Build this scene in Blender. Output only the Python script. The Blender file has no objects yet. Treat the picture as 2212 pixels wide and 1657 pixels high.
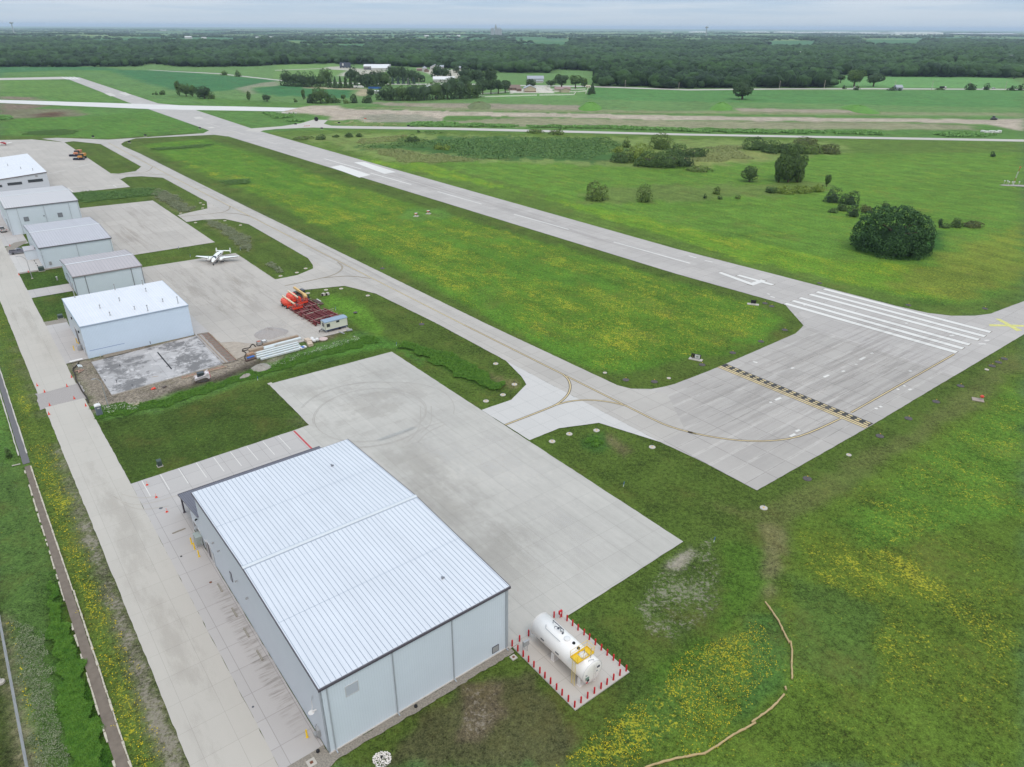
import bpy, math, random
import numpy as np
from mathutils import Vector, Matrix, Euler
from mathutils.geometry import tessellate_polygon

# ---------------------------------------------------------------- camera, sky, sun, exposure
SC = bpy.context.scene
COL = SC.collection
F, PITCH, ROLL, CAMH = 1545.15, math.radians(26.4833), math.radians(0.259), 70.94
cam = bpy.data.cameras.new('camera')
cam.sensor_width = 36.0
cam.lens = 36.0 * F / 2211.0
cam.clip_start, cam.clip_end = 1.0, 90000.0
camo = bpy.data.objects.new('camera', cam); COL.objects.link(camo)
_r, _u = Vector((1, 0, 0)), Vector((0, math.sin(PITCH), math.cos(PITCH)))
_f = Vector((0, math.cos(PITCH), -math.sin(PITCH)))
_c, _s = math.cos(ROLL), math.sin(ROLL)
_X, _Y, _Z = _c * _r + _s * _u, -_s * _r + _c * _u, -_f
camo.matrix_world = Matrix(((_X.x, _Y.x, _Z.x, 0), (_X.y, _Y.y, _Z.y, 0), (_X.z, _Y.z, _Z.z, CAMH), (0, 0, 0, 1)))
SC.camera = camo

SUN_EL, SUN_AZ = math.radians(58), math.radians(150)      # azimuth clockwise from +Y: behind the camera, to the right
SC.view_settings.view_transform = 'Standard'
SC.view_settings.look = 'None'
SC.view_settings.exposure = 0.0
SC.view_settings.gamma = 1.0
SC.cycles.use_denoising = True
SC.cycles.max_bounces = 6
SC.cycles.diffuse_bounces = 3
SC.cycles.volume_bounces = 0
SC.cycles.transparent_max_bounces = 6

w = bpy.data.worlds.new('World'); SC.world = w; w.use_nodes = True
nt = w.node_tree; nt.nodes.clear()
def N(nt, t, **k):
    n = nt.nodes.new(t)
    for a, b in k.items():
        if a.startswith('i_'):
            n.inputs[a[2:].replace('_', ' ')].default_value = b
        else: setattr(n, a, b)
    return n
out = N(nt, 'ShaderNodeOutputWorld'); bg = N(nt, 'ShaderNodeBackground')
sky = N(nt, 'ShaderNodeTexSky', sky_type='NISHITA', sun_disc=False, sun_elevation=SUN_EL, sun_rotation=SUN_AZ)
sky.air_density, sky.dust_density, sky.ozone_density = 1.0, 1.5, 1.0
bg.inputs['Strength'].default_value = 0.10
tc = N(nt, 'ShaderNodeTexCoord')
sep = N(nt, 'ShaderNodeSeparateXYZ'); nt.links.new(tc.outputs['Generated'], sep.inputs[0])
def M(nt, op, a, b=None, c=None, clamp=False):
    n = nt.nodes.new('ShaderNodeMath'); n.operation = op; n.use_clamp = clamp
    for i, v in enumerate((a, b, c)):
        if v is None: continue
        if isinstance(v, (int, float)): n.inputs[i].default_value = v
        else: nt.links.new(v, n.inputs[i])
    return n.outputs[0]
def mix(nt, f, a, b, bt='MIX'):
    n = nt.nodes.new('ShaderNodeMix'); n.data_type = 'RGBA'; n.blend_type = bt; n.clamp_factor = True
    for i, v in ((0, f), (6, a), (7, b)):
        if isinstance(v, (int, float)): n.inputs[i].default_value = v
        elif isinstance(v, (tuple, list)): n.inputs[i].default_value = (*v[:3], 1)
        else: nt.links.new(v, n.inputs[i])
    return n.outputs[2]
def ramp(nt, x, lo, hi):
    n = nt.nodes.new('ShaderNodeMapRange'); n.interpolation_type = 'SMOOTHSTEP'
    nt.links.new(x, n.inputs[0]); n.inputs[1].default_value = lo; n.inputs[2].default_value = hi
    return n.outputs[0]
# cloud deck: a flat layer seen in perspective (direction divided by its height)
zc = M(nt, 'MAXIMUM', sep.outputs[2], 0.0)
den = M(nt, 'ADD', zc, 0.035)
cmb = N(nt, 'ShaderNodeCombineXYZ')
nt.links.new(M(nt, 'DIVIDE', sep.outputs[0], den), cmb.inputs[0]); nt.links.new(M(nt, 'DIVIDE', sep.outputs[1], den), cmb.inputs[1])
n1 = N(nt, 'ShaderNodeTexNoise', i_Scale=0.26, i_Detail=5.0, i_Roughness=0.55); nt.links.new(cmb.outputs[0], n1.inputs['Vector'])
n2 = N(nt, 'ShaderNodeTexNoise', i_Scale=0.16, i_Detail=4.0, i_Roughness=0.5); nt.links.new(cmb.outputs[0], n2.inputs['Vector'])
cl = ramp(nt, M(nt, 'ADD', M(nt, 'MULTIPLY', n1.outputs[0], 0.55), M(nt, 'MULTIPLY', n2.outputs[0], 0.45)), 0.42, 0.58)
cloud = mix(nt, cl, (4.7, 6.1, 7.6), (6.3, 7.2, 8.2))
hor = ramp(nt, sep.outputs[2], 0.0, 0.03)
cloud = mix(nt, hor, (5.9, 6.8, 7.7), cloud)
zen = M(nt, 'ADD', 1.0, M(nt, 'MULTIPLY', zc, 1.45))      # an overcast sky is brightest overhead
cmul = N(nt, 'ShaderNodeVectorMath', operation='SCALE'); nt.links.new(cloud, cmul.inputs[0]); nt.links.new(zen, cmul.inputs['Scale'])
skc = mix(nt, 0.93, sky.outputs[0], cmul.outputs[0])
nt.links.new(skc, bg.inputs['Color']); nt.links.new(bg.outputs[0], out.inputs['Surface'])

sl = bpy.data.lights.new('sun', 'SUN'); sl.energy = 0.9; sl.angle = math.radians(14); sl.color = (1.0, 0.96, 0.9)
so = bpy.data.objects.new('sun', sl); COL.objects.link(so)
sd = Vector((math.sin(SUN_AZ) * math.cos(SUN_EL), math.cos(SUN_AZ) * math.cos(SUN_EL), math.sin(SUN_EL)))
so.rotation_euler = sd.to_track_quat('Z', 'Y').to_euler(); so.location = (0, 0, 200)

# ---------------------------------------------------------------- survey helpers
# at(): a point measured on the photograph (2211 px wide) carried down to the ground plane z
def at(x, y, z=0.0):
    u, v = x - 1105.5, -(y - 828.5)
    u, v = _c * u - _s * v, _s * u + _c * v
    d = (u, F * math.cos(PITCH) + v * math.sin(PITCH), -F * math.sin(PITCH) + v * math.cos(PITCH))
    t = (CAMH - z) / -d[2]
    return Vector((d[0] * t, d[1] * t, z))
ANG = math.radians(38)                                     # the airfield's own grid: a across, b along the runway
CA, SA = math.cos(ANG), math.sin(ANG)
O = at(712.7, 1627.3)
def loc(p):
    q = p - O; return (q.x * CA + q.y * SA, -q.x * SA + q.y * CA)
def W(a, b, z=0.0): return Vector((O.x + a * CA - b * SA, O.y + a * SA + b * CA, z))
def mpp(x, y):                                             # metres per survey pixel at that ground point
    p = at(x, y); return (p.y * math.cos(PITCH) + CAMH * math.sin(PITCH)) / F
def R(x0, y0, k): return lambda *p: [((x0 + x / k) * .53979, (y0 + y / k) * .53979) for x, y in p]
r1 = R(0, 0, 1.58); r2 = R(1350, 0, 1.58); r3 = R(2700, 0, 1.5845); r4 = R(0, 500, 2.212); r5 = R(0, 1000, 2.212)
r6 = R(1600, 1300, 1.841); r7 = R(2700, 1000, 1.5845); r8 = R(2700, 1900, 1.4176); r9 = R(900, 1050, 2.549)
rs = R(0, 1600, 2.071); rt = R(700, 1600, 2.071); rb = R(0, 2300, 2.155); rc = R(1000, 2300, 2.155)
rk = R(1900, 2300, 2.3667); k6 = R(2400, 500, 2.212); k7 = R(3200, 700, 2.469); b4 = R(1000, 380, 2.765)
z2 = R(1100, 240, 4.424); z3 = R(1600, 240, 2.765); kb = R(1100, 1150, 6.9125); kp = R(950, 1340, 4.9156)
def LP(pts): return [loc(at(x, y)) for x, y in pts]        # survey pixels -> airfield grid

# ---------------------------------------------------------------- tagging and mesh helpers
def tag(o, label=None, cat=None, group=None, kind=None):
    if label: o['label'] = label
    if cat: o['category'] = cat
    if group: o['group'] = group
    if kind or cat: o['kind'] = kind or 'thing'
    return o
def empty(name, label, cat, loc_, rz=0.0, group=None):
    o = bpy.data.objects.new(name, None); COL.objects.link(o)
    o.location = loc_; o.rotation_euler = (0, 0, rz); o.empty_display_size = 0.5
    return tag(o, label, cat, group)
def copy_tree(o, parent=None):
    c = o.copy(); COL.objects.link(c); c.parent = parent
    for ch in list(o.children): copy_tree(ch, c)
    return c
def np_mesh(name, V, Fs, mat=None, smooth=False, tint=None):
    V = np.asarray(V, np.float32); Fs = np.asarray(Fs, np.int32)
    me = bpy.data.meshes.new(name); n, k = Fs.shape
    me.vertices.add(len(V)); me.vertices.foreach_set('co', V.ravel())
    me.loops.add(n * k); me.loops.foreach_set('vertex_index', Fs.ravel())
    me.polygons.add(n); me.polygons.foreach_set('loop_start', np.arange(0, n * k, k, dtype=np.int32))
    try: me.polygons.foreach_set('loop_total', np.full(n, k, np.int32))
    except Exception: pass
    if smooth: me.polygons.foreach_set('use_smooth', np.ones(n, bool))
    if tint is not None:
        at_ = me.attributes.new('tint', 'FLOAT', 'FACE'); at_.data.foreach_set('value', np.asarray(tint, np.float32))
    me.update(calc_edges=True)
    if mat: me.materials.append(mat)
    return me
def link(name, me, parent=None, loc_=None, rz=None):
    o = bpy.data.objects.new(name, me); COL.objects.link(o)
    if parent: o.parent = parent
    if loc_ is not None: o.location = loc_
    if rz is not None: o.rotation_euler = (0, 0, rz)
    return o

class MB:
    def __init__(s): s.v, s.f, s.sm = [], [], []
    def add(s, vs, fs, M_=None, smooth=False):
        n = len(s.v)
        for p in vs:
            p = Vector(p); s.v.append(tuple(M_ @ p if M_ else p))
        for f in fs: s.f.append(tuple(i + n for i in f)); s.sm.append(smooth)
        return s
    def box(s, x0, y0, z0, x1, y1, z1, M_=None, bev=0.0):
        if bev:
            b = bev; L = []
            for z, i in ((z0, b), (z0 + b, 0), (z1 - b, 0), (z1, b)):
                L.append([(x0 + i + b, y0 + i, z), (x1 - i - b, y0 + i, z), (x1 - i, y0 + i + b, z), (x1 - i, y1 - i - b, z),
                          (x1 - i - b, y1 - i, z), (x0 + i + b, y1 - i, z), (x0 + i, y1 - i - b, z), (x0 + i, y0 + i + b, z)])
            return s.loft(L, M_)
        vs = [(x0, y0, z0), (x1, y0, z0), (x1, y1, z0), (x0, y1, z0), (x0, y0, z1), (x1, y0, z1), (x1, y1, z1), (x0, y1, z1)]
        return s.add(vs, [(0, 3, 2, 1), (4, 5, 6, 7), (0, 1, 5, 4), (1, 2, 6, 5), (2, 3, 7, 6), (3, 0, 4, 7)], M_)
    def bar(s, p, q, w, h=None, up=(0, 0, 1)):
        p, q = Vector(p), Vector(q); h = h or w; d = (q - p); L = d.length
        if L < 1e-6: return s
        d.normalize(); u = Vector(up)
        if abs(d.dot(u)) > .99: u = Vector((1, 0, 0))
        x = d.cross(u).normalized(); y = x.cross(d).normalized()
        vs = [p + x * (a * w / 2) + y * (b * h / 2) for a, b in ((-1, -1), (1, -1), (1, 1), (-1, 1))]
        vs += [v + d * L for v in vs]
        return s.add(vs, [(0, 3, 2, 1), (4, 5, 6, 7), (0, 1, 5, 4), (1, 2, 6, 5), (2, 3, 7, 6), (3, 0, 4, 7)])
    def loft(s, rings, M_=None, cap=True, smooth=False, closed=False):
        n = len(rings[0]); vs = [p for r in rings for p in r]; fs = []
        m = len(rings)
        for i in range(m - 1 + (1 if closed else 0)):
            a, b = i * n, ((i + 1) % m) * n
            for j in range(n): k = (j + 1) % n; fs.append((a + j, a + k, b + k, b + j))
        s.add(vs, fs, M_, smooth)
        if cap and not closed:
            s.add(rings[0], [tuple(range(n - 1, -1, -1))], M_); s.add(rings[-1], [tuple(range(n))], M_)
        return s
    def tube(s, pts, r, n=8, smooth=True, M_=None):
        pts = [Vector(p) for p in pts]; rs_ = r if isinstance(r, (list, tuple)) else [r] * len(pts); rings = []
        for i, p in enumerate(pts):
            d = (pts[min(i + 1, len(pts) - 1)] - pts[max(i - 1, 0)]).normalized()
            u = Vector((0, 0, 1)) if abs(d.z) < .95 else Vector((1, 0, 0))
            x = d.cross(u).normalized(); y = x.cross(d)
            rings.append([p + (x * math.cos(t) + y * math.sin(t)) * rs_[i] for t in [2 * math.pi * j / n for j in range(n)]])
        return s.loft(rings, M_, True, smooth)
    def lathe(s, prof, n=16, c=(0, 0, 0), smooth=True, M_=None, axis='z'):
        rings = []
        for r, z in prof:
            ring = []
            for j in range(n):
                t = 2 * math.pi * j / n; x, y = r * math.cos(t), r * math.sin(t)
                p = (x, y, z) if axis == 'z' else ((z, x, y) if axis == 'x' else (y, z, x))
                ring.append((p[0] + c[0], p[1] + c[1], p[2] + c[2]))
            rings.append(ring)
        return s.loft(rings, M_, True, smooth)
    def prism(s, pts, y0, y1, M_=None, plane='xz'):
        f = (lambda a, b, t: (a, t, b)) if plane == 'xz' else ((lambda a, b, t: (t, a, b)) if plane == 'yz' else (lambda a, b, t: (a, b, t)))
        n = len(pts); A = [f(a, b, y0) for a, b in pts]; B = [f(a, b, y1) for a, b in pts]
        tri = tessellate_polygon([[Vector(p) for p in A]])
        fs = [tuple(t) for t in tri] + [tuple(i + n for i in reversed(t)) for t in tri]
        fs += [(i, (i + 1) % n, (i + 1) % n + n, i + n) for i in range(n)]
        return s.add(A + B, fs, M_)
    def blob(s, c, rx, ry, rz, seed=0, amp=.15, n=10, m=7, flat=False):
        rnd = random.Random(seed); rings = []
        for i in range(m):
            ph = math.pi * (i + .5) / m - math.pi / 2
            if flat: ph = (math.pi / 2) * i / m
            rings.append([(c[0] + rx * math.cos(ph) * math.cos(t) * (1 + rnd.uniform(-amp, amp)), c[1] + ry * math.cos(ph) * math.sin(t) * (1 + rnd.uniform(-amp, amp)),
                           c[2] + rz * math.sin(ph) * (1 + rnd.uniform(-amp, amp))) for t in [2 * math.pi * j / n for j in range(n)]])
        return s.loft(rings, None, True, True)
    def mesh(s, name, mat):
        me = bpy.data.meshes.new(name); me.from_pydata(s.v, [], s.f)
        me.polygons.foreach_set('use_smooth', s.sm)
        import bmesh as _b
        bm = _b.new(); bm.from_mesh(me); _b.ops.recalc_face_normals(bm, faces=bm.faces); bm.to_mesh(me); bm.free()
        me.materials.append(mat); me.update(); return me
    def build(s, name, mat, parent=None, loc_=None, rz=None): return link(name, s.mesh(name, mat), parent, loc_, rz)
def T(x, y, z, rz=0, rx=0, ry=0): return Matrix.Translation((x, y, z)) @ Euler((rx, ry, rz)).to_matrix().to_4x4()

# ---------------------------------------------------------------- colours and materials
K = 1.40; KC = (1.17, 1.34, 1.52)                                                   # ground irradiance divided by pi: picture value / albedo
def lin(c): return tuple(((v / 255) / 12.92 if v / 255 <= .04045 else ((v / 255 + .055) / 1.055) ** 2.4) for v in c)
def alb(*c, k=None): return tuple(min(.85, v / ((k or K) * q / 1.4)) for v, q in zip(lin(c), KC))
_mc = {}
def new_mat(name):
    m = bpy.data.materials.new(name); m.use_nodes = True; nt = m.node_tree
    b = nt.nodes['Principled BSDF']; b.inputs['Specular IOR Level'].default_value = .3
    return m, nt, b
def mat(name, col, rough=.6, metal=0.0, noise=.06, nscale=1.5, spec=.3, bump=0.0):
    if name in _mc: return _mc[name]
    m, nt, b = new_mat(name)
    tcn = N(nt, 'ShaderNodeTexCoord'); nz = N(nt, 'ShaderNodeTexNoise', i_Scale=nscale, i_Detail=5.0, i_Roughness=.6)
    nt.links.new(tcn.outputs['Object'], nz.inputs['Vector'])
    c = mix(nt, nz.outputs[0], tuple(v * (1 - noise * 2) for v in col), tuple(min(1, v * (1 + noise * 2)) for v in col))
    nt.links.new(c, b.inputs['Base Color'])
    b.inputs['Roughness'].default_value = rough; b.inputs['Metallic'].default_value = metal; b.inputs['Specular IOR Level'].default_value = spec
    if bump:
        bp = N(nt, 'ShaderNodeBump', i_Strength=bump, i_Distance=.05); nt.links.new(nz.outputs[0], bp.inputs['Height']); nt.links.new(bp.outputs[0], b.inputs['Normal'])
    _mc[name] = m; return m
def mapped(nt, sx=1, sy=1, rz=0.0, loc_=(0, 0, 0), src='Object'):
    tcn = N(nt, 'ShaderNodeTexCoord'); mp = N(nt, 'ShaderNodeMapping')
    if rz: mp.vector_type = 'TEXTURE'; sx, sy, rz = 1 / sx, 1 / sy, -rz
    nt.links.new(tcn.outputs[src], mp.inputs[0])
    mp.inputs['Scale'].default_value = (sx, sy, 1); mp.inputs['Rotation'].default_value = (0, 0, rz); mp.inputs['Location'].default_value = loc_
    return mp.outputs[0]
def noise(nt, vec, scale, detail=5, rough=.6, dist=0.0):
    n = N(nt, 'ShaderNodeTexNoise', i_Scale=scale, i_Detail=float(detail), i_Roughness=rough, i_Distortion=dist)
    nt.links.new(vec, n.inputs['Vector']); return n.outputs[0]
def concrete(name, col, sx, sy, joint=.05, jd=.62, panel=.05, stain=.12, streak=.0, light_joint=0.0, off=(0, 0, 0), blotch=0.0):
    """cast slabs: sawn joints, slab-to-slab tone, weathering; joints follow the airfield grid"""
    m, nt, b = new_mat(name)
    v = mapped(nt, loc_=off)
    br = N(nt, 'ShaderNodeTexBrick', offset=0.0, squash=1.0)
    nt.links.new(v, br.inputs['Vector'])
    br.inputs['Scale'].default_value = 1; br.inputs['Brick Width'].default_value = sx; br.inputs['Row Height'].default_value = sy
    br.inputs['Mortar Size'].default_value = joint / 2; br.inputs['Mortar Smooth'].default_value = .2; br.inputs['Bias'].default_value = 0
    br.inputs['Color1'].default_value = (*[c * (1 - panel) for c in col], 1); br.inputs['Color2'].default_value = (*[c * (1 + panel) for c in col], 1)
    br.inputs['Mortar'].default_value = (*[c * jd for c in col], 1)
    c = br.outputs['Color']
    n1 = noise(nt, v, .045, 6, .62); n2 = noise(nt, v, .6, 6, .7)
    k = M(nt, 'ADD', M(nt, 'MULTIPLY', M(nt, 'SUBTRACT', n1, .5), stain * 3.2), M(nt, 'MULTIPLY', M(nt, 'SUBTRACT', n2, .5), stain * 1.1))
    if streak:
        vs = mapped(nt, 1.0, .03); n3 = noise(nt, vs, 1.1, 5, .65)
        k = M(nt, 'ADD', k, M(nt, 'MULTIPLY', M(nt, 'SUBTRACT', n3, .5), streak))
    k = M(nt, 'ADD', k, 1.0)
    sc = N(nt, 'ShaderNodeVectorMath', operation='SCALE'); nt.links.new(c, sc.inputs[0]); nt.links.new(k, sc.inputs['Scale'])
    c = sc.outputs[0]
    if light_joint:                                         # pale efflorescence creeping out of the joints
        sp = N(nt, 'ShaderNodeSeparateXYZ'); nt.links.new(v, sp.inputs[0])
        d = M(nt, 'PINGPONG', sp.outputs[1], sy / 2); d = M(nt, 'SUBTRACT', d, M(nt, 'MULTIPLY', noise(nt, v, .8, 4), .55))
        ms = M(nt, 'MULTIPLY', M(nt, 'SUBTRACT', 1.0, ramp(nt, d, -.3, .25)), ramp(nt, noise(nt, v, .12, 3), .38, .6))
        c = mix(nt, M(nt, 'MULTIPLY', ms, light_joint), c, tuple(min(.8, x * 1.45) for x in col))
    if blotch:
        c = mix(nt, M(nt, 'MULTIPLY', ramp(nt, noise(nt, v, .13, 8, .75), .46, .57), blotch), c, tuple(x * .42 for x in col))
        c = mix(nt, M(nt, 'MULTIPLY', ramp(nt, noise(nt, mapped(nt, 1, .8, .6, (9, 4, 0)), .4, 8, .8), .52, .64), blotch), c, tuple(min(.85, x * 1.3) for x in col))
    nt.links.new(c, b.inputs['Base Color']); b.inputs['Roughness'].default_value = .85
    bp = N(nt, 'ShaderNodeBump', i_Strength=.25, i_Distance=.02); nt.links.new(n2, bp.inputs['Height']); nt.links.new(bp.outputs[0], b.inputs['Normal'])
    return m
def roof_mat(name, colr, rough=.38):
    m, nt, b = new_mat(name); k = M(nt, 'ADD', M(nt, 'MULTIPLY', noise(nt, mapped(nt, 1.6, .07), 1.3, 5, .65), .10), M(nt, 'MULTIPLY', noise(nt, mapped(nt), .16, 5, .65), .16))
    pn = N(nt, 'ShaderNodeTexBrick', offset=0.5); nt.links.new(mapped(nt), pn.inputs['Vector']); pn.inputs['Scale'].default_value = 1; pn.inputs['Brick Width'].default_value = .61; pn.inputs['Row Height'].default_value = 10.6; pn.inputs['Mortar Size'].default_value = 0
    pn.inputs['Color1'].default_value = (.975,) * 3 + (1,); pn.inputs['Color2'].default_value = (1.02,) * 3 + (1,)
    s = N(nt, 'ShaderNodeVectorMath', operation='SCALE'); nt.links.new(pn.outputs[0], s.inputs[0]); nt.links.new(M(nt, 'ADD', k, .87), s.inputs['Scale']); c = mix(nt, 1.0, s.outputs[0], colr, 'MULTIPLY')
    nt.links.new(c, b.inputs['Base Color']); b.inputs['Roughness'].default_value = rough; return m
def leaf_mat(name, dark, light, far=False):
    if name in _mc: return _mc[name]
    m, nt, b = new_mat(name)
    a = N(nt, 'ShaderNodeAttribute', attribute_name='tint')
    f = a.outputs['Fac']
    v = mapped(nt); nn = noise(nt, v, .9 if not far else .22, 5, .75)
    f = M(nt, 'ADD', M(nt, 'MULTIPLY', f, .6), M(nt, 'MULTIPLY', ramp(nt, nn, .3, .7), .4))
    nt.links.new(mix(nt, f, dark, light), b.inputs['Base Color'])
    b.inputs['Roughness'].default_value = .75; b.inputs['Specular IOR Level'].default_value = .15
    if far:
        bp = N(nt, 'ShaderNodeBump', i_Strength=1.0, i_Distance=2.2); nt.links.new(noise(nt, v, .33, 5, .75), bp.inputs['Height']); nt.links.new(bp.outputs[0], b.inputs['Normal'])
    _mc[name] = m; return m
def ribbed(name, col, pitch, lw, dark=.72, axis=0, rough=.4, dirt=.05, minor=0):
    """profiled metal cladding, ribs every `pitch` metres along the part's own axis"""
    if name in _mc: return _mc[name]
    m, nt, b = new_mat(name)
    v = mapped(nt); sp = N(nt, 'ShaderNodeSeparateXYZ'); nt.links.new(v, sp.inputs[0])
    x = M(nt, 'ADD', sp.outputs[0], sp.outputs[1]) if axis == 2 else sp.outputs[axis]
    d = M(nt, 'PINGPONG', x, pitch / 2)
    msk = M(nt, 'SUBTRACT', 1.0, ramp(nt, d, lw * .4, lw))
    c = mix(nt, msk, col, tuple(t * dark for t in col))
    nn = noise(nt, mapped(nt, 1, 1, 0, (3, 1, 0)), .35, 6, .65)
    s = N(nt, 'ShaderNodeVectorMath', operation='SCALE'); nt.links.new(c, s.inputs[0]); nt.links.new(M(nt, 'ADD', 1 - dirt, M(nt, 'MULTIPLY', nn, dirt * 2)), s.inputs['Scale'])
    nt.links.new(s.outputs[0], b.inputs['Base Color']); b.inputs['Roughness'].default_value = rough
    bp = N(nt, 'ShaderNodeBump', i_Strength=.5, i_Distance=.03); nt.links.new(msk, bp.inputs['Height']); nt.links.new(bp.outputs[0], b.inputs['Normal'])
    _mc[name] = m; return m

WHITE = mat('white paint', alb(232, 236, 240), .45); BLACK = mat('black rubber', alb(42, 42, 46), .8); DGREY = mat('dark grey steel', alb(92, 96, 106), .5)
GALV = mat('galvanised steel', alb(168, 174, 180), .4); RED = mat('red paint', alb(205, 35, 48), .45); YEL = mat('yellow paint', alb(240, 205, 50), .45)
ORANGE = mat('orange paint', alb(225, 88, 55), .5); GLASS = mat('dark glass', alb(60, 68, 78), .12, spec=.8); CONE = mat('cone orange', alb(240, 82, 60), .5)
CONCW = mat('pale concrete', alb(196, 194, 188), .85, bump=.3); WOOD = mat('weathered lumber', alb(168, 152, 135), .8, noise=.15); BLUE = mat('blue plastic', alb(60, 110, 190), .5)
BROWN = mat('bark', alb(96, 84, 70), .9, noise=.2); TAN = mat('tan paint', alb(222, 200, 150), .5); BEAMRED = mat('red oxide primer', alb(132, 64, 66), .6, noise=.3, nscale=.9)
# ---------------------------------------------------------------- the ground: one sheet to the horizon, its cover mapped zone by zone
def vnoise(x, y, sc, seed=0):
    x, y = x / sc + seed * 17.3, y / sc + seed * 7.7
    xi, yi = np.floor(x).astype(np.int64), np.floor(y).astype(np.int64); fx, fy = x - xi, y - yi
    fx, fy = fx * fx * (3 - 2 * fx), fy * fy * (3 - 2 * fy)
    def h(a, b):
        n = (a * 374761393 + b * 668265263 + seed * 974711) & 0x7fffffff; n = ((n ^ (n >> 13)) * 1274126177) & 0x7fffffff
        return ((n ^ (n >> 16)) & 0xffff) / 65535.0
    return (h(xi, yi) * (1 - fx) + h(xi + 1, yi) * fx) * (1 - fy) + (h(xi, yi + 1) * (1 - fx) + h(xi + 1, yi + 1) * fx) * fy
def inside(px, py, poly):
    r = np.zeros(px.shape, bool); j = len(poly) - 1
    for i in range(len(poly)):
        xi, yi = poly[i][0], poly[i][1]; xj, yj = poly[j][0], poly[j][1]
        if yi != yj:
            r ^= ((yi > py) != (yj > py)) & (px < (xj - xi) * (py - yi) / (yj - yi) + xi)
        j = i
    return r
def axis(lim, s0, g, sign=1, start=0.0):
    v = [start]
    while v[-1] < lim: v.append(v[-1] + s0 + g * (v[-1] - start))
    return np.array(v)
ax = axis(52000, .55, .0105); xs = np.concatenate([-ax[::-1], ax[1:]]); ys = 25 + axis(52000, .5, .0095)
GX, GY = np.meshgrid(xs, ys)
col = np.empty(GX.shape + (3,)); col[:] = lin((88, 118, 70)); mixa = np.zeros(GX.shape + (3,)); crop = np.zeros(GX.shape)
dist = np.hypot(GX, GY)
# far countryside: a patchwork of fields
cx, cy = GX * math.cos(.06) + GY * math.sin(.06), -GX * math.sin(.06) + GY * math.cos(.06)
cid = vnoise(np.floor(cx / 700) * 1.0 + .5, np.floor(cy / 420) * 1.0 + .5, 1.0, 3)
pal = np.array([lin(c) for c in ((84, 132, 84), (92, 128, 80), (112, 140, 88), (76, 122, 84), (124, 146, 96), (100, 134, 80), (70, 112, 76))])
farm = pal[(np.floor(cid * 6.999)).astype(int)]
m_ = dist > 1100; col[m_] = farm[m_]
wa = np.clip(dist / 260, .25, 6)
def zone(pts, c, fl=0, wh=0, bare=0, warp=1.0, ab=False, crp=0, soft=False):
    P_ = [W(a, b) for a, b in pts] if ab else [at(x, y) for x, y in pts]
    q = [(p.x, p.y) for p in P_]
    dx = (vnoise(GX, GY, 5, 1) - .5) * warp * 2.2 * wa + (vnoise(GX, GY, 1.7, 2) - .5) * warp
    dy = (vnoise(GX, GY, 5, 5) - .5) * warp * 2.2 * wa + (vnoise(GX, GY, 1.7, 6) - .5) * warp
    m = inside(GX + dx, GY + dy, q)
    if c: col[m] = lin(c)
    mixa[m] = (fl, wh, bare); crop[m] = crp
# field pattern this side of the wood
zone([(0, 142), (700, 136), (860, 135), (1300, 150), (2211, 150), (2211, 300), (0, 240)], (104, 140, 84), warp=.5)
zone([(0, 151), (232, 150), (250, 160), (372, 206), (620, 222), (900, 232), (1457, 245), (2211, 255), (2211, 315), (0, 300)], (92, 132, 66), fl=.05)
zone(r1((0, 465), (380, 450), (640, 455), (900, 530), (1100, 600), (1400, 660), (1020, 650), (500, 480), (370, 470), (0, 485)), (98, 136, 78))
zone(r1((0, 425), (620, 425), (780, 440), (690, 445), (380, 445), (0, 460)), (72, 122, 78), crp=1, warp=.3)
zone(r1((680, 442), (1090, 448), (1400, 478), (1770, 510), (1500, 555), (1480, 570), (1260, 585), (1100, 570), (900, 520)), (68, 120, 76), crp=1, warp=.3)
zone(r1((1490, 560), (1640, 525), (1760, 515), (1770, 545), (1600, 550), (1590, 575), (1620, 590), (1600, 600)), (140, 146, 124), warp=.3)
zone(r1((1600, 560), (1780, 540), (2212, 565), (2212, 620), (1900, 610), (1650, 598)), (68, 122, 76), crp=1, warp=.3)
zone(z2((0, 460), (480, 490), (1400, 520), (1280, 640), (900, 640), (0, 640)), (68, 122, 76), crp=1, warp=.2)
zone(z2((480, 495), (620, 470), (1400, 500), (1700, 520), (1620, 640), (1400, 630), (1480, 530), (900, 515)), (168, 160, 136), warp=.3)
zone(z2((0, 90), (380, 75), (900, 80), (1140, 85), (1300, 180), (1100, 270), (0, 330)), (112, 148, 84), warp=.3)
zone(z2((900, 130), (1100, 118), (1560, 160), (2000, 200), (1700, 260), (1250, 290), (1100, 280), (1300, 185), (850, 150)), (182, 182, 172), warp=.3)
zone(r2((500, 440), (790, 440), (790, 500), (640, 490)), (190, 188, 178), warp=.2)
zone(r2((900, 600), (1120, 570), (1590, 548), (1560, 632), (900, 620)), (104, 146, 84), warp=.2)
zone(r2((1260, 545), (1340, 545), (1370, 590), (1090, 590), (1090, 565), (1180, 560)), (205, 205, 200), warp=.1)
zone([(1272, 189), (1484, 195), (1640, 196), (2211, 195), (2211, 233), (1968, 229), (1798, 224), (1457, 219.5), (1265, 214.5)], (90, 138, 78), crp=1, warp=.2)
zone([(1798, 164), (1900, 165), (2183, 168), (2211, 190), (1798, 189)], (108, 156, 94), crp=1, warp=.2)
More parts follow.
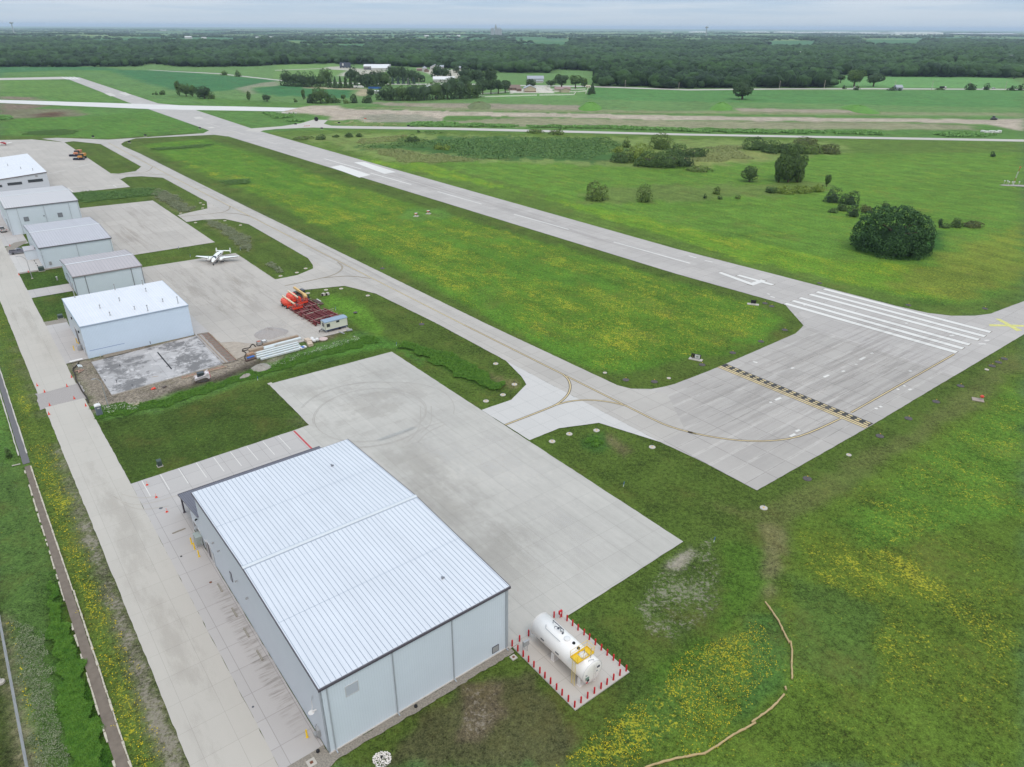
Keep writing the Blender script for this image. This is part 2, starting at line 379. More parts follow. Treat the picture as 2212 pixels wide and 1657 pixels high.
# earthworks beyond the runways
zone([(700, 233), (900, 232), (1457, 240), (2211, 244), (2211, 251), (1750, 248), (1241, 243), (960, 238), (745, 233)], (132, 142, 104), bare=.55)
zone([(800, 222), (1050, 224), (1240, 228), (1300, 234), (1250, 238), (960, 233), (830, 228)], (150, 144, 128), bare=.6)
zone([(1580, 234), (1850, 238), (1900, 244), (1600, 241)], (160, 152, 134), bare=.7)
zone([(637, 233.4), (676, 227.5), (735, 229), (745, 235.5), (972, 240.5), (1241, 245.5), (1484, 250.5), (1798, 255), (2139, 258.5), (2211, 256), (2211, 283), (2120, 268), (1968, 264), (1457, 259.5), (1200, 253), (1130, 252), (960, 250), (953, 261), (793, 264.5), (770, 258), (708, 260), (713, 251), (657, 245), (610, 242)], (184, 174, 163), bare=.3, warp=.6)
zone([(790, 247), (900, 247), (950, 256), (940, 263), (800, 264), (775, 257)], (150, 150, 136), bare=.5)
zone([(960, 262), (1130, 254), (1484, 261), (1968, 266), (2100, 272), (2100, 280), (1457, 279), (1000, 272)], (146, 148, 120), bare=.5)
zone([(715, 262), (790, 265), (960, 270), (1100, 275), (800, 272), (700, 268)], (112, 136, 76))
zone([(0, 208), (60, 210), (110, 219), (60, 215.5), (0, 214)], (140, 128, 116), bare=.4, warp=.5)
zone([(0, 223), (60, 226), (110, 228), (60, 236), (0, 250)], (130, 116, 104), bare=.4, warp=.5)
zone(r1((60, 690), (420, 690), (560, 720), (420, 760), (60, 770), (0, 760)), (122, 122, 98), bare=.5)
zone(r1((200, 720), (390, 705), (400, 735), (230, 745)), (100, 78, 64), bare=.5)
zone(r1((0, 510), (420, 510), (780, 640), (500, 635), (300, 610), (0, 605)), (100, 138, 70), fl=.15)
# between apron and runway
mown = (86, 108, 46)
zone([(0, 290), (234, 296), (460, 285), (2211, 720), (2211, 1657), (0, 1657)], mown, bare=.05)
zone(r1((0, 760), (150, 745), (600, 735), (930, 700), (1280, 810), (1320, 830), (700, 875), (0, 855)), (88, 130, 56), fl=.35)
meadow = (88, 130, 44)
zone([(300, 312), (440, 300), (600, 345), (760, 402), (1050, 487), (1420, 594), (1630, 658), (1692, 688), (1650, 735), (1560, 768), (1500, 768), (1400, 795), (1350, 806), (1290, 800), (1180, 755), (1000, 655), (860, 580), (720, 505), (560, 420), (430, 365)], meadow, fl=.55, warp=.7)
zone([(330, 330), (470, 370), (900, 500), (1100, 570), (1000, 640), (860, 570), (700, 490), (560, 420)], (86, 126, 42), fl=.84, warp=3)
zone([(1060, 590), (1500, 650), (1650, 690), (1540, 760), (1300, 790), (1120, 690)], (88, 126, 42), fl=.80, warp=3)
zone([(640, 365), (900, 445), (1400, 590), (1640, 660), (1620, 690), (1300, 600), (880, 490), (660, 400)], (86, 126, 42), fl=.80, warp=2)
zone([(880, 452), (960, 452), (980, 470), (900, 476), (860, 470)], (98, 138, 58), warp=.4)
zone([(560, 288), (620, 282), (760, 280), (1484, 293), (2211, 307), (2211, 680), (2053, 682), (1934, 660), (1764, 616), (1457, 538)], (96, 124, 54), fl=.08)
zone([(640, 300), (900, 340), (1250, 440), (1700, 575), (1990, 655), (2090, 660), (2211, 610), (2211, 330), (1700, 330), (1100, 350), (800, 320)], (98, 138, 54), fl=.5, warp=1)
zone([(760, 345), (900, 345), (1600, 560), (1960, 640), (2060, 650), (2200, 590), (1800, 560), (1300, 450)], (102, 144, 46), fl=.75, warp=2)
zone([(2050, 540), (2211, 480), (2211, 600), (2080, 650), (1900, 620)], (116, 136, 54), fl=.55, warp=4)
zone([(600, 296), (760, 288), (1484, 300), (1800, 306), (1830, 330), (1650, 350), (1400, 365), (1100, 350), (860, 352), (700, 310)], (122, 144, 80), bare=.05, warp=4)
zone([(760, 318), (870, 309), (960, 295), (1300, 300), (1350, 320), (1320, 350), (1060, 345), (900, 330)], (72, 108, 56), warp=6)
zone([(1400, 345), (1650, 325), (1660, 340), (1500, 362)], (138, 150, 88), warp=5)
zone([(1300, 405), (1660, 396), (1790, 392), (1800, 410), (1640, 424), (1320, 440), (1230, 432)], (108, 132, 66), bare=.12, warp=4)
zone([(1860, 545), (1840, 520), (1850, 500), (2040, 500), (2040, 530), (2000, 555), (1960, 562)], (62, 104, 46), warp=1)
# south of the turning pad
south = (94, 120, 46)
zone([(2211, 790), (2100, 880), (1960, 960), (1850, 1050), (1720, 1130), (1690, 1200), (1680, 1290), (1560, 1360), (1400, 1500), (1180, 1640), (1150, 1657), (2211, 1657)], south, fl=.42, wh=.12, warp=1)
zone([(2211, 830), (2100, 900), (1900, 1080), (1800, 1130), (1900, 1180), (2211, 1100)], (92, 130, 48), fl=.66, wh=.1, warp=3)
zone([(1720, 1150), (1900, 1180), (2100, 1290), (2000, 1450), (1750, 1300)], (94, 116, 42), fl=.75, wh=.05, warp=3)
zone([(1800, 1330), (2211, 1250), (2211, 1560), (1900, 1520)], (92, 116, 44), fl=.65, wh=.1, warp=4)
zone([(1690, 1240), (1900, 1300), (1880, 1480), (1720, 1450), (1700, 1330)], (88, 116, 52), fl=.12, wh=.05, warp=2)
zone([(1400, 1500), (1560, 1370), (1640, 1350), (1640, 1400), (1600, 1480), (1500, 1560), (1420, 1600), (1280, 1657), (1190, 1657), (1300, 1570)], (84, 114, 48), fl=.85, wh=.35, warp=1)
zone([(1610, 1330), (1690, 1310), (1700, 1440), (1690, 1480), (1580, 1570), (1620, 1460)], (80, 116, 54), fl=.12, wh=.2, warp=.8)
zone([(1640, 1120), (1690, 1110), (1700, 1160), (1680, 1240), (1650, 1290), (1630, 1240)], (120, 122, 84), bare=.22, warp=1.2)
zone([(1500, 1080), (1640, 1100), (1960, 930), (2211, 745), (2211, 800), (1960, 970), (1700, 1140)], (102, 114, 62), bare=.16, warp=1.2)
zone([(1360, 1290), (1480, 1180), (1540, 1160), (1560, 1230), (1560, 1320), (1450, 1400), (1380, 1360)], (82, 104, 46), bare=.62, warp=1.5)
zone([(1440, 1228), (1490, 1185), (1500, 1195), (1455, 1235)], (170, 165, 150), bare=.9, warp=.6)
zone([(900, 1560), (1060, 1460), (1150, 1460), (1230, 1560), (1260, 1600), (1190, 1657), (800, 1657), (880, 1600)], (90, 94, 62), bare=.36, warp=1.5)
zone([(1000, 1480), (1080, 1470), (1100, 1530), (1040, 1600), (980, 1600)], (106, 98, 80), bare=.5, warp=1.6)
zone([(1560, 1160), (1640, 1180), (1660, 1260), (1500, 1440), (1380, 1500), (1400, 1450), (1560, 1330)], (82, 114, 42), bare=.2, warp=.8)
zone([(1180, 1400), (1200, 1330), (1290, 1320), (1330, 1390), (1420, 1490), (1350, 1520)], (78, 102, 44), bare=.08, warp=.6)
# lawn between the two aprons, verge and ditch to the west
zone([(-5.3, 68.6), (27.9, 69), (28.3, 91.7), (6, 95), (-5.3, 97)], (72, 94, 40), fl=.16, bare=.2, ab=True, warp=.3)
zone([(-5.3, 97), (6, 93), (28, 96), (60, 98), (60, 108), (40, 106), (20, 100), (-4.5, 108)], (86, 122, 58), wh=.55, ab=True, warp=.8)
zone([(28, 91.7), (58.7, 91), (62, 92), (60, 98), (28, 96)], (74, 100, 38), fl=.1, ab=True, warp=.4)
zone([(-5.2, 101), (6, 99), (20, 100.5), (30, 102), (36, 104), (46, 109.5), (45, 112), (36, 111), (27, 119), (27, 132), (-5, 131), (-5.3, 118), (-4.6, 110)], (148, 140, 130), bare=.45, ab=True, warp=.7)
zone([(10, 100), (22, 100.5), (32, 103), (32, 105.5), (20, 103), (10, 102.4)], (92, 84, 76), bare=.4, ab=True, warp=.7)
zone([(33, 104.5), (46, 106.5), (52, 108), (58, 111), (52, 111.5), (44, 108.6), (34, 107)], (112, 104, 86), bare=.6, ab=True, warp=.8)
zone([(31, 106), (33, 104.6), (45, 108), (44, 110), (36, 111)], (80, 112, 44), bare=.1, ab=True, warp=.5)
zone([(-17.6, -20), (-12.4, -20), (-12.4, 117), (-13, 117), (-13, 300), (-17.6, 300)], (92, 116, 50), fl=.75, wh=.1, bare=.12, ab=True, warp=.35)
zone([(-15.1, -20), (-12.4, -20), (-12.4, 92), (-13.7, 92), (-14.6, 40)], (122, 122, 100), bare=.8, ab=True, warp=.5)
zone([(-13.8, 104), (-12.7, 104), (-12.7, 160), (-13.6, 150)], (120, 118, 96), bare=.7, ab=True, warp=.4)
zone([(-26, -20), (-18.8, -20), (-18.8, 90), (-24, 95), (-26, 90)], (86, 116, 58), fl=.14, wh=.45, ab=True, warp=.6)
zone([(-22.2, -20), (-18.8, -20), (-18.8, 52), (-20.4, 46), (-22.2, 25)], (62, 106, 34), ab=True, warp=.6)
zone([(-60, -20), (-26.6, -20), (-26.3, 50), (-60, 90)], (74, 88, 44), bare=.1, ab=True, warp=.2)
zone([(-26.7, -20), (-25.6, -20), (-25.6, 46), (-26.7, 46)], (150, 142, 120), bare=.5, ab=True, warp=.25)
zone([(-60, 90), (-19.2, 90), (-19.2, 300), (-60, 300)], (92, 132, 62), fl=.1, wh=.3, ab=True, warp=.5)
zone([(-5, 168), (5.6, 168), (5.6, 217), (-5.3, 217)], (70, 98, 40), fl=.2, ab=True, warp=.2)
# hollows and ditches between aprons and taxiway
zone(r6((0, 120), (60, 130), (330, 200), (700, 400), (760, 440), (740, 475), (640, 470), (420, 370), (100, 190), (0, 165)), (66, 104, 36), fl=.12, wh=.2, warp=.3)
zone(r6((600, 340), (760, 380), (900, 420), (860, 470), (780, 440), (640, 370)), (112, 112, 74), bare=.4, warp=.6)
zone(r6((1480, 790), (1600, 830), (1700, 930), (1640, 960), (1560, 900)), (104, 104, 70), bare=.4, warp=.6)
zone(r6((1330, 830), (1480, 780), (1560, 900), (1480, 960), (1340, 900)), (70, 104, 46), wh=.3, warp=.5)
zone(r9((980, 330), (1300, 340), (1600, 640), (1620, 740), (1560, 760), (1000, 400)), (100, 142, 50), warp=.4)
zone(r9((1100, 820), (1600, 740), (2039, 900), (2039, 1080), (1700, 860), (1400, 900), (900, 1010)), (84, 128, 52), fl=.1, wh=.5, warp=.6)
zone(r4((640, 600), (1330, 562), (1400, 590), (1380, 640), (1330, 625), (700, 690)), (66, 100, 48), warp=.3)
zone(r4((1370, 570), (1460, 590), (1720, 745), (1700, 770), (1560, 770), (1360, 620)), (116, 120, 84), wh=.3, bare=.15, warp=.4)
zone(r4((1800, 850), (1900, 850), (2212, 1000), (2212, 1130), (2000, 980)), (124, 126, 84), wh=.3, bare=.15, warp=.4)
zone(r4((1320, 215), (1800, 175), (1900, 170), (1780, 200), (1400, 225)), (72, 104, 48), warp=.3)
zone(r4((1940, 500), (2212, 480), (2212, 525), (1980, 530)), (72, 104, 48), warp=.3)
# soften the seams a little
for _ in range(1):
    for A_ in (col, mixa):
        A_[1:-1, 1:-1] = (A_[1:-1, 1:-1] * 4 + A_[:-2, 1:-1] + A_[2:, 1:-1] + A_[1:-1, :-2] + A_[1:-1, 2:]) / 8
ny, nx = GX.shape
gz = np.zeros_like(GX)
# shallow swales
for pts, dep, wid in ((LP(r6((0, 140), (300, 230), (700, 440))), -.35, 3), (LP(r9((1040, 350), (1600, 740), (2039, 960))), -.3, 3), (((-20.5, -20), (-20.5, 45)), -.5, 1.6)):
    for (a0, b0), (a1, b1) in zip(pts[:-1], pts[1:]):
        p, q = W(a0, b0), W(a1, b1); d = q - p; L2 = d.x ** 2 + d.y ** 2
        t = np.clip(((GX - p.x) * d.x + (GY - p.y) * d.y) / L2, 0, 1)
        dd = np.hypot(GX - p.x - t * d.x, GY - p.y - t * d.y); gz = np.minimum(gz, dep * np.exp(-(dd / wid) ** 2))
gz = gz + np.where(gz > -.01, 0, (vnoise(GX, GY, 1.2, 9) - .5) * .12)
gz = gz - .08
def hill(x, y):
    x, y = np.asarray(x, float), np.asarray(y, float); t = np.clip((y - 1330) / 700, 0, 1); t = t * t * (3 - 2 * t)
    return t * (20 * (vnoise(x, y, 900, 12) - .62) + 9 * (vnoise(x, y, 330, 13) - .5))
gz = gz + hill(GX, GY)
V = np.stack([GX.ravel(), GY.ravel(), gz.ravel()], 1)
idx = np.arange(ny * nx).reshape(ny, nx)
Fc = np.stack([idx[:-1, :-1].ravel(), idx[:-1, 1:].ravel(), idx[1:, 1:].ravel(), idx[1:, :-1].ravel()], 1)
gm, gnt, gb = new_mat('ground cover')
gme = np_mesh('ground', V, Fc, gm, smooth=True)
for nm, A_ in (('zcol', col), ('zmix', mixa)):
    a_ = gme.attributes.new(nm, 'FLOAT_COLOR', 'POINT')
    a_.data.foreach_set('color', np.concatenate([A_.reshape(-1, 3), crop.reshape(-1, 1)], 1).astype(np.float32).ravel())
ground = link('ground', gme); tag(ground, kind='structure')
def ground_shader(nt, b):
    ac = N(nt, 'ShaderNodeAttribute', attribute_name='zcol'); am = N(nt, 'ShaderNodeAttribute', attribute_name='zmix')
    sm = N(nt, 'ShaderNodeSeparateColor'); nt.links.new(am.outputs['Color'], sm.inputs[0])
    v = mapped(nt, src='Object'); vb = mapped(nt, 1.0, .05, -ANG, src='Object')
    base = N(nt, 'ShaderNodeVectorMath', operation='SCALE'); nt.links.new(ac.outputs['Color'], base.inputs[0]); base.inputs['Scale'].default_value = 1.0
    kc = N(nt, 'ShaderNodeVectorMath', operation='MULTIPLY'); nt.links.new(base.outputs[0], kc.inputs[0]); kc.inputs[1].default_value = tuple(1 / q for q in KC)
    c = kc.outputs[0]
    big = noise(nt, v, .018, 5, .6); med = noise(nt, v, .12, 6, .7); fine = noise(nt, v, 1.4, 4, .75); tuft = noise(nt, v, 5.5, 3, .85)
    mow = noise(nt, vb, .35, 3, .6)
    k = M(nt, 'ADD', M(nt, 'MULTIPLY', M(nt, 'SUBTRACT', big, .5), .6), M(nt, 'MULTIPLY', M(nt, 'SUBTRACT', med, .5), 1.3))
    k = M(nt, 'ADD', k, M(nt, 'MULTIPLY', M(nt, 'SUBTRACT', fine, .5), 2.3)); k = M(nt, 'ADD', k, M(nt, 'MULTIPLY', M(nt, 'SUBTRACT', tuft, .5), 3.6))
    k = M(nt, 'ADD', k, M(nt, 'MULTIPLY', M(nt, 'SUBTRACT', mow, .5), .7)); k = M(nt, 'MAXIMUM', M(nt, 'ADD', k, 1.0), .25)
    s = N(nt, 'ShaderNodeVectorMath', operation='SCALE'); nt.links.new(c, s.inputs[0]); nt.links.new(k, s.inputs['Scale']); c = s.outputs[0]
    leafy = ramp(nt, noise(nt, mapped(nt, 1, 1, 0, (13, 31, 0)), 2.4, 4, .8), .5, .66)
    hv = N(nt, 'ShaderNodeVectorMath', operation='MULTIPLY'); nt.links.new(c, hv.inputs[0]); hv.inputs[1].default_value = (1.30, 1.38, 1.05)
    c = mix(nt, M(nt, 'MULTIPLY', leafy, .5), c, hv.outputs[0])
    # drier, browner grass where the sward is thin
    dry = ramp(nt, noise(nt, mapped(nt, 1, 1, 0, (40, 9, 0)), .07, 6, .7), .5, .72)
    c = mix(nt, M(nt, 'MULTIPLY', dry, .32), c, alb(126, 118, 66))
    lush = ramp(nt, noise(nt, mapped(nt, 1, 1, 0, (-70, 29, 0)), .05, 5, .65), .52, .75)
    c = mix(nt, M(nt, 'MULTIPLY', lush, .25), c, alb(88, 128, 48))
    # bare soil
    bn = M(nt, 'ADD', M(nt, 'MULTIPLY', noise(nt, mapped(nt, 1, 1, 0, (7, 77, 0)), 1.7, 6, .85), .65), M(nt, 'MULTIPLY', med, .35))
    thr = M(nt, 'SUBTRACT', .71, M(nt, 'MULTIPLY', sm.outputs[2], .34))
    bm = N(nt, 'ShaderNodeMapRange', interpolation_type='SMOOTHSTEP'); nt.links.new(bn, bm.inputs[0]); nt.links.new(thr, bm.inputs[1]); nt.links.new(M(nt, 'ADD', thr, .07), bm.inputs[2])
    has = ramp(nt, sm.outputs[2], .01, .06)
    soil = mix(nt, fine, alb(140, 132, 120), alb(196, 192, 184))
    c = mix(nt, M(nt, 'MULTIPLY', M(nt, 'MULTIPLY', bm.outputs[0], has), .62), c, soil)
    # yellow bloom: small clumps gathered into drifts
    dr = M(nt, 'ADD', M(nt, 'MULTIPLY', noise(nt, mapped(nt, 1, .4, -ANG, (3, 5, 0)), .14, 5, .7), .6), M(nt, 'MULTIPLY', noise(nt, v, .6, 4, .7), .4))
    sp = noise(nt, v, 3.0, 4, .85)
    f = M(nt, 'ADD', M(nt, 'MULTIPLY', dr, .40), M(nt, 'MULTIPLY', sp, .60))
    t2 = M(nt, 'SUBTRACT', .616, M(nt, 'MULTIPLY', sm.outputs[0], .115))
    fm = N(nt, 'ShaderNodeMapRange', interpolation_type='SMOOTHSTEP'); nt.links.new(f, fm.inputs[0]); nt.links.new(t2, fm.inputs[1]); nt.links.new(M(nt, 'ADD', t2, .05), fm.inputs[2])
    fm_ = M(nt, 'MULTIPLY', fm.outputs[0], ramp(nt, sm.outputs[0], .02, .1))
    c = mix(nt, M(nt, 'MULTIPLY', fm_, .9), c, mix(nt, tuft, alb(164, 166, 48), alb(216, 214, 72)))
    # white seed heads
    wn = M(nt, 'ADD', M(nt, 'MULTIPLY', noise(nt, mapped(nt, 1, 1, 0, (55, 3, 0)), 3.6, 3, .85), .6), M(nt, 'MULTIPLY', noise(nt, mapped(nt, 1, 1, 0, (5, 83, 0)), .3, 4, .7), .4))
    t3 = M(nt, 'SUBTRACT', .67, M(nt, 'MULTIPLY', sm.outputs[1], .14))
    wm = N(nt, 'ShaderNodeMapRange', interpolation_type='SMOOTHSTEP'); nt.links.new(wn, wm.inputs[0]); nt.links.new(t3, wm.inputs[1]); nt.links.new(M(nt, 'ADD', t3, .05), wm.inputs[2])
    c = mix(nt, M(nt, 'MULTIPLY', M(nt, 'MULTIPLY', wm.outputs[0], ramp(nt, sm.outputs[1], .02, .1)), .6), c, alb(176, 182, 168))
    # crop rows
    spx = N(nt, 'ShaderNodeSeparateXYZ'); nt.links.new(v, spx.inputs[0])
    rw = M(nt, 'PINGPONG', M(nt, 'ADD', spx.outputs[0], M(nt, 'MULTIPLY', spx.outputs[1], .35)), 3.0)
    rowm = M(nt, 'MULTIPLY', M(nt, 'MULTIPLY', ramp(nt, rw, 2.5, 3.0), ac.outputs['Alpha']), .25)
    c = mix(nt, rowm, c, alb(60, 98, 60))
    nt.links.new(c, b.inputs['Base Color']); b.inputs['Roughness'].default_value = .95; b.inputs['Specular IOR Level'].default_value = .1
    bp = N(nt, 'ShaderNodeBump', i_Strength=.8, i_Distance=.25); nt.links.new(M(nt, 'ADD', tuft, fine), bp.inputs['Height']); nt.links.new(bp.outputs[0], b.inputs['Normal'])
ground_shader(gnt, gb)

# ---------------------------------------------------------------- pavements (sheets on the airfield grid)
def sheet(name, pts, m, z, ab=False, jit=.05, seg=1.2, kind='structure', parent=None):
    """pts: survey pixels (ab=False) or grid metres; edges broken up slightly where turf creeps over"""
    q = list(pts) if ab else LP(pts); rnd = random.Random(len(q) * 7 + int(q[0][0] * 10)); out_ = []
    for i in range(len(q)):
        (a0, b0), (a1, b1) = q[i], q[(i + 1) % len(q)]; L = math.hypot(a1 - a0, b1 - b0); n = max(1, min(160, int(L / seg))) if jit else 1
        for j in range(n):
            t = j / n; k = jit if j else 0
            out_.append((a0 + (a1 - a0) * t + rnd.uniform(-k, k), b0 + (b1 - b0) * t + rnd.uniform(-k, k)))
    tri = tessellate_polygon([[Vector((a, b, 0)) for a, b in out_]])
    vs = [(a, b, z) for a, b in out_]
    me = bpy.data.meshes.new(name); fs = []
    for t in tri:
        A, B, C = [Vector(vs[i]) for i in t]
        fs.append(tuple(t) if (B - A).cross(C - A).z > 0 else tuple(reversed(t)))
    me.from_pydata(vs, [], fs); me.materials.append(m); me.update()
    o = link(name, me, parent)
    if parent is None: o.location = (O.x, O.y, 0); o.rotation_euler = (0, 0, ANG)
    if kind: tag(o, kind=kind)
    return o
def ribbon(name, pts, wid, m, z, ab=False, smooth=0, parent=None, side=0.0):
    q = list(pts) if ab else LP(pts)
    for _ in range(smooth):
        r = [q[0]]
        for (a, b), (c, d) in zip(q[:-1], q[1:]): r += [(a * .75 + c * .25, b * .75 + d * .25), (a * .25 + c * .75, b * .25 + d * .75)]
        q = r + [q[-1]]
    vs = []
    for i in range(len(q)):
        a0, b0 = q[max(i - 1, 0)]; a1, b1 = q[min(i + 1, len(q) - 1)]; L = math.hypot(a1 - a0, b1 - b0) or 1
        nx_, ny_ = -(b1 - b0) / L, (a1 - a0) / L
        vs += [(q[i][0] + nx_ * (wid / 2 + side), q[i][1] + ny_ * (wid / 2 + side), z), (q[i][0] - nx_ * (wid / 2 - side), q[i][1] - ny_ * (wid / 2 - side), z)]
    fs = [(2 * i + 1, 2 * i + 3, 2 * i + 2, 2 * i) for i in range(len(q) - 1)]
    me = bpy.data.meshes.new(name); me.from_pydata(vs, [], fs); me.materials.append(m); me.update()
    o = link(name, me, parent)
    if parent is None: o.location = (O.x, O.y, 0); o.rotation_euler = (0, 0, ANG)
    return tag(o, kind='structure')

C_NEW = concrete('young concrete', alb(190, 190, 187), 3.8, 4.6, .06, .80, .035, .16, .28)
C_ROAD = concrete('road concrete', alb(194, 192, 187), 3.7, 4.55, .05, .78, .015, .035, .06, off=(-.1, 1.3, 0))
C_PALE = concrete('pale new concrete', alb(203, 204, 205), 3.8, 4.6, .05, .66, .02, .05, .05)
C_PAD = concrete('hangar front concrete', alb(190, 189, 190), 3.5, 4.4, .06, .62, .03, .06, 0, off=(.4, .2, 0))
C_OLD = concrete('old apron concrete', alb(187, 184, 180), 3.8, 7.6, .10, .72, .045, .10, .14, light_joint=.0)
C_TAXI = concrete('taxiway concrete', alb(186, 184, 181), 5.3, 4.6, .07, .62, .045, .09, .08)
C_RWY = concrete('runway concrete', alb(186, 184, 183), 4.2, 4.6, .07, .6, .045, .10, .10)
C_TURN = concrete('turning pad concrete', alb(179, 177, 175), 6.1, 3.8, .11, .55, .05, .12, 0, light_joint=.55)
C_WHITE = concrete('fresh white paving', alb(220, 222, 224), 8, 8, .15, .9, .02, .04, 0)
C_LIGHT = concrete('far road paving', alb(196, 194, 190), 6, 6, .1, .8, .02, .05, 0)
C_SLAB = concrete('new floor slab', alb(186, 187, 191), 11.9, 7.3, .08, .7, .08, .2, 0, off=(.3, -2, 0), blotch=1.0)
ASPH = mat('asphalt path', alb(112, 112, 116), .9, noise=.08, nscale=3)
GRAVEL = mat('loose gravel', alb(170, 167, 167), .95, noise=.28, nscale=6, bump=.6)
ROCKS = mat('river stone strip', alb(150, 146, 138), .9, noise=.4, nscale=5, bump=1.0)

runway = sheet('runway', r1((500, 490), (1000, 655), (1150, 668), (1640, 830)) + [(560.2, 283.5)] + r7((0, -8), (900, 225), (1400, 355), (1600, 400), (1750, 418), (1900, 418), (2000, 405), (2212, 325)) + [(2290, 615), (2290, 690)] +
      r7((2212, 535), (1770, 800), (815, 480), (815, 440), (780, 390), (700, 350), (640, 330), (0, 150)) + r1((1400, 850), (1320, 825), (935, 690), (815, 650), (440, 505), (375, 487)), C_RWY, .016)
sheet('far_taxiway', r1((-60, 496), (375, 487), (430, 500), (400, 502), (-60, 508)), C_LIGHT, .012, jit=.2)
turn = sheet('turning_pad', r6((1332 * 0 + 1600, 445), (1700, 470), (1850, 473), (1950, 455)) + r7((0, 850), (270, 745), (765, 530), (815, 480), (700, 350), (1250, 500), (2212, 535), (1250, 1110), (520, 1525)) + r6((2209, 1000), (1920, 865)), C_TURN, .012)
taxi = sheet('taxiway', [(217, 311.4), (305, 360.2), (351.4, 384.1), (446.6, 435.8), (536.9, 484.6), (665, 558), (745, 600), (812, 634.6), (948.7, 701.7), (1092.4, 779.4), (1426.7, 955.3), (1480, 930), (1440, 850), (1362, 839.5), (1332.8, 832.2), (1054.3, 701.7), (820, 587), (539.8, 450.5), (400, 381), (300, 331), (266, 316.3), (261, 311.4), (268.4, 306.5), (292.8, 299.2), (463.7, 291.4), (490, 295), (520, 285), (451.5, 281.9), (439, 288.2), (317, 296.7), (234, 302), (122, 298), (90, 300), (139, 307.7), (158.6, 305.3)], C_TAXI, .020)
sheet('apron', [(58.65, .1), (58.65, 90.8), (28.3, 91.7), (27.9, 69.2), (24.6, 69), (24.4, 49), (24.45, -.4), (35.3, -.6)], C_NEW, .024, ab=True)
sheet('hangar_forecourt', [(-5.0, 1.3), (-.1, 1.4), (-.1, 49), (24.4, 49), (24.6, 69), (-4.95, 68.6)], C_PAD, .028, ab=True)
sheet('service_road', [(-12.5, -24), (-4.3, -24), (-4.4, 1.3), (-5.0, 1.3), (-4.95, 68.6), (-5.2, 109), (-12.45, 109.2)], C_ROAD, .032, ab=True, jit=.06)
sheet('service_road', [(-12.7, 117), (-5.3, 117.5), (-5.4, 560), (-13.2, 560)], C_ROAD, .032, ab=True, jit=.06)
sheet('gravel_gap', [(-13.4, 108.6), (-4.6, 108.4), (-4.5, 118), (-13.2, 117.6)], GRAVEL, .010, ab=True, jit=.3)
sheet('taxiway_connector', [(1039.6, 885.8), (1104, 863.6), (1136.4, 830.7), (1125, 812), (1092.4, 779.4), (1426.7, 955.3), (1293, 913.4), (1206.8, 925.1), (1143.7, 950.9)], C_PALE, .014)
sheet('apron', [(24, 109.9), (57.3, 109.6), (57.3, 198.3), (24, 200.2)], C_OLD, .024, ab=True)
sheet('dirt_on_apron', [(24, 109.8), (40, 109.8), (38, 113), (34, 116), (29, 121), (24, 123)], mat('spilled subsoil', alb(176, 168, 158), .95, noise=.2, nscale=.8, bump=.3), .029, ab=True, jit=.5)
sheet('apron_connector', [(593.8, 603.9), (642.5, 594.3), (676.4, 580), (675, 572), (665, 558), (812, 634.6), (744.2, 617.6), (659.5, 626), (636, 631.4)], C_OLD, .014)
sheet('apron', [(22.9, 217), (56.1, 216.8), (56.2, 304.7), (22.9, 307.5)], C_OLD, .024, ab=True)
sheet('apron_connector', [(383, 465.1), (414.8, 457.8), (447.8, 450.5), (446.6, 435.8), (536.9, 484.6), (485.6, 473.2), (439, 474.9), (402.6, 479.8)], C_OLD, .014)
sheet('apron', [(24, 345.4), (55.3, 343.6), (55.9, 366.5), (55.6, 388.5), (55.5, 531.2), (40, 560), (-40, 600), (-40, 345.5)], C_OLD, .010, ab=True)
sheet('apron_connector', [(256, 375.6), (292.8, 370), (305, 360.2), (351.4, 384.1), (305, 381), (273.3, 382.6), (261, 387), (240, 381), (240.4, 374.8)], C_OLD, .014)
sheet('hangar_driveway', [(-5.35, 130.8), (-.4, 130.9), (-.4, 160.4), (-5.35, 160.7)], C_PAD, .028, ab=True)
sheet('hangar_driveway', [(24, 126), (27.3, 131), (27.3, 155), (23.7, 155)], C_PAD, .029, ab=True)
sheet('hangar_driveway', [(-5.35, 187.8), (5.6, 187.6), (5.6, 196), (-5.35, 196.3)], C_PAD, .028, ab=True)
sheet('hangar_driveway', [(-5.35, 217.7), (3.4, 217.4), (3.4, 231), (2, 246), (-5.35, 254)], C_PALE, .028, ab=True)
sheet('hangar_driveway', [(-5.35, 256), (2, 256), (2, 272), (-1, 345), (-5.35, 345)], C_PAD, .028, ab=True)
sheet('stone_strip', [(-5.3, 246), (1.9, 258), (1.9, 261), (-2, 260), (-5.3, 254)], ROCKS, .033, ab=True, jit=.15)
sheet('stone_strip', [(-5.4, 215.9), (10, 215.8), (22, 216), (22, 217.6), (-5.4, 217.8)], ROCKS, .026, ab=True, jit=.15)
sheet('stone_strip', [(-5.3, 160.4), (-.2, 160.2), (-.2, 163.6), (-5.3, 164.2)], ROCKS, .026, ab=True, jit=.15)
sheet('stone_strip', [(-4.4, 1.35), (-.1, 1.45), (-.05, -.1), (24.5, -.1), (24.6, -1.15), (12, -1.2), (1, -1.1), (-1.5, -1.6), (-4.4, -5)], ROCKS, .012, ab=True, jit=.12, seg=.5)
sheet('floor_slab', [(-.4, 128), (23.8, 129.6), (23.7, 108.2), (-.3, 106.8)], C_SLAB, .16, ab=True, jit=0)
m_ = MB(); m_.prism([(-.4, 128), (23.8, 129.6), (23.7, 108.2), (-.3, 106.8)], -.1, .155, plane='xy'); o = m_.build('slab_edge', CONCW, None, (O.x, O.y, 0), ANG); tag(o, kind='structure')
sheet('trench', [(24.4, 131), (27.2, 130.6), (27.4, 108.6), (24.3, 108.4)], mat('turned soil', alb(134, 126, 118), .95, noise=.25, nscale=1.2, bump=.6), .034, ab=True, jit=.2)
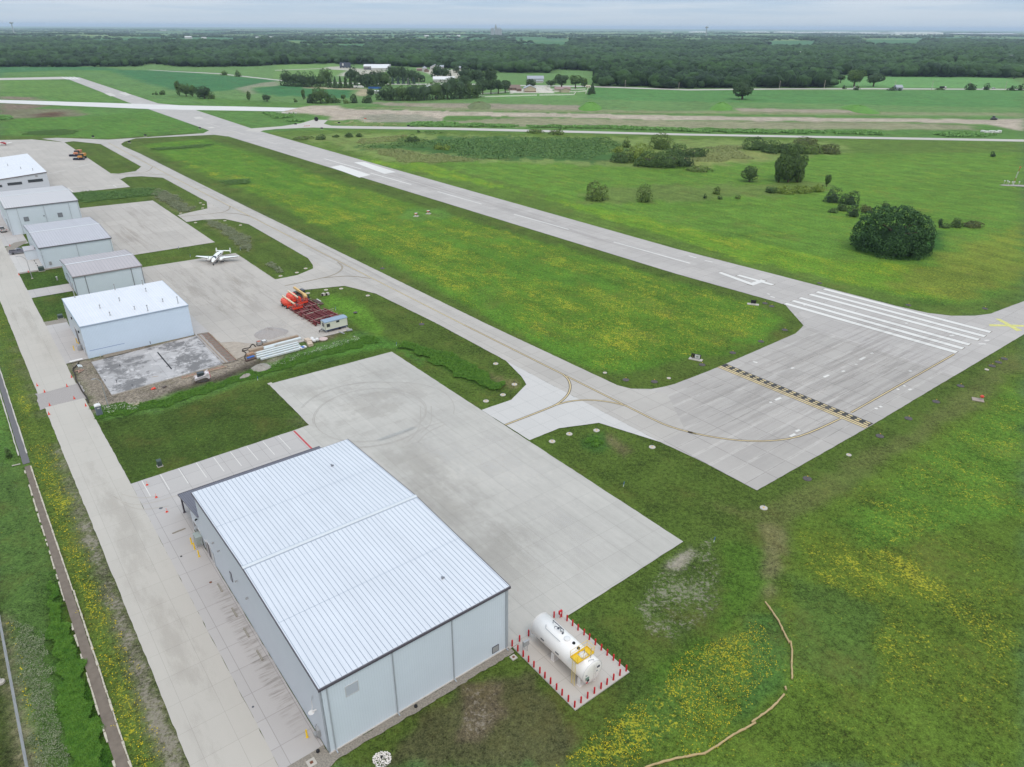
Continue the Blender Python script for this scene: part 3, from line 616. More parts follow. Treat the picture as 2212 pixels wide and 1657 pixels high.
sheet('gravel_strip', [(24.0, 129.5), (25.3, 130), (25.2, 109), (23.95, 109)], GRAVEL, .039, ab=True, jit=.15)
sheet('stained_strip', [(2.5, 130.7), (8.5, 130.7), (8.5, 129.0), (2.5, 128.6)], mat('damp slab edge', alb(150, 142, 130), .9), .165, ab=True, jit=.1)
sheet('tank_pad', [(24.9, -.5), (33.9, -.3), (33.85, -12.3), (24.85, -12.3)], concrete('tank pad concrete', alb(196, 194, 190), 4.5, 4.1, .05, .68, .02, .06), .10, ab=True, jit=0)
m_ = MB(); m_.prism([(24.9, -.5), (33.9, -.3), (33.85, -12.3), (24.85, -12.3)], -.05, .096, plane='xy'); o = m_.build('pad_edge', CONCW, None, (O.x, O.y, 0), ANG); tag(o, kind='structure')
sheet('footpath', [(-18.85, 87), (-17.75, 87), (-17.75, 330), (-18.95, 330)], ASPH, .012, ab=True, jit=.05)
for s_, a_ in (('w', -19.1), ('e', -17.8)):
    sheet('path_edge', [(a_ - .08, 91), (a_ + .12, 91), (a_ + .14, 330), (a_ - .06, 330)], CONCW, .018, ab=True, jit=.05)
sheet('drainage_channel', [(-18.8, -24), (-17.45, -24), (-17.7, 45), (-17.85, 86), (-18.75, 86)], mat('silted channel bed', alb(124, 115, 106), .95, noise=.2, nscale=1.0), .012, ab=True, jit=.03)
rnd = random.Random(5); m_ = MB()
for side in (-18.85, -17.5):
    b_ = -24.0
    while b_ < 85:
        L = rnd.uniform(.35, 1.1); wd = rnd.uniform(.14, .26)
        if side > -18 or rnd.random() < .6:
            a_ = side - (.3 if (b_ > 45 and side > -18) else 0) * min(1, max(0, (b_ - 30) / 50))
            m_.box(a_ - wd / 2 + rnd.uniform(-.03, .03), b_, -.05, a_ + wd / 2, b_ + L, rnd.uniform(.06, .14), bev=.02)
        b_ += L + rnd.uniform(0, .12)
o = m_.build('channel_kerb', mat('pale limestone', alb(196, 192, 178), .9, noise=.15, nscale=2), None, (O.x, O.y, 0), ANG); tag(o, kind='structure')

sheet('far_runway', [(-60, 214.5), (0, 216), (278, 224), (393, 228), (540, 231), (645, 233.6), (611, 241), (396, 237.5), (319, 235.7), (0, 222.7), (-60, 221)], C_WHITE, .024, jit=.2, seg=6)
sheet('perimeter_road', [(540, 278), (608, 273), (650, 266.5), (676, 259), (708, 259.6), (699, 267.6), (715.5, 271.9), (971.6, 275.8), (1484, 289), (2260, 302.5), (2260, 307.2), (1484, 293), (971.6, 280.9), (735, 277.7), (676, 275.8), (598, 278.9), (569, 282), (558, 286), (530, 283)], C_LIGHT, .019, jit=.1, seg=8)
sheet('county_road', [(300, 149.5), (376, 154.2), (470, 158.5), (605, 173), (728, 178.5), (860, 181.3), (1010, 181), (1110, 184), (1275, 186), (1484, 193.2), (1700, 191.3), (1880, 191), (2240, 192.6), (2240, 194.6), (1880, 193.2), (1700, 193.4), (1484, 195.6), (1275, 188.4), (1110, 186), (1010, 183), (860, 183.2), (728, 180.5), (605, 175), (470, 160), (376, 155.2), (300, 150.2)], C_LIGHT, .03, jit=0)
sheet('farm_track', z2((0, 190), (760, 162), (1290, 182), (1290, 170), (760, 155), (0, 182)), C_LIGHT, .03, jit=0)

# ---------------------------------------------------------------- painted markings
PW = mat('white line paint', alb(226, 228, 228), .7, noise=.05, nscale=2); PY = mat('yellow line paint', alb(222, 206, 160), .7, noise=.06, nscale=2)
PB = mat('black line paint', alb(116, 108, 98), .8, noise=.15); PBK = mat('black block paint', alb(66, 66, 66), .8); PR = mat('red line paint', alb(196, 82, 88), .7); PF = mat('faded white paint', alb(206, 205, 202), .8)
PXY = mat('worn yellow cross paint', alb(212, 212, 132), .7, noise=.25, nscale=1.2); TY = mat('tyre rubber mark', alb(179, 178, 175), .85, noise=.08)
def rect(name, a0, b0, a1, b1, m, z): return sheet(name, [(a0, b0), (a1, b0), (a1, b1), (a0, b1)], m, z, ab=True, jit=0)
for (x0, y0), (x1, y1) in zip(((697, 340), (745, 322), (790, 304), (855, 282), (898, 266), (943, 248)), ((1785, 650), (1826, 626), (1866, 601), (1925, 570), (1965, 549), (2000, 522))):
    (a0, b0), (a1, b1) = LP(r7((x0, y0), (x1, y1)))
    ribbon('threshold_outline', [(a0, b0 + .15), (a1, b1 - .15)], 2.1, PB, .026, ab=True); ribbon('threshold_stripe', [(a0, b0), (a1, b1)], 1.75, PW, .030, ab=True)
for q in (((173.6, 82.2), (175.2, 82.2), (173.6, 69.4), (171.6, 69.4)), ((171.6, 67.6), (178.9, 67.8), (178.9, 69.5), (171.6, 69.5)), ((175.9, 76.8), (177.6, 76.8), (178.0, 64.2), (176.3, 64.2))):
    ca, cb = sum(a for a, b in q) / 4, sum(b for a, b in q) / 4
    sheet('number_outline', [(ca + (a - ca) * 1.08 + (.15 if a > ca else -.15), cb + (b - cb) * 1.03) for a, b in q], PB, .026, ab=True, jit=0)
for i, q in enumerate((((173.6, 82.2), (175.2, 82.2), (173.6, 69.4), (171.6, 69.4)), ((171.6, 67.6), (178.9, 67.8), (178.9, 69.5), (171.6, 69.5)), ((175.9, 76.8), (177.6, 76.8), (178.0, 64.2), (176.3, 64.2)))):
    sheet('runway_number', q, PW, .030 + i * .004, ab=True, jit=0)
(a0, b0), (a1, b1) = loc(at(1490, 569)), loc(at(540, 269))
for x0, y0, x1, y1 in ((1325, 523, 1490, 569), (1110, 463, 1228, 496), (945, 414, 1040, 441), (800, 374, 888, 399), (700, 343, 780, 365.5)): ribbon('centreline_stripe', [(x0, y0), (x1, y1)], .75, PW, .028)
for p in (((1455, 825), (1550, 853)), ((1630, 876), (1752, 912)), ((1303, 778), (1390, 804)), ((1838, 937), (1960, 972)), ((550, 531), (585, 543)), ((608, 550), (648, 565)), ((664, 570), (718, 588)), ((748, 600), (795, 614))): ribbon('centreline_stripe', r1(*p), .6, PF, .028)
for q in (((713, 361), (736, 357), (800, 378), (776, 384)), ((764, 351), (786, 350), (855, 372), (830, 376))): sheet('aiming_point', q, PW, .028, jit=0)
for q in (((660, 592), (700, 588), (734, 606), (700, 610)), ((748, 588), (790, 584), (832, 602), (795, 606)), ((1222, 742), (1262, 738), (1290, 750), (1240, 754)), ((1310, 806), (1340, 803), (1360, 809), (1330, 812))): sheet('aiming_point', r1(*q), PF, .028, jit=0)
for i in range(4):
    x = 385 + i * 24; sheet('far_threshold_stripe', r1((x, 487), (x + 14, 487), (x + 52, 503), (x + 36, 503)), PW, .028, jit=0)
for p in (((190, 68), (238, 78)), ((88, 38), (136, 52)), ((605, 296), (632, 303)), ((585, 279), (600, 283)), ((815, 352), (832, 348)), ((1740, 545), (1768, 541)), ((1925, 597), (1970, 597)), ((1963, 576), (1990, 573)), ((1458, 466), (1475, 466)),
          ((495, 709), (522, 716)), ((735, 753), (755, 748)), ((943, 808), (975, 794)), ((1058, 772), (1076, 768)), ((1170, 698), (1203, 682)), ((1238, 658), (1257, 655)), ((1483, 771), (1500, 767)), ((598, 966), (615, 968)), ((635, 953), (672, 938)), ((730, 1183), (762, 1167)), ((765, 1152), (790, 1142)), ((1142, 728), (1156, 727)), ((1407, 886), (1420, 883)), ((1480, 888), (1498, 884)), ((1295, 996), (1312, 994)), ((1266, 1007), (1285, 1006)), ((1448, 864), (1460, 862))):
    ribbon('paint_patch', r7(*p), .55, PW, .034)
for q in (((1993, 484), (1990, 472), (2225, 478), (2225, 488)), ((2030, 436), (2065, 440), (2200, 512), (2165, 516)), ((2185, 470), (2240, 440), (2260, 452), (2120, 490))):
    if q[0][0] != 2185: sheet('closed_cross', r7(*q), PXY, .034 + .004 * (q[0][0] == 2030), jit=.1, seg=.6)
# taxiway centrelines: yellow with dark borders
c1 = r4((960, 160), (1100, 235), (1350, 370), (1600, 500), (2035, 720)) + r6((470, 0), (1200, 365), (1660, 595), (1900, 715), (2000, 755), (2209, 812)) + r7((60, 1148), (150, 1170), (300, 1197), (440, 1212), (600, 1213), (750, 1195), (880, 1150), (1060, 1065))
cl_ = [(c1[:6], .45, .24), (c1[5:], .6, .22)]
for pts, wb, wy in cl_: ribbon('taxi_line_border', pts, wb, PB, .032, smooth=1); ribbon('taxi_line', pts, wy, PY, .036, smooth=1)
for zi, pts in enumerate((r6((1200, 365), (1240, 400), (1257, 450), (1245, 505), (1200, 555), (1150, 590), (1060, 628), (775, 738)), r6((1660, 595), (1530, 565), (1380, 552), (1250, 562), (1150, 590)), r7((1115, 1033), (1770, 662)))):
    ribbon('taxi_line_border', pts, .6, PB, .040 + zi * .002, smooth=2 if len(pts) > 2 else 0); ribbon('taxi_line', pts, .22, PY, .048 + zi * .002, smooth=2 if len(pts) > 2 else 0)
for zi, pts in enumerate((r9((1150, 0), (1200, 40), (1190, 80), (1120, 125), (1000, 160), (610, 240)), r9((1000, 160), (1200, 140), (1350, 145), (1480, 165)), r4((1350, 370), (1330, 400), (1270, 425), (1000, 440)), r4((1000, 440), (1300, 432), (1500, 448)), r4((2035, 720), (2030, 750), (1960, 780), (1600, 812)), r4((1960, 780), (2100, 785), (2212, 810)))):
    ribbon('taxi_line_border', pts, .5, PB, .040 + zi * .002, smooth=2); ribbon('taxi_line', pts, .28, mat('worn taxi line', alb(176, 168, 150), .8), .054 + zi * .002, smooth=2)
# holding position bars
h0, h1 = (116.0, 36.4), (116.4, 1.1)
rect('holding_bar', 114.5, 1.0, 117.8, 36.9, PB, .034)
sheet('holding_bar_black', [(116.1, 1.1), (117.75, 1.1), (117.7, 36.8), (116.0, 36.8)], PBK, .038, ab=True, jit=0)
for a_ in (114.7, 115.4): rect('holding_line', a_, 1.05, a_ + .38, 36.85, PY, .042)
b_ = 1.4
while b_ < 36:
    for a_ in (116.25, 117.1): rect('holding_dash', a_, b_, a_ + .4, b_ + .95, PY, .042)
    b_ += 1.86
for p in (((555, 354), (740, 360)), ((657, 381), (808, 344)), ((425, 436), (583, 400)), ((410, 420), (440, 418)), ((598, 556), (760, 542)), ((600, 558), (648, 596)), ((924, 544), (1086, 528)), ((1003, 537), (1035, 555))): ribbon('apron_marking', r4(*p), .35, PW, .034)
ab8 = [(-3.2 + 3.07 * i) for i in range(9)]
for a_ in ab8: rect('parking_line', a_ - .06, 62.65, a_ + .06, 68.6, PW, .036)
rect('parking_line', 24.4, 60.4, 24.75, 68.8, PR, .036)
# wheel tracks left by a turning aircraft
cc = LP(r9((950, 1560), (1500, 1285), (1910, 1560))); ctr = LP([(800, 893)])[0]
for ti, (ra, rb_, da, db, t0, t1) in enumerate(((11.2, 11.0, 0, 0, 20, 380), (11.5, 11.3, 0, 0, 20, 380), (13.6, 13.8, -.4, 1.0, 40, 300), (13.9, 14.1, -.4, 1.0, 40, 300), (9.2, 9.6, 1.6, -1.2, -70, 110), (15.5, 14.0, 1.5, -1.5, -40, 60))):
    pts = [(ctr[0] + da + ra * math.cos(math.radians(t)), ctr[1] + db + rb_ * math.sin(math.radians(t))) for t in range(t0, t1 + 1, 8)]
    seg = []
    for p_ in pts + [(0, 0)]:
        if p_[0] > 28.5: seg.append(p_)
        else:
            if len(seg) > 1: ribbon('tyre_mark', seg, .18, TY, .034 + .002 * ti, ab=True)
            seg = []
for ti, q in enumerate((((60, 860), (160, 760), (330, 715)), ((130, 870), (200, 790), (330, 735)), ((90, 835), (155, 740), (150, 600)), ((150, 800), (235, 730), (230, 600)))): ribbon('tyre_mark', r6(*q), .2, TY, .048 + .002 * ti, smooth=2)
for ti, q in enumerate((((940, 800), (1080, 880), (1290, 850), (1475, 790)), ((1000, 780), (1150, 820), (1300, 800)), ((1000, 850), (1150, 920), (1400, 880)))): ribbon('tyre_mark', rs(*q), .16, mat('faint tyre mark', alb(186, 183, 177), .85), .048 + .002 * ti, smooth=2)

def stain(name, a0, b0, a1, b1, colr, z, strength, sx=1.0, sy=1.0, sc=.5, lo=.45, hi=.65):
    """weathering film with soft ragged limits"""
    m, nt, b = new_mat(name); v = mapped(nt, sx, sy, 0, (a0, b0, 0)); g = N(nt, 'ShaderNodeTexCoord'); sp = N(nt, 'ShaderNodeSeparateXYZ'); nt.links.new(g.outputs['Generated'], sp.inputs[0])
    e = None
    for i in (0, 1):
        x = sp.outputs[i]; q = M(nt, 'MULTIPLY', M(nt, 'MULTIPLY', x, M(nt, 'SUBTRACT', 1.0, x)), 5.0, clamp=True); e = q if e is None else M(nt, 'MULTIPLY', e, q)
    al = M(nt, 'MULTIPLY', M(nt, 'MULTIPLY', ramp(nt, noise(nt, v, sc, 6, .7), lo, hi), e), strength * .38)
    b.inputs['Base Color'].default_value = (*alb(*colr), 1); b.inputs['Roughness'].default_value = .9; nt.links.new(al, b.inputs['Alpha'])
    return sheet(name, [(a0, b0), (a1, b0), (a1, b1), (a0, b1)], m, z, ab=True, jit=0)
for qi, q in enumerate((('wall_grime', -2.6, 2.5, -.08, 37, (128, 122, 112), .062, .75, .25, 2.2, 1.0, .46, .62), ('weathering_film', 25, 2, 44, 60, (160, 157, 150), .062, .55, 1, .5, .09, .42, .62), ('weathering_film', 36, 2, 58, 56, (222, 224, 226), .066, .5, 1, .35, .1, .46, .64), ('weathering_film', 24, 55, 58, 90, (166, 163, 156), .062, .4, 1, 1, .1, .45, .65),
          ('rubber_film', 82, 2, 190, 36, (140, 137, 136), .062, .5, .05, 1, .6, .44, .62), ('rubber_film', 168, 70, 180, 330, (150, 148, 148), .062, .5, 1, .02, .6, .42, .62), ('weathering_film', 96, 3, 160, 35, (212, 208, 204), .066, .45, .04, 1, .9, .52, .64),
          ('dust_film', 30, 111, 54, 130, (216, 214, 212), .045, .8, 1, 1, .22, .44, .62), ('rubber_film', 27, 132, 56, 196, (156, 150, 142), .045, .5, .5, .08, .5, .46, .64), ('weathering_film', 28, 130, 56, 196, (214, 206, 192), .049, .4, 1, .06, .5, .54, .66), ('rubber_film', 26, 220, 55, 302, (160, 150, 138), .045, .55, 1, .05, .3, .5, .64), ('rubber_film', 76, 60, 88, 500, (152, 149, 146), .062, .45, .6, .02, .5, .46, .64),
          ('road_film', -12.3, -20, -5.2, 106, (172, 168, 160), .062, .4, .6, .15, .3, .46, .64), ('road_film', -12.8, 118, -5.6, 330, (172, 168, 160), .062, .4, .6, .1, .3, .46, .64))): stain(*q[:6], q[6] + .002 * qi, *q[7:])
# ---------------------------------------------------------------- hangars
W_BLUE = alb(182, 196, 210, k=.88)
M_WALLR = ribbed('ribbed blue white wall', W_BLUE, .305, .03, .92, axis=2)
M_WALLS = mat('smooth insulated wall', alb(168, 178, 190, k=.84), .5, noise=.02, nscale=.4)
M_ROOFW = roof_mat('white standing seam roof', (.60, .575, .575)); M_ROOFW2 = roof_mat('bright white roof', (.68, .625, .605))
M_ROOFG = roof_mat('weathered zinc roof', alb(194, 197, 208), .5); M_ROOFP = roof_mat('grey mauve roof', alb(188, 185, 191), .5)
M_CAP = mat('ridge metal', alb(216, 226, 236), .45); M_SEAM = mat('roof seam', (.22, .25, .30), .5); M_SEAMG = mat('grey roof seam', alb(166, 168, 176), .5); M_TRIM = mat('charcoal trim', alb(92, 90, 100), .5); M_AWN = mat('slate grey roof', alb(112, 114, 128), .5, noise=.05)  # dark roof seam: the ribs' shading is put into its colour
M_DOWN = mat('downspout', alb(176, 188, 200), .5); M_DOOR = mat('white door', alb(214, 218, 222), .5)

def hangar(label, a0, b0, w_, d_, eave, rise, wallm, roofm, seamm, pitch=.61, seam_h=.04, seam_w=.032, over=.18, trim=None, ridge_at=.5, cat='hangar', ridge_cap=True, mono=None, seam_max=99, far_d=None):
    """gable roof with ridge parallel to a; mono=(z_left,z_right) gives a single fall across a instead"""
    root = empty('hangar', label, cat, W(a0, b0), ANG)
    m = MB()
    if mono:
        zl, zr = mono
        m.prism([(0, -.05), (w_, -.05), (w_, zr), (0, zl)], 0, d_, plane='xz')
    else:
        rb_ = d_ * ridge_at
        m.prism([(0, -.05), (0, eave), (rb_, eave + rise), (d_, eave), (d_, -.05)], 0, w_, plane='yz')
    m.build('wall', wallm, root)
    r = MB(); o_ = over
    if mono:
        zl, zr = mono; s_ = (zr - zl) / w_
        za, zb = zl - s_ * o_, zr + s_ * o_
        r.add([(-o_, -o_, za + .02), (w_ + o_, -o_, zb + .02), (w_ + o_, d_ + o_, zb + .02), (-o_, d_ + o_, za + .02), (-o_, -o_, za + .16), (w_ + o_, -o_, zb + .16), (w_ + o_, d_ + o_, zb + .16), (-o_, d_ + o_, za + .16)],
              [(0, 3, 2, 1), (4, 5, 6, 7), (0, 1, 5, 4), (1, 2, 6, 5), (2, 3, 7, 6), (3, 0, 4, 7)])
    else:
        rb_ = d_ * ridge_at; sl_n = rise / rb_; sl_f = rise / (d_ - rb_)
        r.prism([(-o_, eave - sl_n * o_ + .02), (-o_, eave - sl_n * o_ + .14), (rb_, eave + rise + .14), (d_ + o_, eave - sl_f * o_ + .14), (d_ + o_, eave - sl_f * o_ + .02), (rb_, eave + rise + .02)], -o_, w_ + o_, plane='yz')
    rf = r.build('roof', roofm, root)
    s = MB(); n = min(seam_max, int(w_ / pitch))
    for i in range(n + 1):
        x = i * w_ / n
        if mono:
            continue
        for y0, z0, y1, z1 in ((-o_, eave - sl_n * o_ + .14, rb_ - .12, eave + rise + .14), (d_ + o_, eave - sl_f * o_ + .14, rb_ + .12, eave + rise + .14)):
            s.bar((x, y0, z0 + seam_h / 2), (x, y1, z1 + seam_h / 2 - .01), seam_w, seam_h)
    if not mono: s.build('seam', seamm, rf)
    if ridge_cap and not mono:
        c = MB(); c.prism([(rb_ - .32, eave + rise + .12), (rb_ - .26, eave + rise + .22), (rb_, eave + rise + .27), (rb_ + .26, eave + rise + .22), (rb_ + .32, eave + rise + .12)], -o_ - .06, w_ + o_ + .06, plane='yz'); c.build('ridge_cap', M_CAP, root); c = MB()
        for y in (rb_ - .36, rb_ + .36): c = MB(); c.box(-o_, y - .04, eave + rise + .04, w_ + o_, y + .04, eave + rise + .15); c.build('closure_shadow_strip', seamm, root)  # seam-end closures, coloured dark to draw the ridge cap's shadow line
    if trim and not mono:
        for nm, x in (('verge_trim', -o_ - .05), ('verge_trim', w_ + o_ + .05)):
            t = MB()
            for y0, z0, y1, z1 in ((-o_, eave - sl_n * o_, rb_, eave + rise), (rb_, eave + rise, d_ + o_, eave - sl_f * o_)):
                t.bar((x, y0, z0 + .02), (x, y1, z1 + .02), .09, .30)
            t.build(nm, trim, root)
        for y in (-o_ - .08, d_ + o_ + .08):
            t = MB(); t.box(-o_ - .1, y - .08, eave - .22, w_ + o_ + .1, y + .06, eave + .07); t.build('gutter', trim, root)
    return root
def downs(root, xs_, y, eave, m=M_DOWN, kick=True):
    for x in xs_:
        t = MB(); t.bar((x, y - .07, eave - .25), (x, y - .07, .15), .12, .10)
        if kick: t.bar((x, y - .07, .18), (x, y - .5, .08), .13, .1)
        t.build('downspout', m, root)
def panel(root, name, face, u0, u1, z0, z1, m, depth=.06, at_=0.0, frame=None, fw=.08):
    """a flat fitting on a wall; face 'l' is the wall x=at_, 'n' is y=at_, 'r' is x=at_ facing +x"""
    def bx(mb, a, b, c, d, p):
        if face == 'l': mb.box(at_ - p, a, c, at_ + .01, b, d)
        elif face == 'r': mb.box(at_ - .01, a, c, at_ + p, b, d)
        elif face == 'n': mb.box(a, at_ - p, c, b, at_ + .01, d)
        else: mb.box(a, at_ - .01, c, b, at_ + p, d)
    t = MB(); bx(t, u0, u1, z0, z1, depth); o = t.build(name, m, root)
    if frame:
        f = MB()
        for a, b, c, d in ((u0 - fw, u0, z0 - fw, z1 + fw), (u1, u1 + fw, z0 - fw, z1 + fw), (u0, u1, z1, z1 + fw), (u0, u1, z0 - fw, z0)): bx(f, a, b, c, d, depth + .03)
        f.build('frame', frame, o)
    return o

# main hangar
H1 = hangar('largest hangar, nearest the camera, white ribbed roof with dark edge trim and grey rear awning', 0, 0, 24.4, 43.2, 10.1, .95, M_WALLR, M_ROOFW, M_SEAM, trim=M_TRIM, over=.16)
for ch in H1.children:
    if ch.name.startswith('wall'): ch.name = 'wall'
t = MB(); t.box(-.045, .45, -.02, -.004, 42.9, 9.9); t.prism([(.45, 9.9), (21.6, 10.85), (42.9, 9.9)], -.045, -.004, plane='yz'); t.build('side_cladding', M_WALLS, H1)
for q in ((-.03, .0, 0, .14, .44, 9.95), (24.2, -.04, 0, 24.46, .14, 9.95)): t = MB(); t.box(*q); t.build('corner_trim', M_DOWN, H1)
t = MB(); t.box(-.08, -.10, -.02, 24.5, -.002, .14); t.build('base_flashing', mat('base flashing', alb(214, 214, 212), .6), H1)
t = MB(); t.box(0, 43.22, -.02, 24.3, 49.1, 4.2); t.prism([(43.22, 4.2), (43.22, 5.7), (49.1, 4.35), (49.1, 4.2)], 0, 24.3, plane='yz'); t.build('annex', M_WALLS, H1)
aw = MB(); aw.prism([(43.25, 5.86), (43.25, 6.0), (54.9, 3.45), (54.9, 3.15)], -.25, 24.0, plane='yz'); awo = aw.build('awning', M_AWN, H1)
s_ = MB()
for i in range(81): s_.bar((-.2 + i * .3, 43.3, 6.02), (-.2 + i * .3, 54.85, 3.49), .05, .05)
s_.build('awning_rib', mat('awning rib', alb(136, 138, 150), .5), awo)
t = MB(); t.box(-.28, 54.86, 3.1, 24.05, 54.98, 3.5); t.build('awning_fascia', mat('dark fascia', alb(84, 84, 92), .5), H1)
for x in (.05, 4.8, 9.6, 14.4, 19.2, 23.8):
    t = MB(); t.box(x - .12, 54.45, 0, x + .12, 54.69, 3.2); t.box(x - .22, 54.35, 0, x + .22, 54.79, .06); t.build('awning_post', M_TRIM, H1)
downs(H1, (.7, 8.4, 16.2, 24.1), -.02, 10.0)
panel(H1, 'vent', 'n', 2.7, 4.1, 6.9, 8.3, mat('vent panel', alb(190, 202, 218), .5), .03, 0, mat('vent frame', alb(205, 212, 218), .5), .06)
panel(H1, 'louvre', 'n', 22.0, 22.9, .55, 1.5, GALV, .06, 0, DGREY, .05)
panel(H1, 'door', 'l', 38.3, 39.4, 0, 2.3, M_DOOR, .05, -.04, M_DOWN)
panel(H1, 'overhead_door', 'l', 39.8, 41.1, 0, 2.9, M_TRIM, .06, -.04, M_DOOR)
panel(H1, 'door', 'l', 41.5, 42.3, 0, 2.2, mat('dark glazed door', alb(110, 104, 112), .3), .05, -.04, M_DOOR)
panel(H1, 'window', 'l', 46.5, 48.3, .9, 2.3, GLASS, .04, 0, M_DOOR)
panel(H1, 'door', 'l', 44.9, 45.9, 0, 2.2, mat('grey steel door', alb(120, 124, 132), .5), .05, 0, M_DOOR)
panel(H1, 'service_hatch', 'l', 29.3, 29.9, 3.4, 4.8, M_DOWN, .07, -.04, M_TRIM, .03)
for y, z in ((22.5, 5.6), (26.5, 5.6), (44.5, 4.7), (36.0, 5.8), (33.5, 6.0)):
    t = MB(); t.box(-.3, y - .12, z, -.04, y + .12, z + .12); t.lathe([(.11, 0), (.14, .16), (.05, .26)], 8, (-.3, y, z - .1)); t.build('wall_lamp', GALV if z > 5.5 else BLACK, H1)
t = MB(); t.tube([(-.05, 2.6, 6.6), (-.25, 2.55, 5.9), (-.35, 2.3, 5.4), (-.5, 2.15, 5.1)], .035, 6); t.lathe([(.02, 0), (.3, .08), (.34, .12)], 14, (-.62, 2.1, 4.75)); t.box(-.5, 2.0, 4.9, -.04, 2.12, 5.0); t.build('satellite_dish', WHITE, H1)
t = MB(); t.box(-.35, 1.9, .8, -.04, 2.5, 1.9); t.tube([(-.25, 2.8, .1), (-.25, 2.8, 1.6), (-.05, 2.8, 1.9)], .05, 6); t.box(-.5, 2.6, .2, -.05, 3.1, .6); t.build('gas_meter', GALV, H1)
for x, y in ((18.8, 37.0), (18.6, 5.6)):
    z = 10.1 + .95 * (1 - abs(y - 21.6) / 21.6) + .15
    t = MB(); t.lathe([(.08, 0), (.08, .3)], 8, (x, y, z)); t.lathe([(.14, .28), (.14, .35), (.05, .4)], 8, (x, y, z)); t.box(x + .16, y - .05, z, x + .36, y + .14, z + .16); t.build('roof_vent', mat('vent grey', alb(140, 148, 160), .5), H1)
t = MB()
for y in (10.6, 32.4):
    z = 10.1 + .95 * (1 - abs(y - 21.6) / 21.6) + .142
    t.box(0, y - .02, z, 24.4, y + .02, z + .01)
t.build('panel_lap', mat('lap line', (.30, .33, .37), .5), H1)
# second hangar: new, white roof with flue stacks
H2 = hangar('white hangar with bright white roof and small flues, beside the grey floor slab', -.45, 131.0, 24.2, 24.2, 7.95, .01, M_WALLR, M_ROOFW2, mat('white seam', (.55, .62, .68), .5), pitch=.61, seam_h=.04, seam_w=.045, over=.06, ridge_cap=False, ridge_at=.5)
[c for c in H2.children if c.name.startswith('wall')][0].data.materials[0] = ribbed('pale blue ribbed wall', alb(184, 204, 226, k=.9), .305, .035, .88, axis=2)
t = MB(); t.box(-.10, -.12, 7.78, 24.3, -.0, 8.1); t.box(24.2, -.1, 7.78, 24.32, 24.3, 8.1); t.box(-.1, 0, 7.8, -.02, 24.3, 8.1); t.build('eave_trim', mat('pale blue trim', alb(170, 190, 215), .5), H2)
panel(H2, 'lower_wall_band', 'n', .6, 8.2, 1.75, 1.83, mat('blue membrane tape', alb(96, 128, 190), .6), .02, 0)
t = MB(); t.box(-.04, .3, -.02, -.003, 24.0, 7.7); t.build('side_cladding', M_WALLS, H2)
panel(H2, 'overhead_door', 'l', 8.6, 12.6, 0, 4.2, M_TRIM, .03, -.03, M_DOOR, .15); panel(H2, 'door', 'l', 1.5, 2.5, 0, 2.2, DGREY, .03, -.03, M_DOOR)
panel(H2, 'louvre', 'l', 12.0, 12.6, 6.2, 6.7, BLACK, .2, -.03); panel(H2, 'louvre', 'l', 4.0, 4.5, 5.2, 5.7, BLACK, .25, -.03)
def flue(root, x, y, z, h, cap=True, r=.09):
    t = MB(); t.lathe([(r * 2.2, 0), (r * 1.2, .18), (r, .2), (r, h)], 8, (x, y, z))
    if cap: t.lathe([(r * 2, h - .02), (r * 2.1, h + .1), (r * .5, h + .2)], 8, (x, y, z))
    t.build('flue', GALV, root)
for x, y, h in ((2.8, 23.2, 1.5), (12.3, 23.4, 1.5), (19.2, 23.6, 1.2), (6.3, 10.6, .8), (11.3, 13.4, .8), (18.5, 17.2, .8), (7.2, 3.7, .8), (12.9, 4.6, .7), (19.9, 6.2, .7), (15.2, 1.5, 1.4), (22.6, 2.6, 1.7)): flue(H2, x, y, 8.08, h)
# the row further back
H3 = hangar('low hangar with mauve grey roof and dark wall posts, behind the bright white-roofed hangar', 5.7, 181.7, 18.4, 21.2, 5.75, .95, M_WALLR, M_ROOFP, M_SEAMG, pitch=.9, seam_w=.09, over=.14, trim=mat('taupe trim', alb(150, 146, 152), .5))
for x in (-.02, 3.0, 15.4, 18.3): t = MB(); t.box(x - .1, -.12, 0, x + .1, -.01, 5.6); t.build('wall_post', mat('grey wall post', alb(140, 148, 158), .5), H3)
panel(H3, 'door', 'l', 6.0, 7.0, 0, 2.2, DGREY, .05, -.01, M_DOOR); panel(H3, 'door', 'l', 10, 14, 0, 3.4, M_WALLS, .05, -.01, DGREY)
H4 = hangar('hangar with grey seamed roof and a small lean-to hut on its left side', 2.05, 217.6, 21.0, 36.4, 6.8, 1.1, M_WALLR, M_ROOFG, M_SEAMG, pitch=.76, seam_w=.08, over=.14, trim=mat('steel trim', alb(112, 114, 124), .5))
t = MB(); t.box(-3.2, 14.0, -.02, -.01, 20.0, 3.2); t.prism([(14.0, 3.2), (17, 3.7), (20, 3.2)], -3.2, -.01, plane='yz'); t.build('hut_wall', M_WALLR, H4)
t = MB(); t.prism([(13.8, 3.2), (13.8, 3.32), (17, 3.86), (20.2, 3.32), (20.2, 3.2), (17, 3.72)], -3.4, -.02, plane='yz'); t.build('hut_roof', M_ROOFG, H4)
panel(H4, 'utility_box', 'n', 1.6, 2.3, 1.0, 2.1, GALV, .25, 0); downs(H4, (.3, 10.5, 20.7), -.02, 6.8)
t = MB(); t.box(-.3, 14.5, 3.4, -.02, 14.9, 3.7); t.build('wall_lamp', BLACK, H4)
H5 = hangar('tall hangar with two square wall vents and pale grey roof, far left row', -1.15, 271.9, 24.0, 35.8, 10.0, 1.2, M_WALLR, mat('pale zinc roof', alb(206, 208, 214), .5), M_SEAMG, pitch=.76, seam_w=.08, over=.14, trim=mat('steel trim', alb(112, 114, 124), .5))
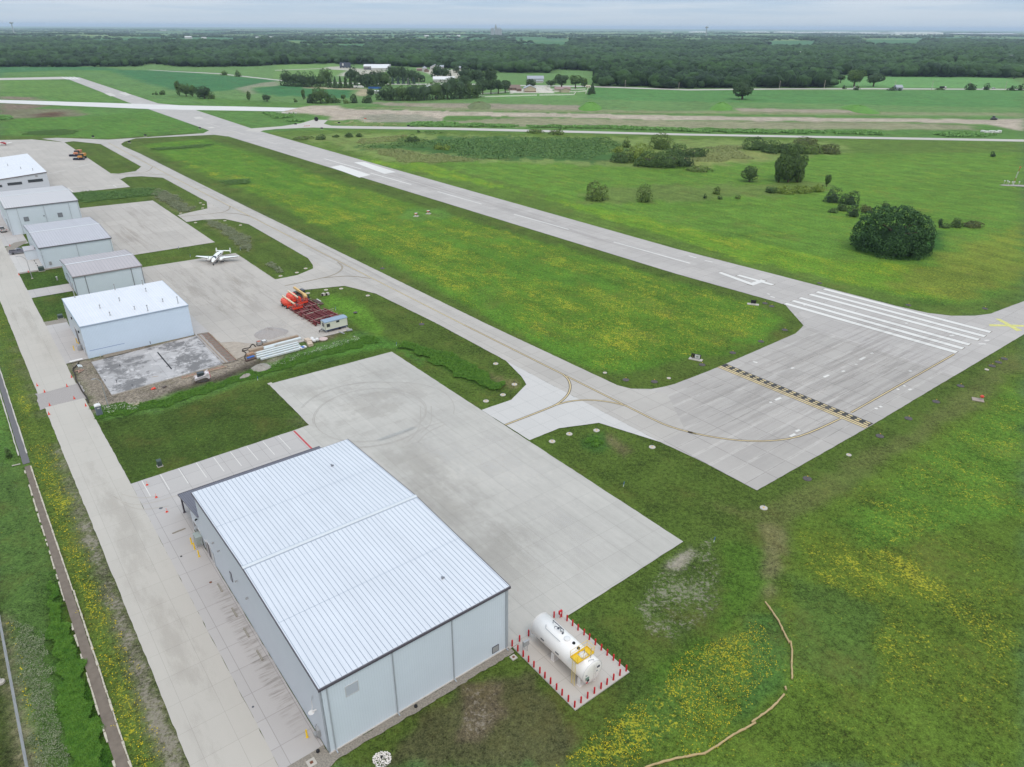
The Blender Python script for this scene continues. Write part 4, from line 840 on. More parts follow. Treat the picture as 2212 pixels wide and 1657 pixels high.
for u in (5.0, 16.2): panel(H5, 'vent', 'n', u, u + 1.5, 4.6, 6.1, mat('vent grey', alb(140, 148, 160), .5), .05, 0, DGREY, .06)
downs(H5, (.3, 3.6, 12.2, 20.6, 23.7), -.02, 10.0); panel(H5, 'vent', 'n', 11.4, 11.8, 5.6, 5.9, DGREY, .1, 0)
panel(H5, 'door', 'l', 1.5, 2.6, 0, 2.3, DGREY, .05, -.01, M_DOOR); panel(H5, 'overhead_door', 'l', 8, 12, 0, 4, M_WALLS, .05, -.01, DGREY)
H6 = hangar('wide hangar with single-slope white roof and dark window strips, farthest of the row', -30, 367.2, 54.4, 69, 7, 0, M_WALLS, M_ROOFW2, M_SEAM, mono=(2.2 + 1.0, 7.0), over=.25)
for u0, u1, z0, z1 in ((46.0, 52.0, 3.0, 4.1), (37.5, 43.2, 2.6, 3.6), (30.0, 35.0, 2.2, 3.1)): panel(H6, 'window_strip', 'n', u0, u1, z0, z1, GLASS, .06, 0, DGREY, .12)
panel(H6, 'vent', 'n', 49.4, 50.4, 5.2, 6.0, GALV, .06, 0)
t = MB(); t.bar((-30 + 30 - .3, -.3, 3.15), (54.7, -.3, 7.02), .1, .35); t.build('verge_trim', mat('dark taupe trim', alb(120, 112, 116), .5), H6)
for x, y in ((34, 8), (46, 20), (42, 36), (50, 10), (38, 52)):
    flue(H6, x, y, 3.2 + 3.8 * x / 54.4 + .2, .8, r=.12)

# ---------------------------------------------------------------- fuel tank on its pad
TK = empty('fuel_tank', 'large white horizontal fuel tank with yellow platform inside the red bollards', 'fuel tank', W(28.9, -.9, .10), ANG)
Rr = 1.55; zc_ = 2.05
t = MB(); n = 40
def headring(y, r): return [(r * math.cos(2 * math.pi * j / n), y, zc_ + r * math.sin(2 * math.pi * j / n)) for j in range(n)]
t.loft([headring(y, r) for y, r in ((.16, .05), (.13, .7), (.05, 1.3), (-.06, Rr), (-9.85, Rr), (-9.96, 1.3), (-10.04, .7), (-10.06, .05))], None, True, True)
body = t.build('tank_shell', mat('gloss white tank paint', alb(240, 242, 244, k=1.25), .28, noise=.01, spec=.5), TK)
for j in (-.07, -9.85):
    t = MB()
    for i in range(n):
        a, b = 2 * math.pi * i / n, 2 * math.pi * (i + 1) / n
        t.bar((1.56 * math.cos(a), j, zc_ + 1.56 * math.sin(a)), (1.56 * math.cos(b), j, zc_ + 1.56 * math.sin(b)), .05, .05)
    t.build('end_seam', WHITE, TK)
for y in (-4.3, -9.1):
    t = MB(); t.prism([(-1.35, 0), (1.35, 0), (1.35, 1.1), (1.1, .95), (.6, .62), (0, .52), (-.6, .62), (-1.1, .95), (-1.35, 1.1)], y - .14, y + .14, plane='xz')
    t.box(-1.5, y - .28, 0, 1.5, y + .28, .06); t.box(-1.45, y - .25, 0, -1.3, y + .25, 1.15); t.box(1.3, y - .25, 0, 1.45, y + .25, 1.15); t.build('saddle', WHITE, TK)
PLT = MB(); z = zc_ + Rr + .12
x0, x1, y0, y1 = -1.75, .95, -9.0, -7.75
ring = MB(); nn = 24; c0 = (-.25, -8.38)
outer = [(x0 if abs(math.cos(t_)) > abs(math.sin(t_)) and math.cos(t_) < 0 else (x1 if abs(math.cos(t_)) > abs(math.sin(t_)) else c0[0] + 1.2 * math.cos(t_)), (y0 if math.sin(t_) < 0 else y1) if abs(math.sin(t_)) >= abs(math.cos(t_)) else c0[1] + .6 * math.sin(t_)) for t_ in [2 * math.pi * j / nn for j in range(nn)]]
PLT.box(x0, y0, z, c0[0] - .55, y1, z + .06); PLT.box(c0[0] + .55, y0, z, x1, y1, z + .06); PLT.box(c0[0] - .55, y1 - .14, z, c0[0] + .55, y1, z + .06); PLT.box(c0[0] - .55, y0, z, c0[0] + .55, y0 + .12, z + .06)
for q in ((x0, y0, x1, y0), (x0, y1, x1, y1), (x0, y0, x0, y1), (x1, y0, x1, y1)): PLT.bar((q[0], q[1], z + .1), (q[2], q[3], z + .1), .05, .2)
pl = PLT.build('platform', YEL, TK)
g = MB()
for x, y in ((x0, y0), (x0, y1), (x1, y0), (x1, y1), ((x0 + x1) / 2, y1), ((x0 + x1) / 2, y0), (x0 + .9, y0)): g.tube([(x, y, z), (x, y, z + 1.1)], .025, 6)
for h in (.55, 1.1):
    for q in ((x0, y1, x1, y1), (x1, y0, x1, y1), (x0, y0, x1, y0), (x0, y0, x0, y0 + .4)): g.tube([(q[0], q[1], z + h), (q[2], q[3], z + h)], .022, 6)
g.build('handrail', YEL, pl)
l = MB()
for y in (-8.8, -8.25): l.tube([(x0 - .1, y, 0), (x0 - .1, y, z + 1.0)], .03, 6)
for i in range(13): l.tube([(x0 - .1, -8.8, .25 + i * .29), (x0 - .1, -8.25, .25 + i * .29)], .018, 5)
l.build('ladder', mat('pale yellow ladder paint', alb(235, 215, 120), .5), TK)
t = MB(); t.lathe([(.52, 0), (.52, .2), (.5, .24), (.1, .28)], 20, (c0[0], c0[1], zc_ + Rr - .04)); t.build('manway_cover', WHITE, TK)
t = MB(); t.lathe([(.42, 0), (.42, .1), (.38, .14), (.1, .15)], 18, (0, -5.25, zc_ + Rr - .04)); t.build('manway_cover', WHITE, TK)
for x, y, r, mm in ((.15, -6.3, .2, BLACK), (.05, -7.25, .2, BLACK), (.1, -4.3, .12, DGREY), (.25, -4.0, .08, GALV)):
    t = MB(); t.lathe([(r, 0), (r, .12), (r * .8, .2), (r * .2, .24)], 12, (x, y, zc_ + Rr - .03)); t.build('vent_cap', mm, TK)
zt = zc_ + Rr + .15
t = MB(); t.tube([(.35, -2.2, zt - .2), (.35, -2.2, zt + .25), (.35, -4.2, zt + .25), (.35, -4.2, zt - .2)], .05, 7); t.tube([(-.1, -3.0, zt - .2), (-.1, -3.0, zt + .2), (.2, -3.7, zt + .3), (.45, -4.0, zt + .1)], .04, 7); t.lathe([(.16, 0), (.16, .05)], 10, (.05, -3.55, zt + .15)); t.tube([(.1, -3.9, zt - .1), (.1, -3.9, zt + .5)], .04, 6); t.build('top_pipework', DGREY, TK)
t = MB(); t.tube([(-.65, -2.0, zt - .35), (-.65, -2.0, zt + .0), (-.95, -2.3, zt - .2), (-.95, -4.8, zt - .2), (-.8, -4.9, zt - .45)], .035, 6); t.build('side_pipe', GALV, TK)
t = MB(); t.tube([(.2, -9.2, zt - .1), (.2, -9.2, zt + 1.5)], .04, 6); t.tube([(-.4, -9.5, zt - .2), (-.4, -9.5, zt + .1), (.2, -9.7, zt + .1), (.3, -9.7, zt - .3)], .03, 6); t.tube([(-.1, -8.4, zt), (-.1, -8.4, zt + .9)], .04, 6); t.build('vent_pipe', GALV, TK)
t = MB()
for x in (-.16, .16): t.bar((x + .15, -10.12, .55), (x + .15, -10.12, zc_ + 1.35), .03, .03)
for i in range(9): t.bar((-.01, -10.12, .7 + i * .31), (.31, -10.12, .7 + i * .31), .03, .03)
t.build('end_ladder', WHITE, TK)
for x, z_, a, b, mm in ((-1.0, 1.75, .5, .35, mat('green placard', alb(120, 150, 140), .5)), (-.85, 1.35, .28, .28, BLACK), (.75, 2.6, .4, .22, DGREY), (.55, 2.05, .2, .16, GALV), (-1.15, 2.3, .2, .14, GALV), (-1.0, 1.05, .24, .06, RED)):
    t = MB(); t.box(x - a / 2, -10.1, z_ - b / 2, x + a / 2, -10.0, z_ + b / 2); t.build('placard', mm, TK)
for y in (-5.2, -2.4): 
    t = MB(); t.box(-1.57, y - .3, 2.0, -1.53, y + .3, 2.2); t.build('placard', DGREY, TK)
# red bollards
bl = MB(); bl.lathe([(.11, 0), (.11, .93), (.09, 1.0), (.04, 1.04)], 12); bme = bl.mesh('bollard', RED); bk = MB(); bk.lathe([(.115, .0), (.115, .05)], 12); 
bol = [(24.95, -.25), (25, -1.35), (25, -2.45), (25, -3.5), (25, -4.55), (25, -5.7), (25, -6.65), (25, -7.7), (25, -8.8), (25, -9.8), (25, -10.9), (25.05, -11.95), (26.05, -11.95), (27.1, -11.95), (28.2, -11.95), (29.3, -11.95), (30.3, -11.95), (31.4, -11.95), (32.5, -11.95), (33.6, -11.95), (33.55, -10.85), (33.55, -9.8), (33.5, -8.75), (33.5, -7.7), (33.5, -6.6), (33.5, -5.5), (33.5, -4.5), (33.45, -3.4), (33.4, -2.4), (33.4, -1.3), (33.3, -.3), (32.5, .3), (27.7, -.2), (26.2, -.2)]
base_b = None
ords = ['first', 'second', 'third', 'fourth', 'fifth', 'sixth', 'seventh', 'eighth', 'ninth', 'tenth', 'eleventh', 'twelfth', 'thirteenth', 'fourteenth', 'fifteenth', 'sixteenth', 'seventeenth', 'eighteenth', 'nineteenth', 'twentieth']
for i, (a, b) in enumerate(bol):
    o = link('red_bollard', bme, None, W(a, b, .10 if b < 0 else .02), 0)
    if i < 12: lb = f'{ords[i]} red bollard along the lower left edge of the tank pad, counting from the hangar'
    elif i < 20: lb = f'{ords[i - 12]} red bollard of the near edge right of the lowest corner bollard'
    elif i < 31: lb = f'{ords[i - 20]} red bollard up the right edge of the tank pad from the right corner'
    else: lb = ['red bollard half hidden behind the far end of the tank, by the emergency box', 'red bollard on the far edge of the pad just left of the tank end', 'red bollard right behind the grey cabinet on the tank pad'][i - 31]
    tag(o, lb, 'bollard', 'red bollards round the fuel tank')
# emergency box, cabinet, drain, grate
e_ = empty('emergency_box', 'red emergency box on its post at the far corner of the tank pad', 'emergency box', W(33.0, -.35, .1), ANG)
t = MB(); t.lathe([(.05, 0), (.05, 1.0)], 8); t.build('post', RED, e_); t = MB(); t.box(-.28, -.16, .75, .28, .1, 1.35, bev=.03); bx_ = t.build('box', RED, e_); t = MB(); t.box(-.16, -.19, .9, .0, -.15, 1.2); t.build('label_plate', WHITE, bx_)
e_ = empty('control_cabinet', 'grey control cabinet on a two-post rack at the hangar corner of the tank pad', 'cabinet', W(25.6, -2.05, .1), ANG)
t = MB()
for x in (-.38, .38):
    t.tube([(x, 0, 0), (x, 0, 2.1)], .035, 6)
for z_ in (.6, 1.0, 1.35): t.bar((-.38, 0, z_), (.38, 0, z_), .04, .04)
t.build('rack', GALV, e_); t = MB(); t.box(-.42, -.35, 1.35, .42, -.03, 2.15, bev=.02); t.build('enclosure', GALV, e_)
for (a, b, s2, gm_, lb) in ((24.0, -1.75, .75, 'round', 'square concrete drain with round cover beside the tank pad corner'), (-2.05, .2, .95, 'sq', 'square concrete drain with rusty grate at the near hangar corner')):
    e_ = empty('drain_inlet', lb, 'drain', W(a, b, 0), ANG)
    t = MB(); t.box(-s2 / 2, -s2 / 2, -.1, s2 / 2, s2 / 2, .07, bev=.015); t.build('surround', CONCW, e_)
    t = MB(); rust = mat('rusty iron', alb(128, 82, 62), .85, noise=.2, nscale=6)
    if gm_ == 'round': t.lathe([(.17, .071), (.17, .09)], 14)
    else:
        t.box(-.17, -.17, .06, .17, .17, .078)
        for i in range(6): t.box(-.16 + i * .056, -.17, .078, -.13 + i * .056, .17, .095)
    t.build('grate', rust, e_)
# stones
rnd = random.Random(3); t = MB()
for i in range(330):
    r_ = 1.0 * math.sqrt(rnd.random()); th = rnd.uniform(0, 6.283); s2 = rnd.uniform(.035, .09)
    t.blob((r_ * math.cos(th), r_ * math.sin(th) * 1.0, s2 * .5 + .18 * max(0, 1 - r_) + .0), s2, s2 * rnd.uniform(.6, 1), s2 * .7, i, .3, 6, 4)
o = t.build('white_stones', mat('white rock', alb(225, 225, 225, k=1.1), .8, noise=.1, nscale=8), None, W(4.15, -4.05, 0), 0); tag(o, 'heap of white rocks round a drain near the image bottom', 'rocks', kind='stuff')
e_ = tag(MB().lathe([(.1, 0), (.12, .3), (.03, .33)], 10).build('floor_drain', BLACK, None, W(4.15, -4.0, .1), 0), 'black drain cap in the middle of the white rocks', 'drain cap')
for (a, b) in ((10.5, -.55), (-.95, 2.2 - 1.2)):
    e_ = MB().lathe([(.2, 0), (.2, .22), (.12, .28)], 10).build('rodent_station', BLACK, None, W(a, b, 0), 0); tag(e_, 'small black bait box on the stones ' + ('under the middle of the hangar end wall' if a > 0 else 'left of the near hangar corner'), 'bait box')

# ---------------------------------------------------------------- yellow bollards, cones, wheel stops, covers
yb = MB(); yb.lathe([(.16, 0), (.16, .03), (.1, .04), (.1, 1.15), (.05, 1.2)], 12); yme = yb.mesh('yellow_bollard', YEL)
for a, b, lb in ((-1.4, 45.6, 'farthest of three yellow bollards by the hangar switchgear'), (-1.4, 44.1, 'middle of three yellow bollards by the hangar switchgear'), (-1.4, 41.9, 'nearest of three yellow bollards by the hangar switchgear'), (-1.15, 3.4, 'lone yellow bollard by the gas meter at the near hangar corner'),
                 (-.9, 143.2, 'yellow bollard left of the dark door of the white-roofed hangar'), (-.9, 139.9, 'yellow bollard behind the grey drum at the white-roofed hangar'), (-2.3, 138.4, 'yellow bollard standing out on the concrete before the white-roofed hangar')):
    tag(link('yellow_bollard', yme, None, W(a, b, .03), 0), lb, 'bollard', 'yellow bollards')
def cone(a, b, label, band=True, h=.70, z=.035):
    e = empty('traffic_cone', label, 'traffic cone', W(a, b, z), ANG, 'orange traffic cones')
    t = MB(); t.box(-.19, -.19, 0, .19, .19, .04, bev=.01); t.build('base', CONE if not band else CONE, e)
    t = MB(); t.lathe([(.14, .04), (.035, h)], 12); t.build('cone_body', CONE, e)
    if band:
        for z0, z1 in ((.30, .42), (.5, .6)):
            r0 = .14 - .105 * (z0 - .04) / (h - .04); r1_ = .14 - .105 * (z1 - .04) / (h - .04)
            t = MB(); t.lathe([(r0 + .008, z0), (r1_ + .008, z1)], 12); t.build('reflective_band', WHITE, e)
    return e
cone(-2.8, 66.5, 'white-banded cone between the first two parking lines, farthest of three'); cone(-2.5, 61.7, 'white-banded cone at the end of the first parking line, middle of three'); cone(-2.2, 56.4, 'white-banded cone nearest the awning post')
for a, b, lb in ((-12.2, 121.6, 'orange cone at the far left road edge before the gravel gap'), (-11.4, 117.2, 'orange cone at the far edge of the gravel gap, left one'), (-7.1, 117.3, 'orange cone at the far edge of the gravel gap, right one'), (-6.9, 109.9, 'orange cone at the near edge of the gravel gap, right one'), (-11.5, 109.6, 'orange cone at the near edge of the gravel gap, left one'),
                 (-12.2, 105.3, 'orange cone nearest the camera on the left road edge'), (-5.6, 104.8, 'orange cone at the right road edge near the portable toilet'), (-5.5, 121.9, 'orange cone at the right road edge beside the black hose')): cone(a, b, lb, False, .68)
for i, (x, y) in enumerate(((200, 828), (573, 1352), (384, 1412))):
    a, b = LP([((x / 5.02) * .53979, (820 + y / 5.02) * .53979)])[0]
    cone(a, b, ('orange cone on the curved stone strip by the parked grey pickup', 'orange cone on the stones beside the curved street lamp', 'orange cone at the road corner left of the curved street lamp')[i], False, .68)
for i, (p, q) in enumerate((((-3.05, 50.0), (-1.1, 50.1)), ((-1.1, 34.3), (-1.1, 32.3)), ((-1.1, 28.3), (-1.1, 26.3)), ((-1.1, 23.7), (-1.1, 21.8)), ((-1.1, 19.0), (-1.1, 17.0)))):
    t = MB(); P0, P1 = W(*p, 0), W(*q, 0); c_ = (P0 + P1) / 2; L = (P1 - P0).length / 2; rz = math.atan2(P1.y - P0.y, P1.x - P0.x)
    t.prism([(-.12, 0), (.12, 0), (.08, .13), (-.08, .13)], -L, L, plane='yz'); o = t.build('wheel_stop', mat('weathered kerb concrete', alb(158, 156, 148), .9), None, (c_.x, c_.y, .03), rz)
    tag(o, ('concrete wheel stop lying crosswise near the awning', 'concrete wheel stop along the hangar wall, farthest of four in line', 'concrete wheel stop along the hangar wall, second farthest of four', 'concrete wheel stop along the hangar wall, third of four', 'concrete wheel stop along the hangar wall, nearest of four')[i], 'wheel stop', 'concrete wheel stops')
for a, b, r_, mm, lb in ((-2.7, 58.1, .3, DGREY, 'grey manhole cover beside the nearest banded cone'), (-3.5, 43.6, .16, BLACK, 'small dark cover on the concrete left of the yellow bollards'), (-1.8, 35.25, .2, rust, 'rust red manhole cover beside the farthest in-line wheel stop'), (-4.5, 11.0, .14, DGREY, 'small grey cover on the joint near the image bottom')):
    tag(MB().lathe([(r_, 0), (r_, .012)], 16, smooth=False).build('manhole_cover', mm, None, W(a, b, .032), 0), lb, 'manhole cover')
# switchgear against the hangar
e_ = empty('switchgear', 'grey electrical switchgear cabinet against the hangar wall behind yellow bollards', 'electrical cabinet', W(-.62, 44.9, .03), ANG)
t = MB(); t.box(-.32, -.75, .35, .6, .85, 1.75, bev=.03); t.build('cabinet', mat('transformer grey', alb(168, 182, 182), .5), e_)
t = MB(); t.box(-.4, -.75, 0, .5, .75, .36); t.build('plinth', GALV, e_)
t = MB()
for y in (-1.6, -1.35): t.tube([(.5, y, .1), (.3, y, .8), (.3, y + .5, 1.0), (.6, y + .5, 1.5)], .05, 6)
t.box(.3, 1.0, .9, .72, 1.5, 2.2); t.box(.4, 1.6, .8, .72, 2.2, 1.9); t.build('conduit', GALV, e_)
# pad-mounted transformers
def padbox(a, b, w_, d_, h, label, m=mat('dark green enclosure', alb(74, 90, 86), .5)):
    e = empty('pad_transformer', label, 'transformer', W(a, b, 0), ANG)
    t = MB(); t.box(-w_ / 2 - .1, -d_ / 2 - .1, -.05, w_ / 2 + .1, d_ / 2 + .1, .1); t.build('pad', CONCW, e)
    t = MB(); t.prism([(-d_ / 2, .1), (d_ / 2, .1), (d_ / 2, h), (-d_ / 2 + .15, h), (-d_ / 2, h - .18)], -w_ / 2, w_ / 2, plane='yz'); t.build('enclosure', m, e)
padbox(.55, 71.6, .75, .8, 1.25, 'dark green transformer box on the lawn behind the parking bays')
a, b = LP([(260.5 * .53979 * 0 + r5((538, 605))[0][0], r5((538, 605))[0][1])])[0]; padbox(a, b, 1.2, 1.0, 1.1, 'dark green transformer box on the stones left of the white-roofed hangar')
a, b = LP([(839 / 5.02 * .53979, (820 + 1325 / 5.02) * .53979)])[0]; padbox(a, b, 1.6, 1.3, 1.4, 'dark green transformer box on the stones by the hut hangar corner')
# portable toilet
e_ = empty('portable_toilet', 'grey portable toilet with white roof beside the road', 'portable toilet', W(-4.05, 99.2, 0), ANG)
t = MB(); t.box(-.55, -.55, .08, .55, .55, 2.05, bev=.04); t.build('cabin', mat('grey plastic cabin', alb(124, 136, 152), .5), e_)
t = MB(); t.prism([(-.6, 2.04), (.6, 2.04), (.5, 2.18), (0, 2.3), (-.5, 2.18)], -.6, .6, plane='xz'); t.build('roof', WHITE, e_)
t = MB(); t.box(-.2, -.575, 1.5, .22, -.545, 1.72); t.build('sign_plate', mat('label white', alb(215, 220, 222), .5), e_); t = MB(); t.box(-.62, -.62, 0, .62, .62, .09); t.build('skid', DGREY, e_)
t = MB(); t.box(-.42, -.572, .15, .42, -.552, 1.95); t.build('door', mat('grey plastic door', alb(112, 124, 142), .5), e_)
t = MB(); t.lathe([(.05, 2.2), (.05, 2.5)], 8, (.4, .4, 0)); t.build('vent_pipe', WHITE, e_)
# grey drum and piping by hangar two
e_ = empty('air_unit', 'grey cylindrical drum unit with pipes beside the hangar wall', 'drum', W(-1.1, 137.6, .03), ANG)
t = MB(); t.lathe([(.5, 0), (.5, 1.3), (.42, 1.42), (.1, 1.46)], 16); t.build('drum', GALV, e_); t = MB(); t.tube([(.4, 0, .4), (.8, 0, .4), (.8, 0, 2.4), (.6, -.2, 2.6)], .06, 7); t.build('pipe', DGREY, e_)

# ---------------------------------------------------------------- lamps, stakes, edge lights, signs
def street_lamp(a, b, h, reach, label, rz=0, curved=True):
    e = empty('street_lamp', label, 'street lamp', W(a, b, 0), ANG + rz)
    t = MB(); t.lathe([(.3, 0), (.3, .12), (.26, .16)], 12); t.build('footing', CONCW, e)
    if curved:
        pts = [(0, 0, .1), (0, 0, h * .72)] + [(-reach * (1 - math.cos(t_)), 0, h * .72 + h * .28 * math.sin(t_)) for t_ in [math.pi / 2 * i / 7 for i in range(1, 8)]]
        t = MB(); t.tube(pts, [.09] + [.07] * (len(pts) - 3) + [.045, .04], 8); t.build('pole', GALV, e); p = pts[-1]
    else:
        t = MB(); t.tube([(0, 0, 0), (0, 0, h)], [.09, .05], 8); t.build('pole', GALV, e); p = (0, 0, h)
    t = MB(); t.prism([(-.35, 0), (-.3, .09), (.3, .12), (.35, .0)], -.13, .13, T(p[0] - .25, 0, p[2] - .05)); t.build('lamp_head', GALV, e)
street_lamp(-2.6, 208.4, 7.4, 1.9, 'street lamp with long curved arm beside the road near the grey pickup', math.radians(-8))
street_lamp(-2.0, 101.4, 6.9, 1.0, 'tall straight-poled lamp in the weeds behind the portable toilet', 0)
def stake(x, y, lb):
    p = at(x, y); e = empty('marker_stake', lb, 'marker stake', (p.x, p.y, 0), 0, 'blue and white marker stakes')
    t = MB(); t.tube([(0, 0, 0), (.03, 0, .45)], .05, 6); t.build('base', WHITE, e); t = MB(); t.tube([(.03, 0, .45), (.08, 0, 1.0)], .055, 6); t.build('tip', BLUE, e)
for q, lb in ((r6((1645, 1192))[0], 'blue and white stake in the turf between apron and turning pad'), (r8((220, 382))[0], 'blue and white stake right of the near apron corner'), (r9((1128, 490))[0], 'blue and white stake in the grass right of the steel beams'), (r9((1747, 853))[0], 'blue and white stake in the weeds behind the near apron'), (r9((334, 1205))[0], 'blue and white stake in the weed strip left of the near apron'), (r4((1580, 1100))[0], 'small stake in the grass strip left of the aeroplane'), (r4((1685, 1172))[0], 'small stake in the grass just left of the wing tip'), (r4((2127, 1112))[0], 'small stake in the grass right of the tailplane')): stake(q[0], q[1], lb)
PADD = mat('dark stone ring', alb(96, 92, 92), .9, noise=.3, nscale=5); AMB = mat('amber lens', alb(235, 190, 80), .4)
def edge_light(x, y, white, lb, sc=1.0):
    p = at(x, y); e = empty('edge_light', lb, 'edge light', (p.x, p.y, .0), 0, 'taxiway and runway edge lights'); e.scale = (sc,) * 3
    t = MB(); rnd = random.Random(int(x)); t.loft([[((.62 if white else .75) * math.cos(2 * math.pi * j / 18) * (1 + rnd.uniform(-.05, .05)), (.62 if white else .75) * math.sin(2 * math.pi * j / 18), z_) for j in range(18)] for z_ in (-.1, .03)], None, True, False); t.build('pad', CONCW if white else PADD, e)
    t = MB(); t.lathe([(.14, .03), (.12, .08), (.03, .12), (.025, .42)], 8); t.build('stem', AMB if white else DGREY, e)
    t = MB(); t.lathe([(.06, .42), (.08, .5), (.06, .6), (.02, .64)], 8); t.build('lens', mat('blue lens', alb(50, 60, 110), .3) if white else AMB, e)
EL = [(r6, 705, 286, 1, 'edge light on white pad at the ditch top beside the taxiway'), (r6, 843, 438, 1, 'edge light on white pad at the tip of the ditch island'), (r6, 758, 515, 1, 'edge light on white pad below the reed ditch end'), (r6, 633, 561, 1, 'edge light on white pad at the corner of the near apron and connector'),
      (r6, 1120, 858, 1, 'edge light on white pad nearest the apron south of the connector'), (r6, 1247, 803, 1, 'edge light on white pad, second south of the connector'), (r6, 1447, 777, 1, 'edge light on white pad above the weedy hollow'), (r6, 1857, 900, 1, 'edge light on white pad at the right end of the pale connector'),
      (r6, 1509, 352, 1, 'small edge light where the taxiway meadow border begins to curve'), (r6, 1980, 392, 1, 'small edge light above the taxiway corner curve, right'), (r6, 1663, 405, 0, 'edge light on dark pad, left of two at the meadow corner'), (r6, 1873, 418, 0, 'edge light on dark pad, right of two at the meadow corner'),
      (r7, 570, 338, 0, 'edge light on dark pad right of the black sign at the runway bend'), (r7, 613, 357, 0, 'edge light on dark pad at the very bend of the runway edge'), (r7, 696, 507, 0, 'edge light on dark pad where the meadow corner turns in'), (r7, 545, 580, 0, 'edge light on dark pad midway along the meadow side of the turning pad'), (r7, 366, 652, 0, 'edge light on dark pad above the hold line end'), (r7, 172, 728, 0, 'edge light on dark pad below the black and yellow sign'),
      (r7, 2088, 690, 0, 'edge light on dark pad, rightmost of three beyond the runway end'), (r7, 2050, 712, 0, 'edge light on dark pad, middle of three beyond the runway end'), (r7, 2010, 735, 0, 'edge light on dark pad, leftmost of three beyond the runway end'), (r7, 1976, 758, 1, 'small white-based light next to three dark pads at the runway end'), (r7, 1810, 862, 0, 'edge light on dark pad above the red-capped marker'), (r7, 1655, 962, 0, 'edge light on dark pad left of the red-capped marker'),
      (r7, 1480, 1068, 0, 'edge light on dark pad just past the hold line end'), (r7, 1298, 1180, 0, 'edge light on dark pad south of the hold line end'), (r7, 838, 1450, 0, 'edge light on large dark pad near the bottom tip of the turning pad'), (r7, 1102, 1299, 1, 'small white-based light midway along the lower turning pad edge'), (r8, 503, 187, 1, 'edge light on white pad below the bottom tip of the turning pad'),
      (r7, 917, 211, 0, 'edge light on dark pad across the runway from the painted number'), (r7, 1480, 350, 0, 'edge light on dark pad beyond the threshold stripes'), (r7, 1965, 372, 0, 'edge light on dark pad where the far runway edge flares'),
      (r9, 822, 62, 1, 'edge light on white pad, rightmost of three at the island tip behind the boom lifts'), (r9, 733, 104, 1, 'edge light on white pad, middle of three at the island tip behind the boom lifts'), (r9, 566, 139, 1, 'edge light on white pad, left of three at the island tip behind the boom lifts'), (r9, 845, 314, 1, 'edge light on white pad right behind the tan telehandler'), (r9, 1030, 280, 1, 'edge light on white pad behind the left culvert end'), (r9, 1184, 268, 1, 'edge light on white pad behind the right culvert end'), (r9, 1456, 338, 1, 'edge light on white pad where the connector widens to the taxiway'),
      (r9, 2005, 630, 0, 'edge light on dark pad midway along the taxiway lawn'), (r9, 1605, 62, 0, 'edge light on dark pad in the mown strip across the taxiway'), (r9, 1328, 510, 0, 'small dark cover in the bright swale right of the beams'),
      (r4, 1773, 691, 1, 'edge light on white pad, top of three at the second island tip'), (r4, 1800, 706, 1, 'edge light on white pad, middle of three at the second island tip'), (r4, 1793, 736, 1, 'edge light on white pad, bottom of three at the second island tip'), (r4, 1598, 782, 1, 'edge light on white pad at the end of the tall weeds'), (r4, 1730, 865, 1, 'edge light on white pad, left of three on the third island'), (r4, 1990, 848, 1, 'edge light on white pad, middle of three on the third island'), (r4, 2128, 887, 1, 'edge light on white pad, right of three on the third island')]
for rr, x, y, wt, lb in EL:
    q = rr((x, y))[0]; edge_light(q[0], q[1], wt, lb, .75 if 'small' in lb else 1.0)
def sign(x, y, w_, h, rz, label, face, legend=None, pad_=(3.2, 1.3)):
    p = at(x, y); e = empty('airfield_sign', label, 'airfield sign', (p.x, p.y, 0), rz, 'airfield signs')
    t = MB(); t.box(-pad_[0] / 2, -pad_[1] / 2, -.1, pad_[0] / 2, pad_[1] / 2, .07); t.build('pad', CONCW, e)
    t = MB()
    for x_ in (-w_ * .35, w_ * .35): t.box(x_ - .05, -.05, .06, x_ + .05, .05, .35)
    t.build('leg', DGREY, e); t = MB(); t.box(-w_ / 2, -.11, .3, w_ / 2, .11, .3 + h, bev=.02); bx = t.build('cabinet', BLACK, e)
    if face: t = MB(); t.box(-w_ * .12, -.125, .36, w_ * .42, -.108, .24 + h); t.build('face_panel', face, bx)
    if legend: legend(bx, w_, h)
def leg1(bx, w_, h):
    t = MB(); 
    for i in range(12):
        a, b = math.radians(60 + i * 22), math.radians(60 + (i + 1) * 22); c = (-w_ * .3, .3 + h / 2)
        t.bar((c[0] + .2 * math.cos(a), -.125, c[1] + .3 * math.sin(a)), (c[0] + .2 * math.cos(b), -.125, c[1] + .3 * math.sin(b)), .05, .02)
    t.build('legend', mat('sign yellow', alb(205, 190, 60), .5), bx)
    t = MB(); t.box(w_ * .03, -.135, .3 + h * .28, w_ * .27, -.124, .3 + h * .62); t.build('grey_block', mat('sign grey', alb(150, 160, 162), .5), bx)
q = R(2750, 1380, 22.12)((730, 1280))[0]; sign(q[0], q[1], 2.3, 1.05, math.radians(-28), 'black airfield sign with white face and yellow letter beside the hold line', mat('sign white', alb(222, 228, 228), .5), leg1)
q = r7((495, 345))[0]; sign(q[0], q[1], 1.4, .95, math.radians(-20), 'black blank-sided airfield sign at the runway bend', None)
